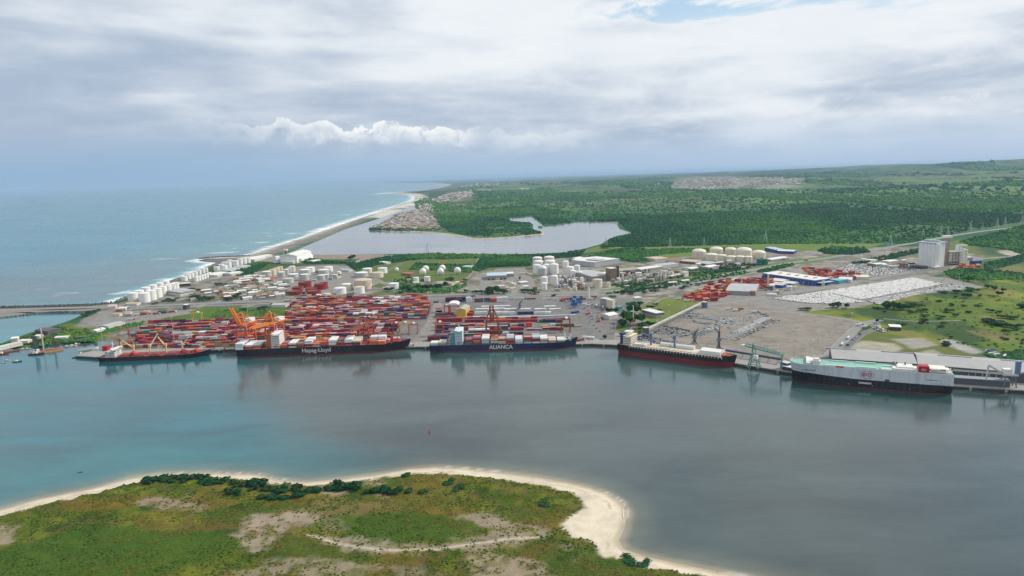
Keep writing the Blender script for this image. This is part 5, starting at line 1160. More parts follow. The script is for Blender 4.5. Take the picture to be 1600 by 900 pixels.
# teal ship loader
r = thing('ship_loader', 'teal ship loader with a long level boom on the quay between two ships', 'ship loader', G(1178, 573), math.radians(-38))
for sx in (-1, 1):
    for sy in (-1, 1): part('leg', MB().bar((sx*7, sy*6, 0), (sx*3, sy*3, 19), 1.1).box((sx*7, sy*6, 0), (3, 2, 1.2)), TEAL, r)
mb = MB()
for z, q in ((5, 6.2), (12, 4.6), (19, 3.2)):
    for s in (-1, 1): mb.bar((-q, s*q, z), (q, s*q, z), .7); mb.bar((s*q, -q, z), (s*q, q, z), .7)
for s in (-1, 1): mb.bar((-6.5, s*6, 3), (4.6, s*4.4, 12), .6); mb.bar((6.5, s*6, 3), (-4.6, s*4.4, 12), .6)
part('tower_frame', mb, TEAL, r); part('cabin', MB().box((3, -4, 13), (6, 6, 5)), SHW, r)
mb = MB()
for s in (-1.4, 1.4): mb.bar((-16, s, 29), (40, s, 22), 1.0); mb.bar((-12, s, 32.5), (34, s, 25.5), .6)
for k in range(11): x = -14+k*5.2; z = 29-(x+16)/56*7; mb.bar((x, -1.4, z), (x, 1.4, z), .6); mb.bar((x, 1.4, z), (x+2.6, 1.4, z+3), .45); mb.bar((x, -1.4, z), (x+2.6, -1.4, z+3), .45)
part('boom', mb, TEAL, r); part('mast', MB().bar((-3, 0, 18), (-2, 0, 34), 1.6).bar((3, 0, 18), (-2, 0, 34), 1.0), TEAL, r); part('chute', MB().bar((38, 0, 22), (38, 0, 4), 1.5), TEAL, r); part('counterweight', MB().box((-16, 0, 26), (5, 4, 4)), SHW, r)
def conveyor(label, p, q, z0, z1, m, w_=3, nleg=8, hh=2.6, name='conveyor'):
    A = Vector((*G(*p), z0+4)); B_ = Vector((*G(*q), z1+4)); r = thing(name, label, 'conveyor', (A.x, A.y, 4)); d = B_-A; a0 = Vector((0, 0, z0))
    part('gallery', MB().bar(a0, a0+d, w_, 0, hh), m, r)
    for k in range(nleg):
        t = (k+.5)/nleg; x = d.x*t; y = d.y*t; z = z0+(z1-z0)*t
        part('trestle', MB().bar((x-1.6, y, 0), (x, y, z-.6), .6).bar((x+1.6, y, 0), (x, y, z-.6), .6), LG, r)
conveyor('long dark blue conveyor gallery running along the car quay', (1128, 553), (1222, 569), 7, 7, mat('gallery_blue', (.03, .06, .13), .6), 3.2, 7)
conveyor('long pale conveyor gallery climbing inland beside the green strip', (1012, 525), (1100, 478), 13, 9, mat('gallery_pale', (.50, .49, .44), .7), 3.4, 12)
for i, p in enumerate(((1009, 527), (1101, 481))):
    r = thing('transfer_tower', ('dark transfer tower at the quay end of the pale conveyor', 'blue grey transfer tower at the inland end of the pale conveyor')[i], 'tower', G(*p), .3)
    part('wall', MB().box((0, 0, 0), (8, 8, (17, 12)[i])), (MATS['crane_dark_grey'], SBLUE)[i], r); part('roof', MB().box((0, 0, (17, 12)[i]), (9, 9, .6)), LG, r)
shed('quay_building', 'small blue building at the end of the dark blue conveyor', (1219, 575), (1229, 578), 9, 9, 0, BLUP, LG, 'building')
shed('quay_canopy', 'long white canopy on the quay beside the bow of the car carrier', (1222, 578), (1240, 581), 10, 5, 0, DK, WH2, 'canopy')
# blue hoppers
hm = mat('hopper_blue', (.02, .13, .38), .5)
def hopper(px, py, label, s=1.0, m=hm):
    r = thing('blue_hopper', label, 'hopper', G(px, py), random.random(), 'blue cargo hoppers')
    part('bin', MB().lathe([(.9, 5), (4.2, 9.5), (4.2, 11)], 10), m, r)
    for sx in (-1, 1):
        for sy in (-1, 1): part('leg', MB().bar((sx*3, sy*3, 0), (sx*2.8, sy*2.8, 9.6), .6), m, r)
hp = [(892, 473), (896, 477), (898, 470), (903, 474), (906, 478), (900, 481), (908, 471), (895, 482)]
r0 = None; hi = []
for p in hp:
    hopper(p[0], p[1], 'x'); hi.append(COL.objects[-1])
hr = [o for o in COL.objects if o.name.startswith('blue_hopper')]
hr.sort(key=lambda o: o.location.x)
for k, o in enumerate(hr): o['label'] = 'blue cargo hopper on legs, %s from the west in the blue cluster' % ordn(k+1)
shed('blue_barge_box', 'low dark blue steel box lying near the blue hoppers', (895, 490), (905, 488.5), 6, 3, 0, BLUP, BLUP, 'steel box')
# grain unloader at the far right quay
r = thing('ship_unloader', 'grey blue grain unloader with a slanting arm at the quay beyond the car carrier', 'ship unloader', G(1575, 604), math.radians(-14))
for sx in (-1, 1):
    for sy in (-1, 1): part('leg', MB().bar((sx*7, sy*5, 0), (sx*5, sy*4, 16), 1.2), SGREY, r)
mb = MB(); mb.box((0, 0, 15), (16, 11, 2)); mb.bar((-6, 0, 16), (-24, -2, 27), 2.2); mb.bar((-24, -2, 27), (-26, -3, 8), 1.6); mb.bar((6, 0, 16), (18, 0, 20), 1.6); part('arm', mb, LG, r)
mb = MB(); mb.cyl((9, 0, 17), 3.2, 14, 12); mb.box((9, 0, 31), (5, 5, 2)); part('tower', mb, mat('tower_blue_grey', (.12, .2, .3), .6), r); part('machine_room', MB().box((-3, 0, 17), (9, 8, 6)), SHW, r)
conveyor('grey conveyor gallery leading to the grain unloader past the long sheds', (1488, 588), (1572, 596), 9, 10, LG, 3, 8)
# ================================================================== TANKS
LAND.update({'the red tank group': G(482, 452), 'the white coastal tanks': G(240, 466), 'the blue-walled warehouse': G(1250, 436), 'the white silo block': G(1455, 416), 'the tall white warehouse': G(470, 407),
             'the dome-roofed cream tanks': G(1145, 405), 'the spherical white tanks': G(685, 426), 'the white tank cluster': G(855, 430), 'the glassy grey warehouse': G(935, 412), 'the slim white tower': G(920, 466),
             'the long grey sheds': G(1450, 575), 'the white cabin on the grass': G(1387, 511), 'the pale conveyor gallery': G(1055, 500), 'the causeway end': G(140, 485), 'the teal roofed depot': G(780, 434),
             'the big white car field': G(1330, 455), 'the pier of the small bulker': G(125, 556), 'the amber harbour crane': G(188, 540), 'the orange cranes': G(410, 538)})
T_W = mat('tank_white', (.80, .79, .75), .5, .06, .05, dirt=(.6, .55, .48, .25), streak=(.50, .42, .34, .30, .35)); T_C = mat('tank_cream', (.70, .62, .48), .55, .06, .05, dirt=(.45, .36, .25, .25), streak=(.42, .32, .22, .45, .3)); T_G = mat('tank_grey', (.46, .47, .46), .6, .08, .05, dirt=(.3, .28, .25, .3), streak=(.28, .24, .2, .5, .35))
T_R = mat('tank_red', (.26, .022, .02), .6, .15, .05, dirt=(.12, .02, .02, .5)); T_T = mat('tank_tan', (.60, .49, .36), .6, .08, .05, dirt=(.4, .3, .2, .3)); T_GR = mat('tank_green', (.015, .17, .10), .5, .1)
R_W = mat('tank_roof_pale', (.72, .71, .68), .6, .1, .1, dirt=(.45, .4, .33, .3)); R_R = mat('tank_roof_rust', (.22, .045, .04), .8, .2, .1); R_T = mat('tank_roof_tan', (.56, .45, .32), .7, .15, .1)
STL = mat('stair_steel', (.34, .34, .33), .6, .1)
TK = []
def tank(px, pyb, rpx, hpx, m, rm, look, dome=.12, group='storage tanks', stair=True, float_roof=False):
    """px = axis, pyb = lowest point of the near side, rpx radius and hpx total height in photograph pixels"""
    p = G(px, pyb); k = p[1]/F; R_ = rpx*k; hh = hpx*k-R_*.20; hh = max(hh, R_*.5, 4); c = (p[0], p[1]+R_)
    r = thing('storage_tank', look, 'tank', c, random.uniform(0, 6), group); n = 28 if rpx > 6 else 20
    part('shell', MB().cyl((0, 0, 0), R_, hh, n, cap=False), m, r, True)
    prof = [(R_, hh)]+[(R_*math.cos(a*PI/12), hh+R_*dome*math.sin(a*PI/12)) for a in range(1, 6)]+[(.02, hh+R_*dome)] if not float_roof else [(R_, hh), (R_*.98, hh), (R_*.98, hh-1.2), (.02, hh-1.0)]
    part('roof', MB().lathe(prof, n), rm, r, True)
    if rpx > 3.5:
        part('rim', MB().lathe([(R_+.02, hh-.5), (R_+.35, hh-.5), (R_+.35, hh+.1), (R_-.2, hh+.1)], n), m, r)
        if stair:
            mb = MB(); N = 14; a0 = 0; P = [((R_+.7)*math.cos(a0+k_*.09), (R_+.7)*math.sin(a0+k_*.09), hh*k_/N) for k_ in range(N+1)]
            for k_ in range(N): mb.bar(P[k_], P[k_+1], .9, 0, .5)
            part('stairway', mb, STL, r)
    TK.append((r, look)); return r
for a in ((222, 473.5, 8.5, 16.5), (233, 469.5, 7.8, 16), (243, 465.5, 7.2, 15), (251.5, 461.5, 6.6, 14), (259.5, 457.8, 6.1, 13), (266.5, 455, 5.6, 12.3), (272.5, 452.8, 5.2, 11.8), (204.5, 470.5, 7.8, 13.5), (214, 466.8, 7.4, 13.5), (225, 461.5, 7, 13), (236, 457.3, 6.6, 12.5), (247, 453, 6, 11.5), (257, 449.8, 5.5, 11)):
    tank(*a, T_W, R_W, 'large white tank')
for a in ((305, 440.2, 3.3, 8.2), (309.6, 439, 3.2, 8), (314, 437.6, 3.1, 8), (318, 436.2, 3, 8), (322, 434.8, 3, 8), (326, 433.2, 3, 8), (286.5, 439.5, 4.6, 8), (292.5, 436.6, 4.2, 8), (298, 434.3, 3.8, 8), (304, 431.8, 3.6, 8), (310, 429.3, 3.4, 7.6), (316, 427, 3.2, 7.4), (321, 425.4, 3, 7)):
    tank(*a, T_W, R_W, 'small packed white tank', stair=False)
for a in ((337, 423.5, 4.5, 7), (344.5, 420.5, 4.4, 8), (350, 424, 4.2, 9.5), (355.5, 419, 4.6, 10), (362, 416.5, 4.3, 9.5), (367.5, 417.5, 4.2, 10.5), (374, 414, 4, 10), (379.5, 412.5, 4.4, 10), (386, 411.2, 4.2, 9.5), (349, 416, 4, 7), (357, 413, 4, 7)):
    tank(*a, T_W, R_W, 'slim white coastal tank', stair=False)
for a, m_, rm_, lk in (((414.5, 433, 7.4, 9.5), T_G, R_W, 'broad grey corner tank'), ((424.5, 430.5, 5.6, 10), T_C, R_T, 'tan roofed cream tank'), ((431, 428.3, 5.4, 10), T_C, R_T, 'tan roofed cream tank'), ((436.3, 426, 4.6, 9.5), T_T, R_T, 'tan tank'),
                 ((438.5, 433, 5.6, 8.5), T_G, R_W, 'mid size grey tank'), ((446, 430, 4.6, 9), T_G, R_W, 'mid size grey tank'), ((450.5, 427.5, 4.4, 9), T_G, R_W, 'mid size grey tank'), ((455.5, 425, 4.8, 9.5), T_C, R_W, 'single cream tank'), ((447.5, 443, 8.6, 8.5), T_G, R_T, 'wide low tan-roofed grey tank'),
                 ((456, 436, 8, 8.5), T_G, R_W, 'wide low grey tank'), ((474, 438.5, 7, 10.5), T_G, R_W, 'tall grey tank before the hedge'), ((474.5, 431, 8.8, 10.5), T_G, R_W, 'broad grey tank'), ((482.5, 425.8, 7.4, 8.5), T_W, R_W, 'white tank behind the broad grey one'), ((467.5, 438.3, 4.4, 6), T_C, R_W, 'small cream tank'),
                 ((500.5, 437.8, 6, 8.5), T_G, R_W, 'grey tank standing behind the red group'), ((503.5, 429.2, 8.6, 8.5), T_G, R_W, 'broad grey tank'), ((511.5, 425, 7, 8.5), T_W, R_W, 'white tank beyond a grey one'), ((508.5, 435, 4.8, 6.5), T_G, R_W, 'small grey tank'), ((523, 435.5, 4.2, 7), T_G, R_W, 'small grey tank'), ((529, 428, 3.5, 4), T_W, R_W, 'tiny white tank')):
    tank(*a, m_, rm_, lk)
for a in ((474, 450.5, 10, 11), (463, 455.5, 8.5, 8), (459.5, 461.5, 10.5, 8), (499, 453, 10.5, 11), (484, 457, 9, 8), (488, 462, 11, 9), (505, 450, 6, 9)): tank(*a, T_R, R_R, 'dark red rusty tank', float_roof=True, dome=.05)
for a, m_, rm_, lk in (((529.5, 460.5, 9.5, 11.5), T_W, R_W, 'white tank east of the red group'), ((540, 454, 8.6, 11), T_C, R_W, 'pale cream tank behind a white one'), ((565, 453, 14, 17), T_T, R_T, 'very wide tan tank'), ((560, 459.5, 8.3, 12), T_W, R_T, 'white tank in front of the wide tan tank'), ((568, 452.5, 5.2, 8), T_C, R_W, 'narrow cream tank'),
                 ((572.5, 427.8, 7.6, 9), T_C, R_W, 'cream tank along the woods'), ((596.5, 427.5, 7.4, 9.5), T_W, R_W, 'white tank along the woods'), ((563, 433.5, 10, 8.5), T_G, R_W, 'wide grey tank'), ((588, 434.5, 9.6, 9.5), T_C, R_T, 'wide cream tank with a tan roof'), ((614, 453, 8, 11), T_W, R_W, 'single white tank on the grass'),
                 ((649.5, 440.8, 4.5, 8), T_W, R_W, 'small white tank before the spheres'), ((667, 440, 4.9, 8), T_W, R_W, 'small white tank before the spheres')): tank(*a, m_, rm_, lk)
for a, m_, dm in (((840, 414.5, 7.8, 12.5), T_C, .25), ((858.5, 414, 8.2, 13), T_C, .25), ((841.5, 420.5, 8, 13), T_W, .25), ((860, 420.5, 8.4, 13.5), T_W, .25), ((839.5, 428.5, 6.6, 15), T_W, .2), ((853.5, 428, 5, 15), T_W, .3), ((866.5, 428, 6.8, 15.5), T_W, .3), ((848, 431, 6.6, 12.5), T_G, .7), ((850.5, 442.5, 5.6, 9.5), T_W, .35), ((866.5, 445, 6, 14), T_W, .4),
                 ((850.5, 453.5, 4.8, 11.5), T_W, .3), ((891, 432, 6.6, 15.5), T_W, .25), ((902, 424, 4.8, 9.5), T_W, .3), ((884, 418, 5, 9.5), T_W, .4), ((906.5, 434, 4.2, 10), T_W, .3), ((896, 434.5, 5, 12), T_W, .2), ((898, 447, 3, 10), T_W, .5), ((909, 444, 3, 10), T_W, .5), ((903, 447, 2.6, 7), T_G, .5), ((912, 449, 2.4, 6), T_C, .5)): tank(*a, m_, R_W, 'domed white tank' if m_ is T_W else ('domed cream tank' if m_ is T_C else 'domed grey tank'), dm, stair=False)
for a in ((934.5, 450, 7.6, 14), (951, 449, 3.2, 8), (892, 455, 2, 4)): tank(*a, T_C, R_T, 'beige process tank', .15)
for a in ((1095, 404.5, 11, 13), (1122, 403.5, 10.2, 15.5), (1144, 403, 8.6, 14.5), (1166, 406.5, 12.5, 17), (1189, 404.5, 10.4, 11)): tank(*a, T_C, mat('dome_cream', (.72, .65, .54), .55, .05), 'large domed cream tank', .38, 'cream gas tanks', False)
for a in ((1114, 407.5, 9.6, 11), (1130, 409.5, 7.2, 11.5), (1144.5, 410.5, 7.2, 10.5), (1158.5, 410.5, 7.2, 10.5), (1171, 410.5, 6.4, 10)): tank(*a, T_C, MATS['dome_cream'], 'smaller front row cream tank', .22, 'cream gas tanks', False)
for a in ((1188, 413.8, 4.3, 9.5), (1197, 413.8, 4.3, 9.5)): tank(*a, T_GR, T_GR, 'dark green tank', .15, 'dark green tanks')
near_labels(TK)
SPH = []
for i, (px, py, rp) in enumerate(((661, 430.5, 5.4), (665.5, 425.5, 5.1), (688.5, 430, 5.3), (691.5, 424.5, 5.1), (715, 428.5, 5.4), (620, 424.5, 3.2))):
    p = G(px, py); R_ = rp*p[1]/F; r = thing('gas_sphere', 'x', 'tank', p, 0, 'spherical gas tanks'); z = R_*1.15
    part('shell', MB().lathe([(max(.02, R_*math.sin(a*PI/12)), z-R_*math.cos(a*PI/12)) for a in range(13)], 20), T_W, r, True)
    for k in range(8):
        a = k*PI/4; part('leg', MB().bar((R_*.96*math.cos(a), R_*.96*math.sin(a), 0), (R_*.96*math.cos(a), R_*.96*math.sin(a), z), .7), T_W, r)
    SPH.append(r)
for o, l in zip(SPH, ('nearer sphere of the western pair', 'farther sphere of the western pair', 'nearer sphere of the middle pair', 'farther sphere of the middle pair', 'lone eastern sphere', 'smallest sphere, apart by the track')): o['label'] = 'white spherical gas tank on legs, '+l
# ================================================================== LARGE BUILDINGS
RW_ = mat('roof_white', (.66, .65, .61), .7, .1, .03, dirt=(.45, .42, .38, .3)); RG_ = mat('roof_grey', (.40, .41, .41), .7, .12, .03, dirt=(.25, .24, .23, .4)); RB_ = mat('roof_blue_grey', (.42, .50, .55), .6, .1, .03); WL = mat('wall_pale', (.56, .55, .50), .8, .1, .1, dirt=(.35, .32, .28, .3)); WG = mat('wall_grey', (.30, .30, .30), .8, .15, .1)
WB = mat('wall_blue', (.03, .07, .26), .6, .1, .05); WC = mat('wall_cream', (.66, .60, .46), .8, .08, .1); RT_ = mat('roof_terracotta', (.34, .13, .075), .85, .2, .3); RD_ = mat('roof_dark', (.11, .105, .10), .85, .2, .2); WBR = mat('wall_brown', (.24, .16, .11), .85, .2, .2)
# tall white warehouse seen on its corner
def warehouse(name, label, corner, left, right, hh, rise, wall, roof, along='right', parts=None):
    """corner = nearest ground corner, left/right = far ends of the two visible walls (photograph points)"""
    C_ = Vector(G(*corner)); L_ = Vector(G(*left)); R__ = Vector(G(*right)); d = R__-C_; e = L_-C_
    n = Vector((-d.y, d.x)).normalized(); dep = abs(e.dot(n)); L = d.length; a = math.atan2(d.y, d.x); c = C_+d/2+n*dep/2
    r = thing(name, label, 'warehouse', (c.x, c.y, 4.1), a); part('wall', MB().box((0, 0, 0), (L, dep, hh)), wall, r)
    mb = MB()
    if rise > 0: mb.gable((0, 0, hh), (L, dep) if along == 'right' else (dep, L), rise, 0 if along == 'right' else PI/2, 0, 1)
    else: mb.box((0, 0, hh), (L+1.5, dep+1.5, 1.2))
    return r, part('roof', mb, roof, r), L, dep
r, rf, L, dp = warehouse('warehouse', 'tall white warehouse beside the lagoon with a lean-to along its long side', (464.5, 411), (452, 407), (487, 403), 25, 7, T_W, RW_)
part('lean_to', MB().box((3, -dp/2-5, 0), (L*.8, 10, 11)).gable((3, -dp/2-5, 11), (L*.8, 10), 4, 0, 0, .3), T_W, r)
part('window_band', MB().box((-L/2-.05, 0, 6), (.2, dp*.8, .8)).bar((-L/2-.05, -dp*.4, 6), (-L/2-.05, -dp*.4, 13), .3), WG, r)
r = thing('elevator_tower', 'narrow white and red elevator tower beside the tall white warehouse', 'tower', G(447.5, 405)); part('shaft', MB().box((0, 0, 0), (9, 9, 31)), WBR, r); part('head_house', MB().box((0, 0, 31), (12, 10, 6)), T_W, r); part('side_shaft', MB().box((-6, -1, 0), (4, 6, 27)), T_W, r); part('mast', MB().bar((0, 0, 37), (0, 0, 44), .6), REDP, r)
# glassy grey warehouse
r, rf, L, dp = warehouse('warehouse', 'wide grey warehouse with pale roof and ribbed walls behind the white tank cluster', (929, 417.5), (903, 412), (968, 411.5), 15, 2, mat('wall_ribbed', (.42, .44, .46), .6, .1, .2), RW_, along='left')
mb = MB()
for k in range(26): mb.box((-L/2+(k+.5)*L/26, -dp/2-.1, 1), (.6, .25, 13))
mb.box((0, -dp/2-.2, 13.8), (L, .3, .6)); part('wall_rib', mb, WL, r)
part('roof_canopy', MB().box((-L*.18, -dp*.2, 17.2), (L*.3, dp*.5, 1.2)), RG_, rf)
# blue warehouse
r, rf, L, dp = warehouse('warehouse', 'long blue-walled warehouse with flat pale roof below the highway', (1272.5, 447), (1206.5, 433), (1297, 443.5), 13, 0, WB, RW_)
for k in range(5): part('roof_vent', MB().box((-L/2+L*.5, -dp/2+(k+.8)*dp/6, 14.2), (L*.2, 4, 1.5)), RT_, rf)
mb = MB()
for k in range(14): mb.box((-L/2-.1, -dp/2+(k+.5)*dp/14, 1), (.3, 2.2, 9))
mb.box((-L/2-.15, 0, 10.2), (.3, dp, .8)); part('wall_rib', mb, mat('wall_blue_light', (.10, .17, .38), .6), r)
part('loading_canopy', MB().box((3, -dp/2-6, 7), (L*.8, 12, .8)), mat('canopy_blue_white', (.45, .52, .62), .6), r)
for sx in (-1, 1): part('sign_pillar', MB().box((sx*2.5-9, -dp/2-9, 0), (3.2, 3.2, 12)), WC, r)
BL = []
def bld(px0, py0, px1, py1, dep, hh, rise, wall, roof, look, cat='building', al=True, **k):
    r = shed('industrial_building', look, (px0, py0), (px1, py1), dep, hh, rise, wall, roof, cat, al, None, **k); BL.append((r, look)); return r
bld(1198, 448, 1222, 450.5, 40, 7, 3, WB, mat('roof_arched_pale', (.5, .5, .46), .7), 'blue walled shed with pale arched roof'); bld(1205, 443, 1222, 445, 34, 8, 4, WG, RW_, 'shed with white curved roof')
bld(1222, 446, 1240, 448, 26, 7, 3.5, WG, RW_, 'shed with white curved roof'); bld(1134, 460, 1180, 462, 110, 9, 3, WG, RG_, 'broad low grey roofed hall', windows=0)
bld(1295, 442, 1311, 444, 45, 8, 0, mat('wall_cyan', (.08, .32, .45), .6), mat('roof_cyan', (.15, .38, .48), .6), 'cyan roofed building'); bld(1310, 441, 1330, 442, 40, 8, 3, WL, RW_, 'white roofed building beside the cyan one'); bld(1338, 437, 1358, 437.5, 36, 7, 0, WC, WC, 'cream flat roofed building')
bld(761, 437.5, 792, 436.5, 60, 11, 0, WG, RB_, 'long shed with pale blue roof and dark open front', doors=5); bld(790, 433, 803, 432.5, 34, 9, 0, WG, RW_, 'smaller open shed joined to the pale blue roof')
bld(900, 409, 912, 407, 30, 9, 3, WG, RW_, 'white roofed hut'); bld(925, 440, 954, 437, 120, 13, 3, WG, RG_, 'large grey hall with weathered roof'); bld(945, 438, 953, 435, 20, 16, 2, WC, RW_, 'cream tower block')
r = bld(954, 439, 964, 438, 24, 32, 0, WBR, RW_, 'tall brown brick process tower with white roof'); part('stair_tower', MB().box((14, -8, 0), (6, 6, 38)), DK, r)
bld(966, 428, 1000, 424, 40, 7, 2, WG, mat('roof_dusty', (.36, .30, .22), .9, .2, .1), 'long dusty roofed shed'); bld(1002, 425, 1036, 420, 36, 7, 2, WG, RW_, 'long white roofed shed'); bld(1030, 420, 1060, 416, 40, 8, 2, WL, RG_, 'grey roofed workshop')
bld(1024, 408, 1044, 406, 60, 6, 2, WL, mat('roof_sand', (.50, .38, .26), .9, .1, .1), 'low sand coloured roof by the woods'); bld(1044, 410, 1062, 410, 46, 6, 2, WL, RT_, 'low terracotta roofed shed'); bld(1062, 411, 1085, 413, 50, 7, 2, RD_, MATS['roof_sand'], 'dark walled shed with sand roof'); bld(1085, 413, 1108, 416, 50, 6, 2, RD_, RG_, 'dark walled shed with grey roof')
bld(1195, 391, 1212, 395, 34, 10, 2, WB, RB_, 'blue ended shed beside the cream tanks'); bld(1214, 396, 1240, 397, 45, 9, 2, WB, RW_, 'long white roofed shed with blue end wall'); bld(1206, 409, 1232, 405, 30, 6, 2, WG, RW_, 'narrow white roofed shed by the highway'); bld(1172, 415, 1192, 414.5, 16, 4, 0, WB, BLUP, 'low bright blue canopy by the green tanks')
bld(1080, 423, 1092, 421, 30, 5, 2, WG, RW_, 'white roofed hut among trees'); bld(1108, 421, 1122, 418, 26, 6, 2, WG, WH2, 'white roofed hut among trees'); bld(1050, 436, 1058, 434.5, 14, 7, 0, RD_, WL, 'small dark shed beside a white vent'); bld(1060, 434, 1068, 432.5, 14, 7, 0, RD_, WL, 'small dark shed beside a white vent'); bld(1070, 433, 1076, 431.5, 12, 12, 0, WL, WL, 'white vent block')
bld(1066, 441, 1078, 440, 14, 4, 1, WL, WH2, 'long white roofed hut below the highway'); bld(1046, 444, 1058, 443, 12, 4, 1, WL, WH2, 'white roofed hut below the highway')
bld(978, 453, 984, 452.5, 10, 9, 0, WBR, RG_, 'brown gatehouse'); bld(948, 481, 955, 479.5, 18, 18, 0, WG, WL, 'grey silo-like block near the slim white tower'); bld(957, 484, 961.5, 483, 16, 19, 0, WC, WC, 'cream pillar-like block near the slim white tower')
bld(952, 500, 966, 497, 24, 8, 3, WL, WH2, 'white gabled office on the lawn'); bld(1003, 491, 1025, 497, 20, 9, 0, WG, RW_, 'two storey office with white flat roof behind the bulk carrier', windows=1); bld(994, 476, 1003, 475, 14, 14, 0, WL, WH2, 'small white roofed water tower block'); bld(967, 486, 973, 485, 10, 8, 0, TEAL, TEAL, 'small teal plant room')
bld(1390, 516, 1408, 517, 20, 6, 0, DK, WH2, 'white flat roofed cabin standing alone on the grass'); bld(262, 460, 282, 463, 42, 10, 2, WL, RG_, 'square pale workshop behind the coastal tanks', windows=1); bld(276, 449, 298, 447, 26, 8, 0, DK, WL, 'open framed pipe building between tank rows'); bld(196, 478, 214, 477.5, 18, 5, 2, WL, MATS['roof_sand'], 'low pump house before the coastal tanks')
bld(169, 484, 181, 483, 22, 7, 3, WL, mat('roof_pinkish', (.52, .38, .38), .8), 'pinkish hut by the causeway'); bld(184, 485.5, 196, 485, 20, 5, 2, WL, RW_, 'white hut by the causeway'); bld(286, 483.5, 292, 483.5, 12, 10, 0, DK, WH2, 'small white kiosk by the highway')
bld(398, 409, 416, 404, 60, 8, 3, WL, RW_, 'long white shed near the shore'); bld(410, 404, 426, 401, 40, 7, 2, WL, RW_, 'white shed near the shore'); bld(432, 411, 438, 410, 14, 20, 3, T_W, RW_, 'white tower block beside the tall warehouse'); bld(440, 412, 458, 412, 30, 7, 2, WL, RW_, 'low white shed at the foot of the tall warehouse'); bld(490, 411, 503, 409, 36, 6, 2, WC, RW_, 'cream shed east of the tall warehouse')
bld(360, 426, 376, 421, 50, 6, 2, WL, RG_, 'grey roofed shed behind the groyne tanks'); bld(362, 431, 380, 428, 40, 6, 2, WL, RW_, 'white roofed shed behind the groyne tanks'); bld(340, 433, 356, 428, 46, 6, 2, WL, RW_, 'low white roofed shed behind the packed tanks'); bld(380, 421, 392, 417, 40, 6, 2, WG, RG_, 'grey shed behind the groyne tanks')
bld(592, 412, 604, 413, 20, 6, 1, WL, WH2, 'white hut in the woods'); bld(722, 419, 735, 420, 26, 6, 1, WL, RB_, 'pale blue roofed house in the woods'); bld(556, 411, 562, 411, 12, 6, 1, WC, WH2, 'small cream hut'); bld(531, 424, 545, 425, 18, 6, 2, WL, RB_, 'pale roofed pump house')
bld(681, 444, 706, 446, 26, 5, 1, WC, MATS['roof_dusty'], 'low dusty roofed offices before the spheres'); bld(627, 430, 642, 431, 22, 6, 1, WBR, RT_, 'brown plant shed by the lone small sphere'); bld(814, 444, 826, 443, 20, 4, 0, WL, WH2, 'low white roofed hut'); bld(799, 457, 808, 456, 16, 9, 0, WC, MATS['roof_sand'], 'square sand coloured block'); bld(780, 452, 790, 451, 16, 7, 0, WL, WL, 'pale cabin')
bld(1369, 417, 1386, 416, 30, 7, 1, WG, RW_, 'white roofed store in the grey yard'); bld(1390, 412, 1404, 410, 26, 6, 1, WL, WH2, 'white roofed hut in the grey yard'); bld(1352, 409, 1366, 410, 26, 6, 1, WL, RW_, 'long white hut'); bld(1424, 419, 1440, 421, 24, 7, 0, DK, RD_, 'dark roofed shed before the silos'); bld(1461, 420, 1470, 419, 14, 4, 0, WL, WH2, 'small white canopy below the silos')
bld(1500, 408, 1520, 407, 34, 9, 3, WG, RG_, 'grey shed east of the silos'); bld(1522, 413, 1534, 412, 14, 8, 0, BLUP, BLUP, 'small dark blue block by the road end'); bld(55, 522, 75, 524, 26, 8, 2, RD_, RD_, 'dark shed at the western tip of the port', doors=2); bld(18, 536, 28, 535, 14, 8, 2, WL, WH2, 'tall white house on the western point')
bld(31, 537, 44, 536.5, 12, 5, 2, WL, WH2, 'long white house on the western point'); bld(0, 548, 16, 544, 16, 5, 2, WL, mat('roof_pale_green', (.45, .5, .4), .8), 'pale green roofed house on the western point'); bld(16, 544, 36, 539.5, 18, 5, 2, WL, mat('roof_pink', (.52, .42, .38), .8), 'pink roofed house on the western point'); bld(55, 529, 62, 529, 10, 5, 2, WL, WH2, 'tiny white house on the western point')
bld(120, 530, 133, 529, 8, 3, 0, BLUP, RD_, 'low blue edged wall shed behind the basin'); bld(85, 531, 104, 530, 14, 4, 1, WL, RW_, 'row of pale sheds behind the basin'); bld(170, 515, 196, 508, 26, 6, 2, WL, RG_, 'long grey roofed shed west of the container yard'); bld(152, 521, 166, 517, 16, 5, 2, WL, WH2, 'white roofed shed west of the container yard'); bld(166, 514, 174, 511, 10, 4, 0, BLUP, BLUP, 'small blue roofed shed')
bld(424, 481, 446, 480.5, 26, 6, 2, WL, RG_, 'pale roofed house north of the grass'); bld(1000, 440, 1010, 439, 12, 6, 0, WL, WL, 'small white block on the verge')
rgc = random.Random(314)
def clutter(pts, n, look, dims, wr):
    q = np.array(pts, float); k = 0; t = 0
    while k < n and t < 3000:
        t += 1; px, py = rgc.uniform(q[:, 0].min(), q[:, 0].max()), rgc.uniform(q[:, 1].min(), q[:, 1].max())
        if not inside(np.array([[px, py]]), pts)[0]: continue
        k += 1; w_, d_, h_ = rgc.choice(dims); p = G(px, py); kx = F/p[1]; wl, rf, nm = rgc.choice(wr)
        bld(px, py, px+w_*kx, py+rgc.uniform(-.6, .6), d_, h_, rgc.choice([0, 1.5]), wl, rf, nm+' '+look)
SMALL = [(10, 8, 4), (14, 9, 5), (8, 6, 7), (20, 8, 4), (12, 12, 9)]
PAL = [(WL, WH2, 'small white roofed'), (WG, RG_, 'small grey roofed'), (WC, MATS['roof_sand'], 'small sand roofed'), (RD_, RD_, 'small dark'), (WBR, RT_, 'small rust roofed')]
clutter([(955, 446), (1050, 436), (1046, 428), (1000, 424), (958, 430)], 30, 'plant shed', SMALL, PAL)
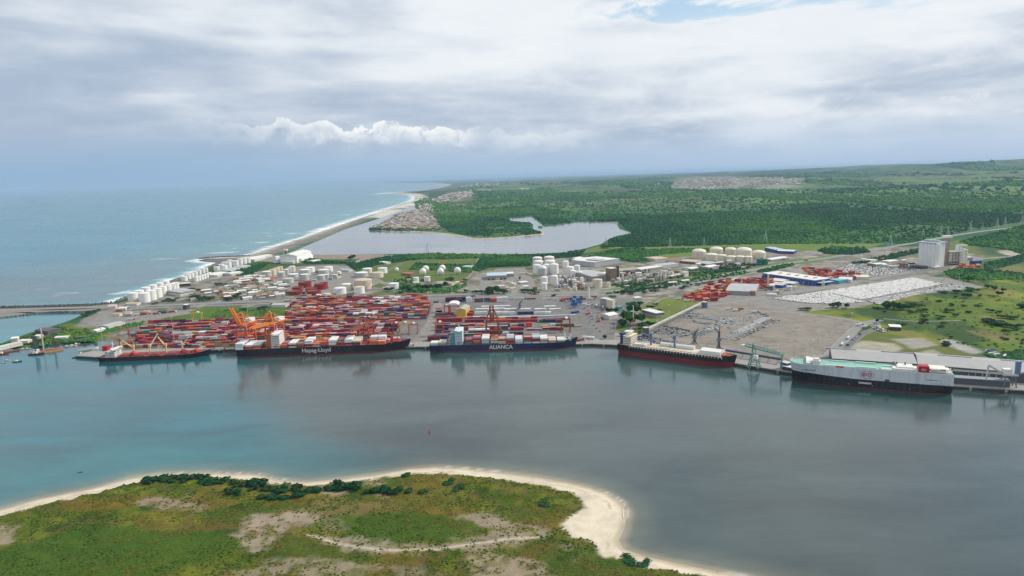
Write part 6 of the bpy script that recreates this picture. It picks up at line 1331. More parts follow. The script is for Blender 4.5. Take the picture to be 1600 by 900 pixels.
clutter([(866, 456), (915, 455), (908, 432), (868, 436)], 22, 'plant shed', [(8, 6, 8), (6, 6, 12), (12, 6, 5)], PAL)
clutter([(1000, 424), (1180, 412), (1180, 418), (1060, 434), (1010, 438)], 26, 'workshop', SMALL, PAL)
clutter([(1085, 420), (1270, 402), (1200, 400), (1090, 412)], 12, 'workshop', SMALL, PAL)
clutter([(752, 458), (835, 455), (832, 424), (760, 428)], 16, 'depot hut', SMALL, PAL)
clutter([(1345, 424), (1436, 414), (1436, 404), (1360, 408)], 18, 'yard hut', SMALL, PAL)
clutter([(560, 456), (700, 452), (735, 440), (640, 436), (560, 444)], 16, 'plant hut', SMALL, PAL)
clutter([(405, 442), (520, 440), (530, 424), (420, 424)], 16, 'pump hut', SMALL[:3], PAL)
clutter([(1165, 468), (1260, 458), (1225, 448), (1180, 452)], 10, 'depot hut', SMALL, PAL)
clutter([(160, 500), (290, 490), (285, 484), (170, 488)], 8, 'yard hut', SMALL[:2], PAL)
clutter([(430, 462), (520, 466), (520, 462), (445, 454)], 8, 'yard hut', SMALL[:2], PAL)
near_labels(BL)
# long grey quay sheds
for i, (a, b, dp_, lab) in enumerate((((1300, 574), (1432, 583), 62, 'long grey corrugated shed behind the car carrier, western one of two'), ((1434, 583.5), (1680, 605), 66, 'long grey corrugated shed reaching out of view, eastern one of two'))):
    r = shed('quay_shed', lab, a, b, dp_, 13, 5, mat('shed_wall', (.10, .10, .11), .8, .2), mat('shed_roof', (.36, .35, .34), .6, .08, .02, dirt=(.27, .26, .25, .5)), 'shed', True, None)
    for k in range(2): part('roof_vent', MB().box((-38+k*72, 12, 15.8), (40, 3, 1.6)), mat('vent_grey', (.26, .26, .30), .7), r)
r = shed('transit_shed', 'narrow dark shed with pale panels on the quay beyond the car carrier', (1492, 600), (1578, 606), 12, 8, 0, MATS['shed_wall'], mat('panel_roof', (.22, .25, .27), .7), 'shed')
# silos
def silos():
    C_ = Vector(G(1465, 419)); L_ = Vector(G(1436, 416)); R__ = Vector(G(1475, 414.5)); k = C_.y/F; Hs = 38*k
    r = thing('grain_silos', 'tall white block of ribbed grain silos standing east of the car fields', 'silo', (C_.x, C_.y, 4)); e = (L_-C_); f_ = (R__-C_); f_ = f_.normalized()*50; ne = 5; nf = 5; rad = e.length/ne/2*1.05
    for i in range(ne):
        for j in range(nf):
            if 0 < i < ne and 0 < j < nf-1 and i < ne-1: continue
            p = e*((i+.5)/ne)+f_*((j+.5)/nf); part('silo_cell', MB().cyl((p.x, p.y, 0), rad, Hs, 14), T_W, r, True)
    c = e/2+f_/2; a = math.atan2(e.y, e.x); rr = part('roof', MB().box((c.x, c.y, Hs), (e.length*1.02, 50, 3), a), mat('silo_cap', (.38, .45, .50), .6), r)
    part('head_gallery', MB().box((c.x, c.y, Hs+3), (e.length*.8, 12, 5), a), T_G, rr); part('core', MB().box((c.x, c.y, 0), (e.length*.9, 44, Hs-1), a), T_W, r)
    p = G(1476.5, 413); r = thing('elevator_tower', 'slender reddish elevator tower rising beside the white silo block', 'tower', p); h2 = 42*p[1]/F; part('shaft', MB().box((0, 0, 0), (11, 11, h2)), mat('tower_rust', (.36, .26, .22), .8, .2), r); part('head_house', MB().box((0, 0, h2), (22, 14, 6)), T_W, r)
    p = G(1489, 413); r = thing('process_building', 'open framed process building with pale bins between the silo groups', 'building', p, .1); part('wall', MB().box((0, 6, 0), (32, 18, 34)), WG, r)
    for k in range(4): part('bin', MB().cyl((-13+k*8.6, -6, 8), 3.6, 26, 12), T_C, r, True)
    for k in range(5): part('floor_slab', MB().box((0, 0, 4+k*8), (36, 30, .8)), T_G, r)
    r = thing('grain_silos', 'shorter row of cream grain silos at the eastern end of the silo plant', 'silo', G(1498, 412.5))
    for k in range(4): part('silo_cell', MB().cyl((k*8.6-8, -k*3+k*k*1.0, 0), 4.6, 50-k*3, 14), (T_W if k < 3 else T_C), r, True)
    part('head_gallery', MB().box((4, 0, 50), (30, 6, 4)), T_W, r)
silos()
# pipes and process clutter of the refinery plots: small vertical columns
def column_unit(px, py, hp, label, m):
    p = G(px, py); k = p[1]/F; r = thing('process_column', label, 'process column', p, random.random()*3, 'refinery process columns'); hh = hp*k
    part('vessel', MB().lathe([(.1, 0), (2.4, 0), (2.4, hh*.85), (1.2, hh*.97), (.1, hh)], 12), m, r, True); part('platform', MB().box((0, 0, hh*.55), (7, 7, .6)), STL, r); part('frame', MB().bar((-3.2, -3.2, 0), (-3.2, -3.2, hh*.7), .5).bar((3.2, -3.2, 0), (3.2, -3.2, hh*.7), .5).bar((-3.2, -3.2, hh*.7), (3.2, -3.2, hh*.7), .4), STL, r); return (r, label)
cu = []; rg = random.Random(77)
for _ in range(34):
    px = rg.uniform(966, 1050); py = 446-(px-966)*.10+rg.uniform(-9, 0); m_, n_ = rg.choice([(T_C, 'cream process column'), (T_G, 'grey process column'), (STL, 'dark steel process column')]); cu.append(column_unit(px, py, rg.uniform(6, 13), n_, m_))
for _ in range(26):
    px = rg.uniform(870, 900); py = rg.uniform(436, 453); cu.append(column_unit(px, py, rg.uniform(4, 9), *rg.choice([(mat('steel_violet', (.2, .16, .22), .6), 'violet process column'), (MATS['steel_violet'], 'violet process column'), (T_W, 'white process column')])[::-1]))
near_labels(cu)
p = G(920, 467.5); r = thing('chimney', 'slim white tower standing alone by the service road', 'chimney', p); part('shaft', MB().cyl((0, 0, 0), 2.2, 27, 14), WH2, r, True); part('cap', MB().cyl((0, 0, 27), 2.6, 1.2, 14), LG, r)
p = G(1200, 452.5); r = thing('water_tower', 'slender tan concrete tower between the depots', 'tower', p); part('shaft', MB().box((0, 0, 0), (3.4, 3.4, 36)), T_T, r); part('cap', MB().box((0, 0, 36), (4.4, 4.4, 1)), T_C, r)
p = G(1345, 409); r = thing('water_tower', 'white cylindrical water tower by the grey car park', 'tower', p); part('shaft', MB().cyl((0, 0, 0), 2.0, 24, 12), WH2, r, True); part('tank', MB().cyl((8, 0, 0), 7, 9, 16), T_W, r, True)
# yellow scaffold in the woods
p = G(692, 415); r = thing('scaffold_tower', 'yellow lattice scaffold rising from the dark woods', 'scaffold', p)
for x in (-13, 0, 13): part('leg', MB().bar((x, 0, 0), (x, 0, 17), 1.0).bar((x, 6, 0), (x, 6, 17), 1.0), YEC, r)
mb = MB()
for z in (6, 11, 16): mb.bar((-14, 0, z), (14, 0, z), .8); mb.bar((-14, 6, z), (14, 6, z), .8)
part('cross_beam', mb, YEC, r)
# ================================================================== HOUSES
WALLS = [WL, WC, mat('wall_rose', (.48, .30, .24), .85, .1), WBR, mat('wall_white', (.62, .60, .56), .8, .1)]
ROOFS = [(RT_, 'terracotta'), (RD_, 'dark'), (RW_, 'white'), (MATS['roof_dusty'], 'dusty brown'), (RG_, 'grey'), (RT_, 'terracotta')]
HM = {}
def house_mesh(w_, d_, h_, ri, wi):
    k = (w_, d_, h_, ri, wi)
    if k not in HM:
        HM[k] = (MB().box((0, 0, 0), (w_, d_, h_)).mesh('wall', WALLS[wi]), (MB().gable((0, 0, h_), (w_, d_), d_*.22, 0, 0, .5) if ri != 4 else MB().box((0, 0, h_), (w_+.6, d_+.6, .5))).mesh('roof', ROOFS[ri][0]), MB().box((w_*.2, -d_/2-.05, 0), (1.4, .2, 2.3)).mesh('door', DK))
    return HM[k]
HL = []
def house(x, y, rz, w_, d_, h_, ri, wi, look, grp, parts=True):
    a, b, c = house_mesh(w_, d_, h_, ri, wi); r = thing('house', 'x', 'house', (x, y, 4), rz, grp); put('wall', a, r); put('roof', b, r)
    if parts: put('door', c, r)
    HL.append((r, look)); return r
rg = random.Random(5)
vil = Z0([(578, 358), (586, 354), (604, 347), (620, 336), (652, 329), (668, 332), (678, 342), (684, 352), (686, 360), (650, 360)])
LAND.update({'the lagoon village tip': G(578, 358), 'the lagoon village beach': G(640, 360), 'the lagoon village middle': G(645, 345), 'the sandy end of the lagoon village': G(663, 326), 'the small harbour town': G(425, 450)})
HIND = []
def streets(q, ang, sp_u, sp_v, n, rg, dims, rwt, grp, look='%s roofed house', maxn=999, jit=2):
    ca, sa = math.cos(ang), math.sin(ang); o = q[0]; loc = [((x-o[0])*ca+(y-o[1])*sa, -(x-o[0])*sa+(y-o[1])*ca) for x, y in q]; out = []
    v = min(b for a, b in loc)
    while v < max(b for a, b in loc):
        u = min(a for a, b in loc)
        while u < max(a for a, b in loc):
            if inside(np.array([[u, v]]), loc)[0] and rg.random() < n:
                uu, vv = u+rg.uniform(-jit, jit), v+rg.uniform(-jit, jit); out.append((o[0]+uu*ca-vv*sa, o[1]+uu*sa+vv*ca, ang+rg.uniform(-.12, .12), rg.choice(dims), rg.choices(range(6), rwt)[0], rg.randrange(5)))
            u += sp_u
        v += sp_v
    return out
V1 = streets(vil, -.04, 17, 46, .9, rg, ((13, 10, 6), (16, 11, 7), (15, 12, 9)), (2, 6, 1.2, 8, 4, 1.6), 'v')
V2 = streets(Z0([(655, 328), (652, 320), (668, 319), (680, 323), (676, 333)]), .1, 26, 60, .8, rg, ((14, 11, 6), (18, 13, 8)), (3, 1, 5, 3, 2, 3), 'v')
N1 = streets(poly([(352, 452), (365, 437), (395, 431), (430, 436), (447, 444), (442, 462), (410, 468), (352, 468), (290, 470), (285, 462), (320, 455)]), .5, 19, 24, .62, rg, ((12, 9, 4), (16, 10, 5), (22, 11, 5), (10, 8, 3.4)), (3, 2, 5, 2, 3, 2), 'n', jit=4)
V1.sort(key=lambda a: a[1]); keepers = [('v', a) for a in V1[:130]]+[('v', a) for a in V2[:20]]+[('n', a) for a in N1[:130]]
for k, (x, y, rz, (w_, d_, h_), ri, wi) in keepers:
    house(x, y, rz, w_, d_, h_, ri, wi, '%s roofed house' % ROOFS[ri][1], 'houses of the lagoon village' if k == 'v' else 'houses of the small harbour town', k == 'n')
near_labels(HL)
def house_mass(name, items, label):
    mb = MB()
    for x, y, rz, (w_, d_, h_), ri, wi, z in items: mb.box((x, y, z), (w_, d_, h_), rz, wi); mb.gable((x, y, z+h_), (w_, d_), d_*.22, rz, 5+ri, .5)
    tag(put(name, mb.mesh(name, WALLS+[a for a, b in ROOFS])), label, 'houses', kind='stuff')
rest = [(*a, 4) for a in V1[130:]+V2[20:]]
T1 = streets(Z0([(1045, 296), (1062, 287), (1110, 283.5), (1200, 284), (1258, 287), (1246, 292.5), (1180, 296), (1110, 299)]), .2, 85, 190, .55, rg, ((30, 22, 10), (40, 26, 12), (24, 20, 9), (60, 30, 12)), (4, 1, 6, 3, 3, 4), 't', jit=40)
T2 = streets(Z0([(672, 313), (700, 303), (738, 299), (742, 306), (715, 313), (685, 319)]), .2, 50, 110, .6, rg, ((20, 15, 8), (26, 18, 8), (34, 20, 9)), (4, 1, 6, 3, 3, 4), 't', jit=24)
T3 = streets(Z0([(1000, 295), (1050, 291), (1045, 300), (1005, 300)]), .2, 160, 300, .4, rg, ((40, 22, 10),), (1, 1, 6, 3, 3, 1), 't', jit=40)
T4 = streets(Z0([(700, 294), (740, 288), (800, 288), (760, 296)]), .2, 260, 700, .4, rg, ((60, 40, 12),), (1, 1, 6, 3, 3, 1), 't', jit=90)
hz_ = lambda L: [(*a, float(hills(np.array([[a[0], a[1]]]))[0])+3) for a in L]
house_mass('distant_town', rest+hz_(T1)+hz_(T2)+hz_(T3)+hz_(T4), 'pale scatter of far town houses beyond the green plain')
print('houses', len(V1), len(V2), len(N1), len(T1), len(T2))
# ================================================================== VEGETATION
def crown_mesh(seed, n=260, flat=.75, lobes=7, leaf=.17):
    rg = np.random.default_rng(seed); L = rg.normal(size=(lobes, 3))*np.array([.42, .42, .25]); L[:, 2] = np.abs(L[:, 2])*.9; rad = rg.uniform(.38, .62, lobes); V = []; Fc = []; mi = []
    for k in range(n):
        i = rg.integers(lobes); d = rg.normal(size=3); d /= np.linalg.norm(d); d[2] = abs(d[2])*.9-.25 if rg.random() < .8 else d[2]
        p = L[i]+d*rad[i]*rg.uniform(.72, 1.05); p = p*np.array([1, 1, flat]); p[2] += .55
        a = rg.normal(size=3); a -= a@d*d*.6; a /= np.linalg.norm(a); b = np.cross(d, a); b /= max(np.linalg.norm(b), 1e-6); s_ = leaf*rg.uniform(.6, 1.5)
        o = len(V); V += [p-a*s_-b*s_*.5, p+a*s_*.2-b*s_, p+a*s_+b*s_*.3, p-a*s_*.3+b*s_]; Fc.append((o, o+1, o+2, o+3)); mi.append(int(rg.random() < .3))
    mb = MB(); mb.v = [tuple(v) for v in V]; mb.f = Fc; mb.m = mi
    for i in range(lobes):     # dark inner mass so that the crown is not see-through everywhere
        c = L[i]*np.array([1, 1, flat]); c[2] += .55; r_ = rad[i]*.68
        mb.lathe([(.02, -r_*flat), (r_*.8, -r_*.5*flat), (r_, 0), (r_*.75, r_*.6*flat), (.02, r_*flat)], 7, tuple(c))
    return mb
BARK = mat('bark', (.10, .075, .05), .9, .2, .5)
CR = [crown_mesh(s, 260, f).mesh('crown', [FM[a], FM[b]]) for s, f, a, b in ((1, .8, 0, 1), (2, .7, 0, 0), (3, .85, 1, 2), (4, .6, 0, 3), (5, .75, 1, 0))]
TR = MB().add([], []); TR.lathe([(.09, 0), (.06, .3), (.045, .6)], 6); TR.bar((0, 0, .35), (.25, .1, .62), .05); TR.bar((0, 0, .4), (-.22, -.12, .66), .05); TRK = TR.mesh('trunk', BARK)
TL = []
def tree(x, y, R_, hh, v=None, look=None, name='tree', z=4.0, grp='trees around the port'):
    v = random.randrange(5) if v is None else v; r = thing(name, 'x', 'tree' if name != 'shrub' else 'shrub', (x, y, z), random.random()*6, grp)
    put('crown', CR[v], r, (0, 0, hh*.12), 0, (R_*1.1, R_*1.1, hh*.72)); put('trunk', TRK, r, (0, 0, 0), 0, (hh*.7, hh*.7, hh)); TL.append((r, look or ('large dark tree' if R_ > 7 else 'medium green tree' if R_ > 4.5 else 'small bushy tree'))); return r
rg = random.Random(99)
def trees_px(lst):
    for px, py, rp, hp in lst: p = G(px, py); k = p[1]/F; tree(p[0], p[1], rp*k, hp*k)
def trees_in(pts, n, r0, r1, h0, h1):
    q = poly(pts); xs = [a for a, b in q]; ys = [b for a, b in q]; k = 0; t_ = 0
    while k < n and t_ < 4000:
        t_ += 1; x, y = rg.uniform(min(xs), max(xs)), rg.uniform(min(ys), max(ys))
        if inside(np.array([[x, y]]), q)[0]: k += 1; tree(x, y, rg.uniform(r0, r1), rg.uniform(h0, h1))
trees_px([(1387, 482, 7, 12), (1396, 483, 8, 13), (1407, 485, 7, 10), (1420, 484, 6, 9), (1430, 480, 5, 7), (1300, 481, 6, 9), (1310, 480, 6, 10), (1322, 481, 5, 8), (1262, 485, 8, 5), (1510, 466, 6, 9), (1494, 458, 6, 6), (1517, 454, 7, 6), (1543, 450, 5, 6), (1554, 453, 5, 7), (1559, 462, 4, 8), (1566, 456, 3, 7), (1512, 440, 4, 9), (1500, 434, 5, 5),
          (1595, 482, 8, 9), (1550, 488, 5, 6), (1562, 508, 14, 8), (1545, 503, 10, 6), (1580, 512, 10, 7), (1493, 495, 4, 6), (1479, 488, 6, 6), (1424, 490, 4, 5), (1386, 483, 5, 6), (1445, 501, 4, 4), (1472, 506, 4, 4), (1480, 540, 9, 5), (1580, 498, 10, 6), (1370, 504, 3, 7), (1467, 472, 5, 3), (1474, 458, 6, 3), (1440, 505, 5, 3),
          (973, 512, 8, 16), (985, 505, 12, 22), (990, 492, 10, 18), (978, 500, 7, 12), (1003, 513, 8, 10), (1013, 510, 7, 9), (962, 488, 5, 8), (950, 490, 4, 10), (1018, 482, 5, 6), (1026, 478, 4, 5), (1000, 476, 5, 6), (990, 478, 6, 7), (958, 478, 4, 6), (945, 530, 4, 8), (1000, 521, 4, 5), (972, 525, 4, 7), (1030, 486, 4, 4),
          (770, 459, 9, 13), (762, 460, 6, 8), (780, 459, 6, 9), (788, 459, 5, 7), (745, 459, 4, 6), (752, 459, 5, 6), (820, 457, 6, 6), (829, 458, 6, 7), (836, 459, 4, 5), (865, 463, 4, 3), (812, 438, 2, 7), (728, 457, 4, 5), (726, 440, 4, 5), (578, 466, 6, 6), (706, 439, 6, 7), (697, 446, 5, 6), (630, 452, 6, 6), (641, 455, 5, 6), (606, 455, 6, 6), (625, 459, 7, 5), (655, 450, 7, 6), (670, 450, 8, 6), (685, 449, 7, 6), (637, 437, 5, 5), (650, 436, 4, 5),
          (412, 483, 6, 6), (405, 483, 4, 4), (432, 480, 3, 5), (425, 477, 3, 4), (380, 484, 5, 3), (461, 478, 3, 8), (200, 483.5, 3, 4), (140, 492, 7, 6), (147, 490, 6, 6), (134, 494, 5, 5), (154, 487, 4, 5), (64, 534, 5, 4), (58, 536, 4, 3),
          (305, 468, 7, 8), (315, 469, 6, 7), (325, 468, 5, 6), (298, 454, 6, 5), (307, 456, 7, 5), (290, 455, 4, 4), (340, 446, 6, 5), (347, 446, 4, 4), (361, 470, 6, 6), (368, 466, 5, 7), (353, 468, 4, 5), (374, 462, 5, 5), (384, 468, 4, 5), (398, 440, 6, 4), (548, 406, 5, 6), (553, 404, 3, 7), (529, 432, 4, 4), (950, 388, 6, 5), (900, 393, 3, 3), (893, 394.5, 3, 3)])
trees_in([(1300, 485), (1440, 470), (1500, 460), (1600, 465), (1600, 560), (1540, 550), (1400, 512)], 34, 2.2, 6.5, 2.5, 6)
trees_in([(945, 460), (1060, 446), (1130, 436), (1140, 439), (1070, 452), (950, 466)], 26, 4, 7, 4, 8)
trees_in([(1060, 424), (1140, 415), (1180, 414), (1170, 420), (1110, 432), (1065, 436)], 24, 4, 7, 4, 8)
trees_in([(235, 477), (275, 464), (330, 448), (335, 450), (262, 474)], 14, 3, 6, 3, 6)
# scattered shrubs of the spit
SL = []
def bush(px, py, rp, hp, v=None):
    p = G(px, py, 2.0); k = p[1]/F; r = thing('shrub', 'x', 'shrub', (p[0], p[1], spitz(*p)-.3), rg.random()*6, 'dark shrubs along the beach of the sand spit')
    put('crown', CR[v if v is not None else rg.choice([0, 1, 1, 3])], r, (0, 0, -hp*k*.15), 0, (rp*k*1.15, rp*k*.9, hp*k*1.15)); put('trunk', TRK, r, (0, 0, 0), 0, hp*k*.6); SL.append((r, 'dark rounded shrub' if rp < 14 else 'broad dark shrub'))
for a in ((228, 754, 11, 6), (241, 753, 12, 6), (255, 751, 13, 6), (270, 750, 12, 6), (283, 749, 12, 6), (297, 749, 12, 6), (311, 749, 10, 6), (318, 756, 14, 5), (334, 758, 14, 6), (347, 756, 7, 5), (367, 760, 9, 5), (381, 762, 10, 5), (394, 761, 14, 8), (408, 758, 12, 7), (401, 766, 9, 6), (417, 768, 10, 6), (429, 766, 8, 5), (360, 775, 10, 6), (371, 773, 8, 5),
          (436, 772, 11, 6), (446, 770, 10, 6), (466, 765, 12, 7), (495, 771, 12, 7), (427, 780, 14, 5), (445, 781, 12, 5), (468, 779, 14, 6), (518, 767, 12, 8), (532, 765, 14, 9), (546, 763, 12, 9), (557, 766, 11, 8), (562, 759, 8, 6), (585, 769, 10, 7), (600, 768, 13, 7), (622, 768, 10, 6), (640, 770, 9, 5), (660, 772, 9, 4), (636, 743, 9, 5), (700, 758, 12, 2.5), (720, 763, 12, 3),
          (986, 877, 15, 2.6), (1004, 883, 14, 2.4), (850, 790, 12, 2)): bush(*a)
LAND['the west end of the beach'] = G(240, 748); LAND['the beach bend'] = G(440, 752); LAND['the middle of the beach'] = G(620, 745); LAND['the sandy eastern point'] = G(960, 800); LAND['the bottom of the beach'] = G(1060, 885)
near_labels(SL); near_labels(TL)
print('trees', len(TL), len(SL))
# woods: many crowns merged (nobody could count them)
def woods(pts, n, r0, r1, seed, minr=0, z=4):
    rr = np.random.default_rng(seed); P = []; q = np.array(pts, float); m_ = 0
    while m_ < n:
        p = rr.uniform(q.min(0), q.max(0), (n, 2)); p = p[inside(p, [tuple(a) for a in q])]; P.append(p); m_ += len(p)
    P = np.vstack(P)[:n]
    g_ = np.array([G(a, b, 4) for a, b in P]); return g_, rr.uniform(r0, r1, n)*np.ones(n)
parts_ = []
def addwoods(pts, n, r0, r1, hr=1.0, seed=1, mixk=0): parts_.append((*woods(pts, n, r0, r1, seed), hr, mixk))
# far forest, thinning with distance
FP = [(655, 326), (700, 316), (820, 308), (1000, 306), (1200, 300), (1600, 290), (1950, 281), (1950, 332), (1602, 345), (1500, 363), (1420, 380), (1330, 381), (1200, 381), (1000, 386), (960, 386), (940, 386), (955, 374), (990, 366), (970, 350), (945, 345), (868, 350), (850, 350), (836, 341), (826, 337), (795, 340), (798, 346), (832, 349), (832, 359), (848, 364), (800, 369), (760, 370), (730, 368), (700, 362), (684, 350), (675, 335)]
for i, (y0, y1, n, r0, r1) in enumerate(((286, 300, 5000, 16, 30), (300, 312, 9000, 11, 20), (312, 325, 12000, 8, 14), (325, 345, 15000, 6.5, 11), (345, 388, 16000, 5, 8.5))):
    xl, xr = (660, 1950); n = int(n*1.3); rr = np.random.default_rng(50+i); c = np.column_stack([rr.uniform(xl, xr, n*2), rr.uniform(y0, y1, n*2)]); c = c[inside(c, FP)][:n]
    g_ = np.array([G(a, b, 4) for a, b in c]); zz = hills(g_); keep_ = ((fbm(g_*np.array([1, .45]), 1500, 5, 77)+sstep(np.hypot(g_[:, 0], g_[:, 1]), 4300, 8500)*.06 < .585) & (fbm(g_*np.array([1, .45]), 420, 4, 443) < .60)) | (rr.random(len(g_)) < .13*fbm(g_, 300, 3, 5)*2)
    keep_ &= landsd(g_) > 12; g_ = g_[keep_]; zz = zz[keep_]; parts_.append((g_, rr.uniform(r0, r1, len(g_)), 1.0, 0, zz))
addwoods([(560, 425), (540, 412), (480, 412), (462, 408), (480, 404), (520, 409), (556, 412), (600, 402), (660, 397), (690, 396.5), (694, 402), (640, 407), (590, 414)], 2400, 3.5, 6, 1.1, 2)
addwoods([(630, 404), (660, 398), (850, 399), (900, 396), (915, 390), (905, 400), (865, 404), (760, 403), (700, 405)], 1800, 4, 6.5, 1.1, 3)
addwoods([(738, 422), (752, 404), (862, 402), (830, 412), (824, 416), (800, 416), (764, 418), (748, 424)], 2200, 4, 6.5, 1.1, 4)
addwoods([(640, 422), (650, 412), (700, 414), (735, 414), (736, 426), (700, 424), (660, 421)], 1100, 3.5, 5.5, 1.1, 5)
addwoods([(612, 447), (618, 436), (642, 438), (660, 446), (700, 450), (728, 440), (730, 446), (708, 457), (640, 458), (615, 452)], 420, 3, 5.5, 1.0, 6)
addwoods([(345, 424), (400, 412), (420, 410), (415, 416), (395, 428), (375, 432), (352, 426)], 520, 3, 5, 1.0, 7)
addwoods([(920, 402), (960, 390), (1000, 388), (1030, 396), (1025, 403), (990, 410), (968, 404)], 1800, 3.5, 6.5, 1.0, 8)
addwoods([(1000, 391), (1060, 388), (1160, 388), (1160, 391), (1080, 394), (1030, 398)], 700, 3, 5, .9, 9)
addwoods([(1278, 391), (1300, 386), (1350, 388), (1360, 394), (1330, 398), (1290, 397)], 500, 4, 7, 1.0, 10)
addwoods([(1380, 400), (1436, 388), (1436, 395), (1390, 406), (1340, 414), (1330, 412)], 350, 3.5, 6, 1.0, 11)
addwoods([(1500, 378), (1602, 352), (1900, 350), (1900, 400), (1602, 398), (1560, 388), (1520, 384)], 6500, 5, 9, .9, 12)
addwoods([(1540, 412), (1602, 398), (1602, 408), (1540, 424)], 700, 4, 7, .8, 13)
addwoods([(1475, 425), (1500, 419), (1560, 424), (1600, 428), (1600, 436), (1540, 438), (1490, 436)], 900, 3.5, 6.5, .9, 14)
addwoods([(1470, 432), (1600, 436), (1900, 436), (2000, 620), (1602, 560), (1500, 545), (1400, 505), (1400, 490), (1440, 460)], 950, 1.6, 3.6, .9, 15, 1)
addwoods([(1540, 555), (1602, 548), (1602, 590), (1570, 568)], 420, 2.5, 5, .8, 26)
addwoods([(24, 531), (60, 518), (95, 510), (150, 515), (180, 511), (205, 506), (180, 516), (150, 526), (100, 533), (60, 540)], 420, 2, 4.4, .8, 16, 1)
addwoods([(140, 519), (175, 511), (225, 503), (222, 508), (180, 518), (150, 522)], 260, 2.5, 4.5, .9, 17)
addwoods([(95, 529), (130, 524), (150, 526), (150, 532), (100, 535)], 130, 2, 4, .8, 27)
addwoods([(320, 492), (345, 484), (400, 485), (440, 486), (454, 494), (450, 498), (330, 498)], 260, 2, 3.6, .7, 18, 1)
addwoods([(300, 472), (350, 448), (440, 436), (446, 452), (420, 464), (380, 470)], 200, 2, 4, .9, 19)
addwoods([(1090, 433), (1000, 447), (945, 460), (1000, 456), (1090, 440), (1170, 428), (1168, 424)], 420, 2.5, 4.5, 1.0, 20)
addwoods([(1180, 424), (1210, 416), (1240, 412), (1240, 415), (1190, 428)], 180, 3, 5, 1, 21)
addwoods([(1046, 436), (1080, 420), (1150, 412), (1190, 412), (1160, 422), (1100, 430)], 420, 3, 5, 1, 22)
addwoods([(975, 452), (955, 446), (966, 444), (1020, 440), (1010, 446)], 100, 2.5, 4.5, 1.2, 23)
addwoods([(575, 359.5), (584, 353), (604, 345.5), (622, 334), (654, 327), (684, 350), (690, 361), (640, 361)], 1300, 4, 8.5, .9, 24)
addwoods([(650, 326), (648, 315), (680, 302), (700, 296), (700, 291), (730, 288), (740, 300), (700, 316), (678, 328)], 1500, 8, 16, .7, 25)
rr = np.random.default_rng(77); n = 26000; r_ = 7500+12500*rr.random(n)**.8; a_ = np.radians(rr.uniform(-3, 47, n)); g_ = np.column_stack([r_*np.sin(a_), r_*np.cos(a_)])
kk = ((fbm(g_*np.array([1, .45]), 1300, 5, 441)+rr.uniform(-.05, .05, n)) > .48) & ~inside(g_, Z0([(1040, 298), (1060, 286), (1110, 282.5), (1200, 283), (1262, 286), (1250, 294), (1180, 298), (1110, 301)])); g_ = g_[kk]; parts_.append((g_, rr.uniform(14, 30, len(g_))*np.hypot(g_[:, 0], g_[:, 1])/9000, .7, 0, hills(g_)))
ga, gb, gc, gd = [], [], [], []
for q in parts_:
    g_, r_, hr = q[0], q[1], q[2]; zz = q[4] if len(q) > 4 else np.zeros(len(g_)); n_ = fbm(g_, 160, 3, 8)+RNG.uniform(-.12, .12, len(g_))
    rr_ = np.hypot(g_[:, 0], g_[:, 1]); n_ = np.where(rr_ > 2600, .35*n_+.65*fbm(g_*np.array([1, .4]), 620, 5, 63)+RNG.uniform(-.05, .05, len(g_))+.10*sstep(rr_, 3600, 5200), n_)
    m_ = np.where(n_ > .60, 2, np.where(n_ > .48, 1, 0));  m_ = np.where((q[3] == 1) & (RNG.random(len(g_)) < .4), 3, m_)
    ga.append(np.column_stack([g_, 3.3+zz])); gb.append(r_); gc.append(r_*hr*RNG.uniform(.8, 1.35, len(g_))); gd.append(m_)
GA = np.vstack(ga); GB = np.concatenate(gb); GC = np.concatenate(gc); GD = np.concatenate(gd); print('woods', len(GA))
tag(put('forest', scatter_mesh('forest', GA, GB, GC, FM, GD, 0, 8)), 'dense green woodland covering the plain and edging the port', 'forest', kind='stuff')

# ================================================================== CARS
CARC = {'white': (.46, .47, .47), 'silver': (.27, .29, .31), 'grey': (.16, .17, .18), 'black': (.02, .02, .022), 'dark blue': (.02, .05, .13), 'red': (.35, .02, .02)}
CARN = list(CARC); CARM = [mat('car_'+k.replace(' ', '_'), v, .35, .05, 1, isl_var=.0, spec=.5) for k, v in CARC.items()]; TYRE = mat('tyre', (.02, .02, .02), .9)
def car_shape():
    body = [(-2.3, .3), (2.3, .3), (2.35, .75), (1.35, .95), (-1.9, .98), (-2.35, .8)]; cab = [(-1.75, .95), (1.15, .93), (.45, 1.48), (-1.2, 1.5)]; v = []; f = []; m = []
    for pr_, w_, mi in ((body, .9, 0), (cab, .76, 1)):
        o = len(v); n = len(pr_); v += [(x, -w_, z) for x, z in pr_]+[(x, w_, z) for x, z in pr_]; f += [tuple(o+i for i in range(n)), tuple(o+n+i for i in reversed(range(n)))]+[(o+(i+1) % n, o+i, o+n+i, o+n+(i+1) % n) for i in range(n)]; m += [mi]*(n+2)
        if mi: m[-2] = 2; m[-n+1] = 2
    return v, f, m
cv, cf, cm_ = car_shape(); CAR = {}
def car_mesh(ci):
    if ci not in CAR:
        mb = MB(); mb.v = list(cv); mb.f = list(cf); mb.m = [0 if a == 2 else a for a in cm_]
        for x in (-1.4, 1.45):
            for y in (-.85, .85): mb.box((x, y, 0), (.66, .2, .66), 0, 2)
        mb.box((-.35, 0, 1.47), (1.6, 1.35, .06), 0, 0); CAR[ci] = mb.mesh('car', [CARM[ci], GLS, TYRE])
    return CAR[ci]
CARS = []
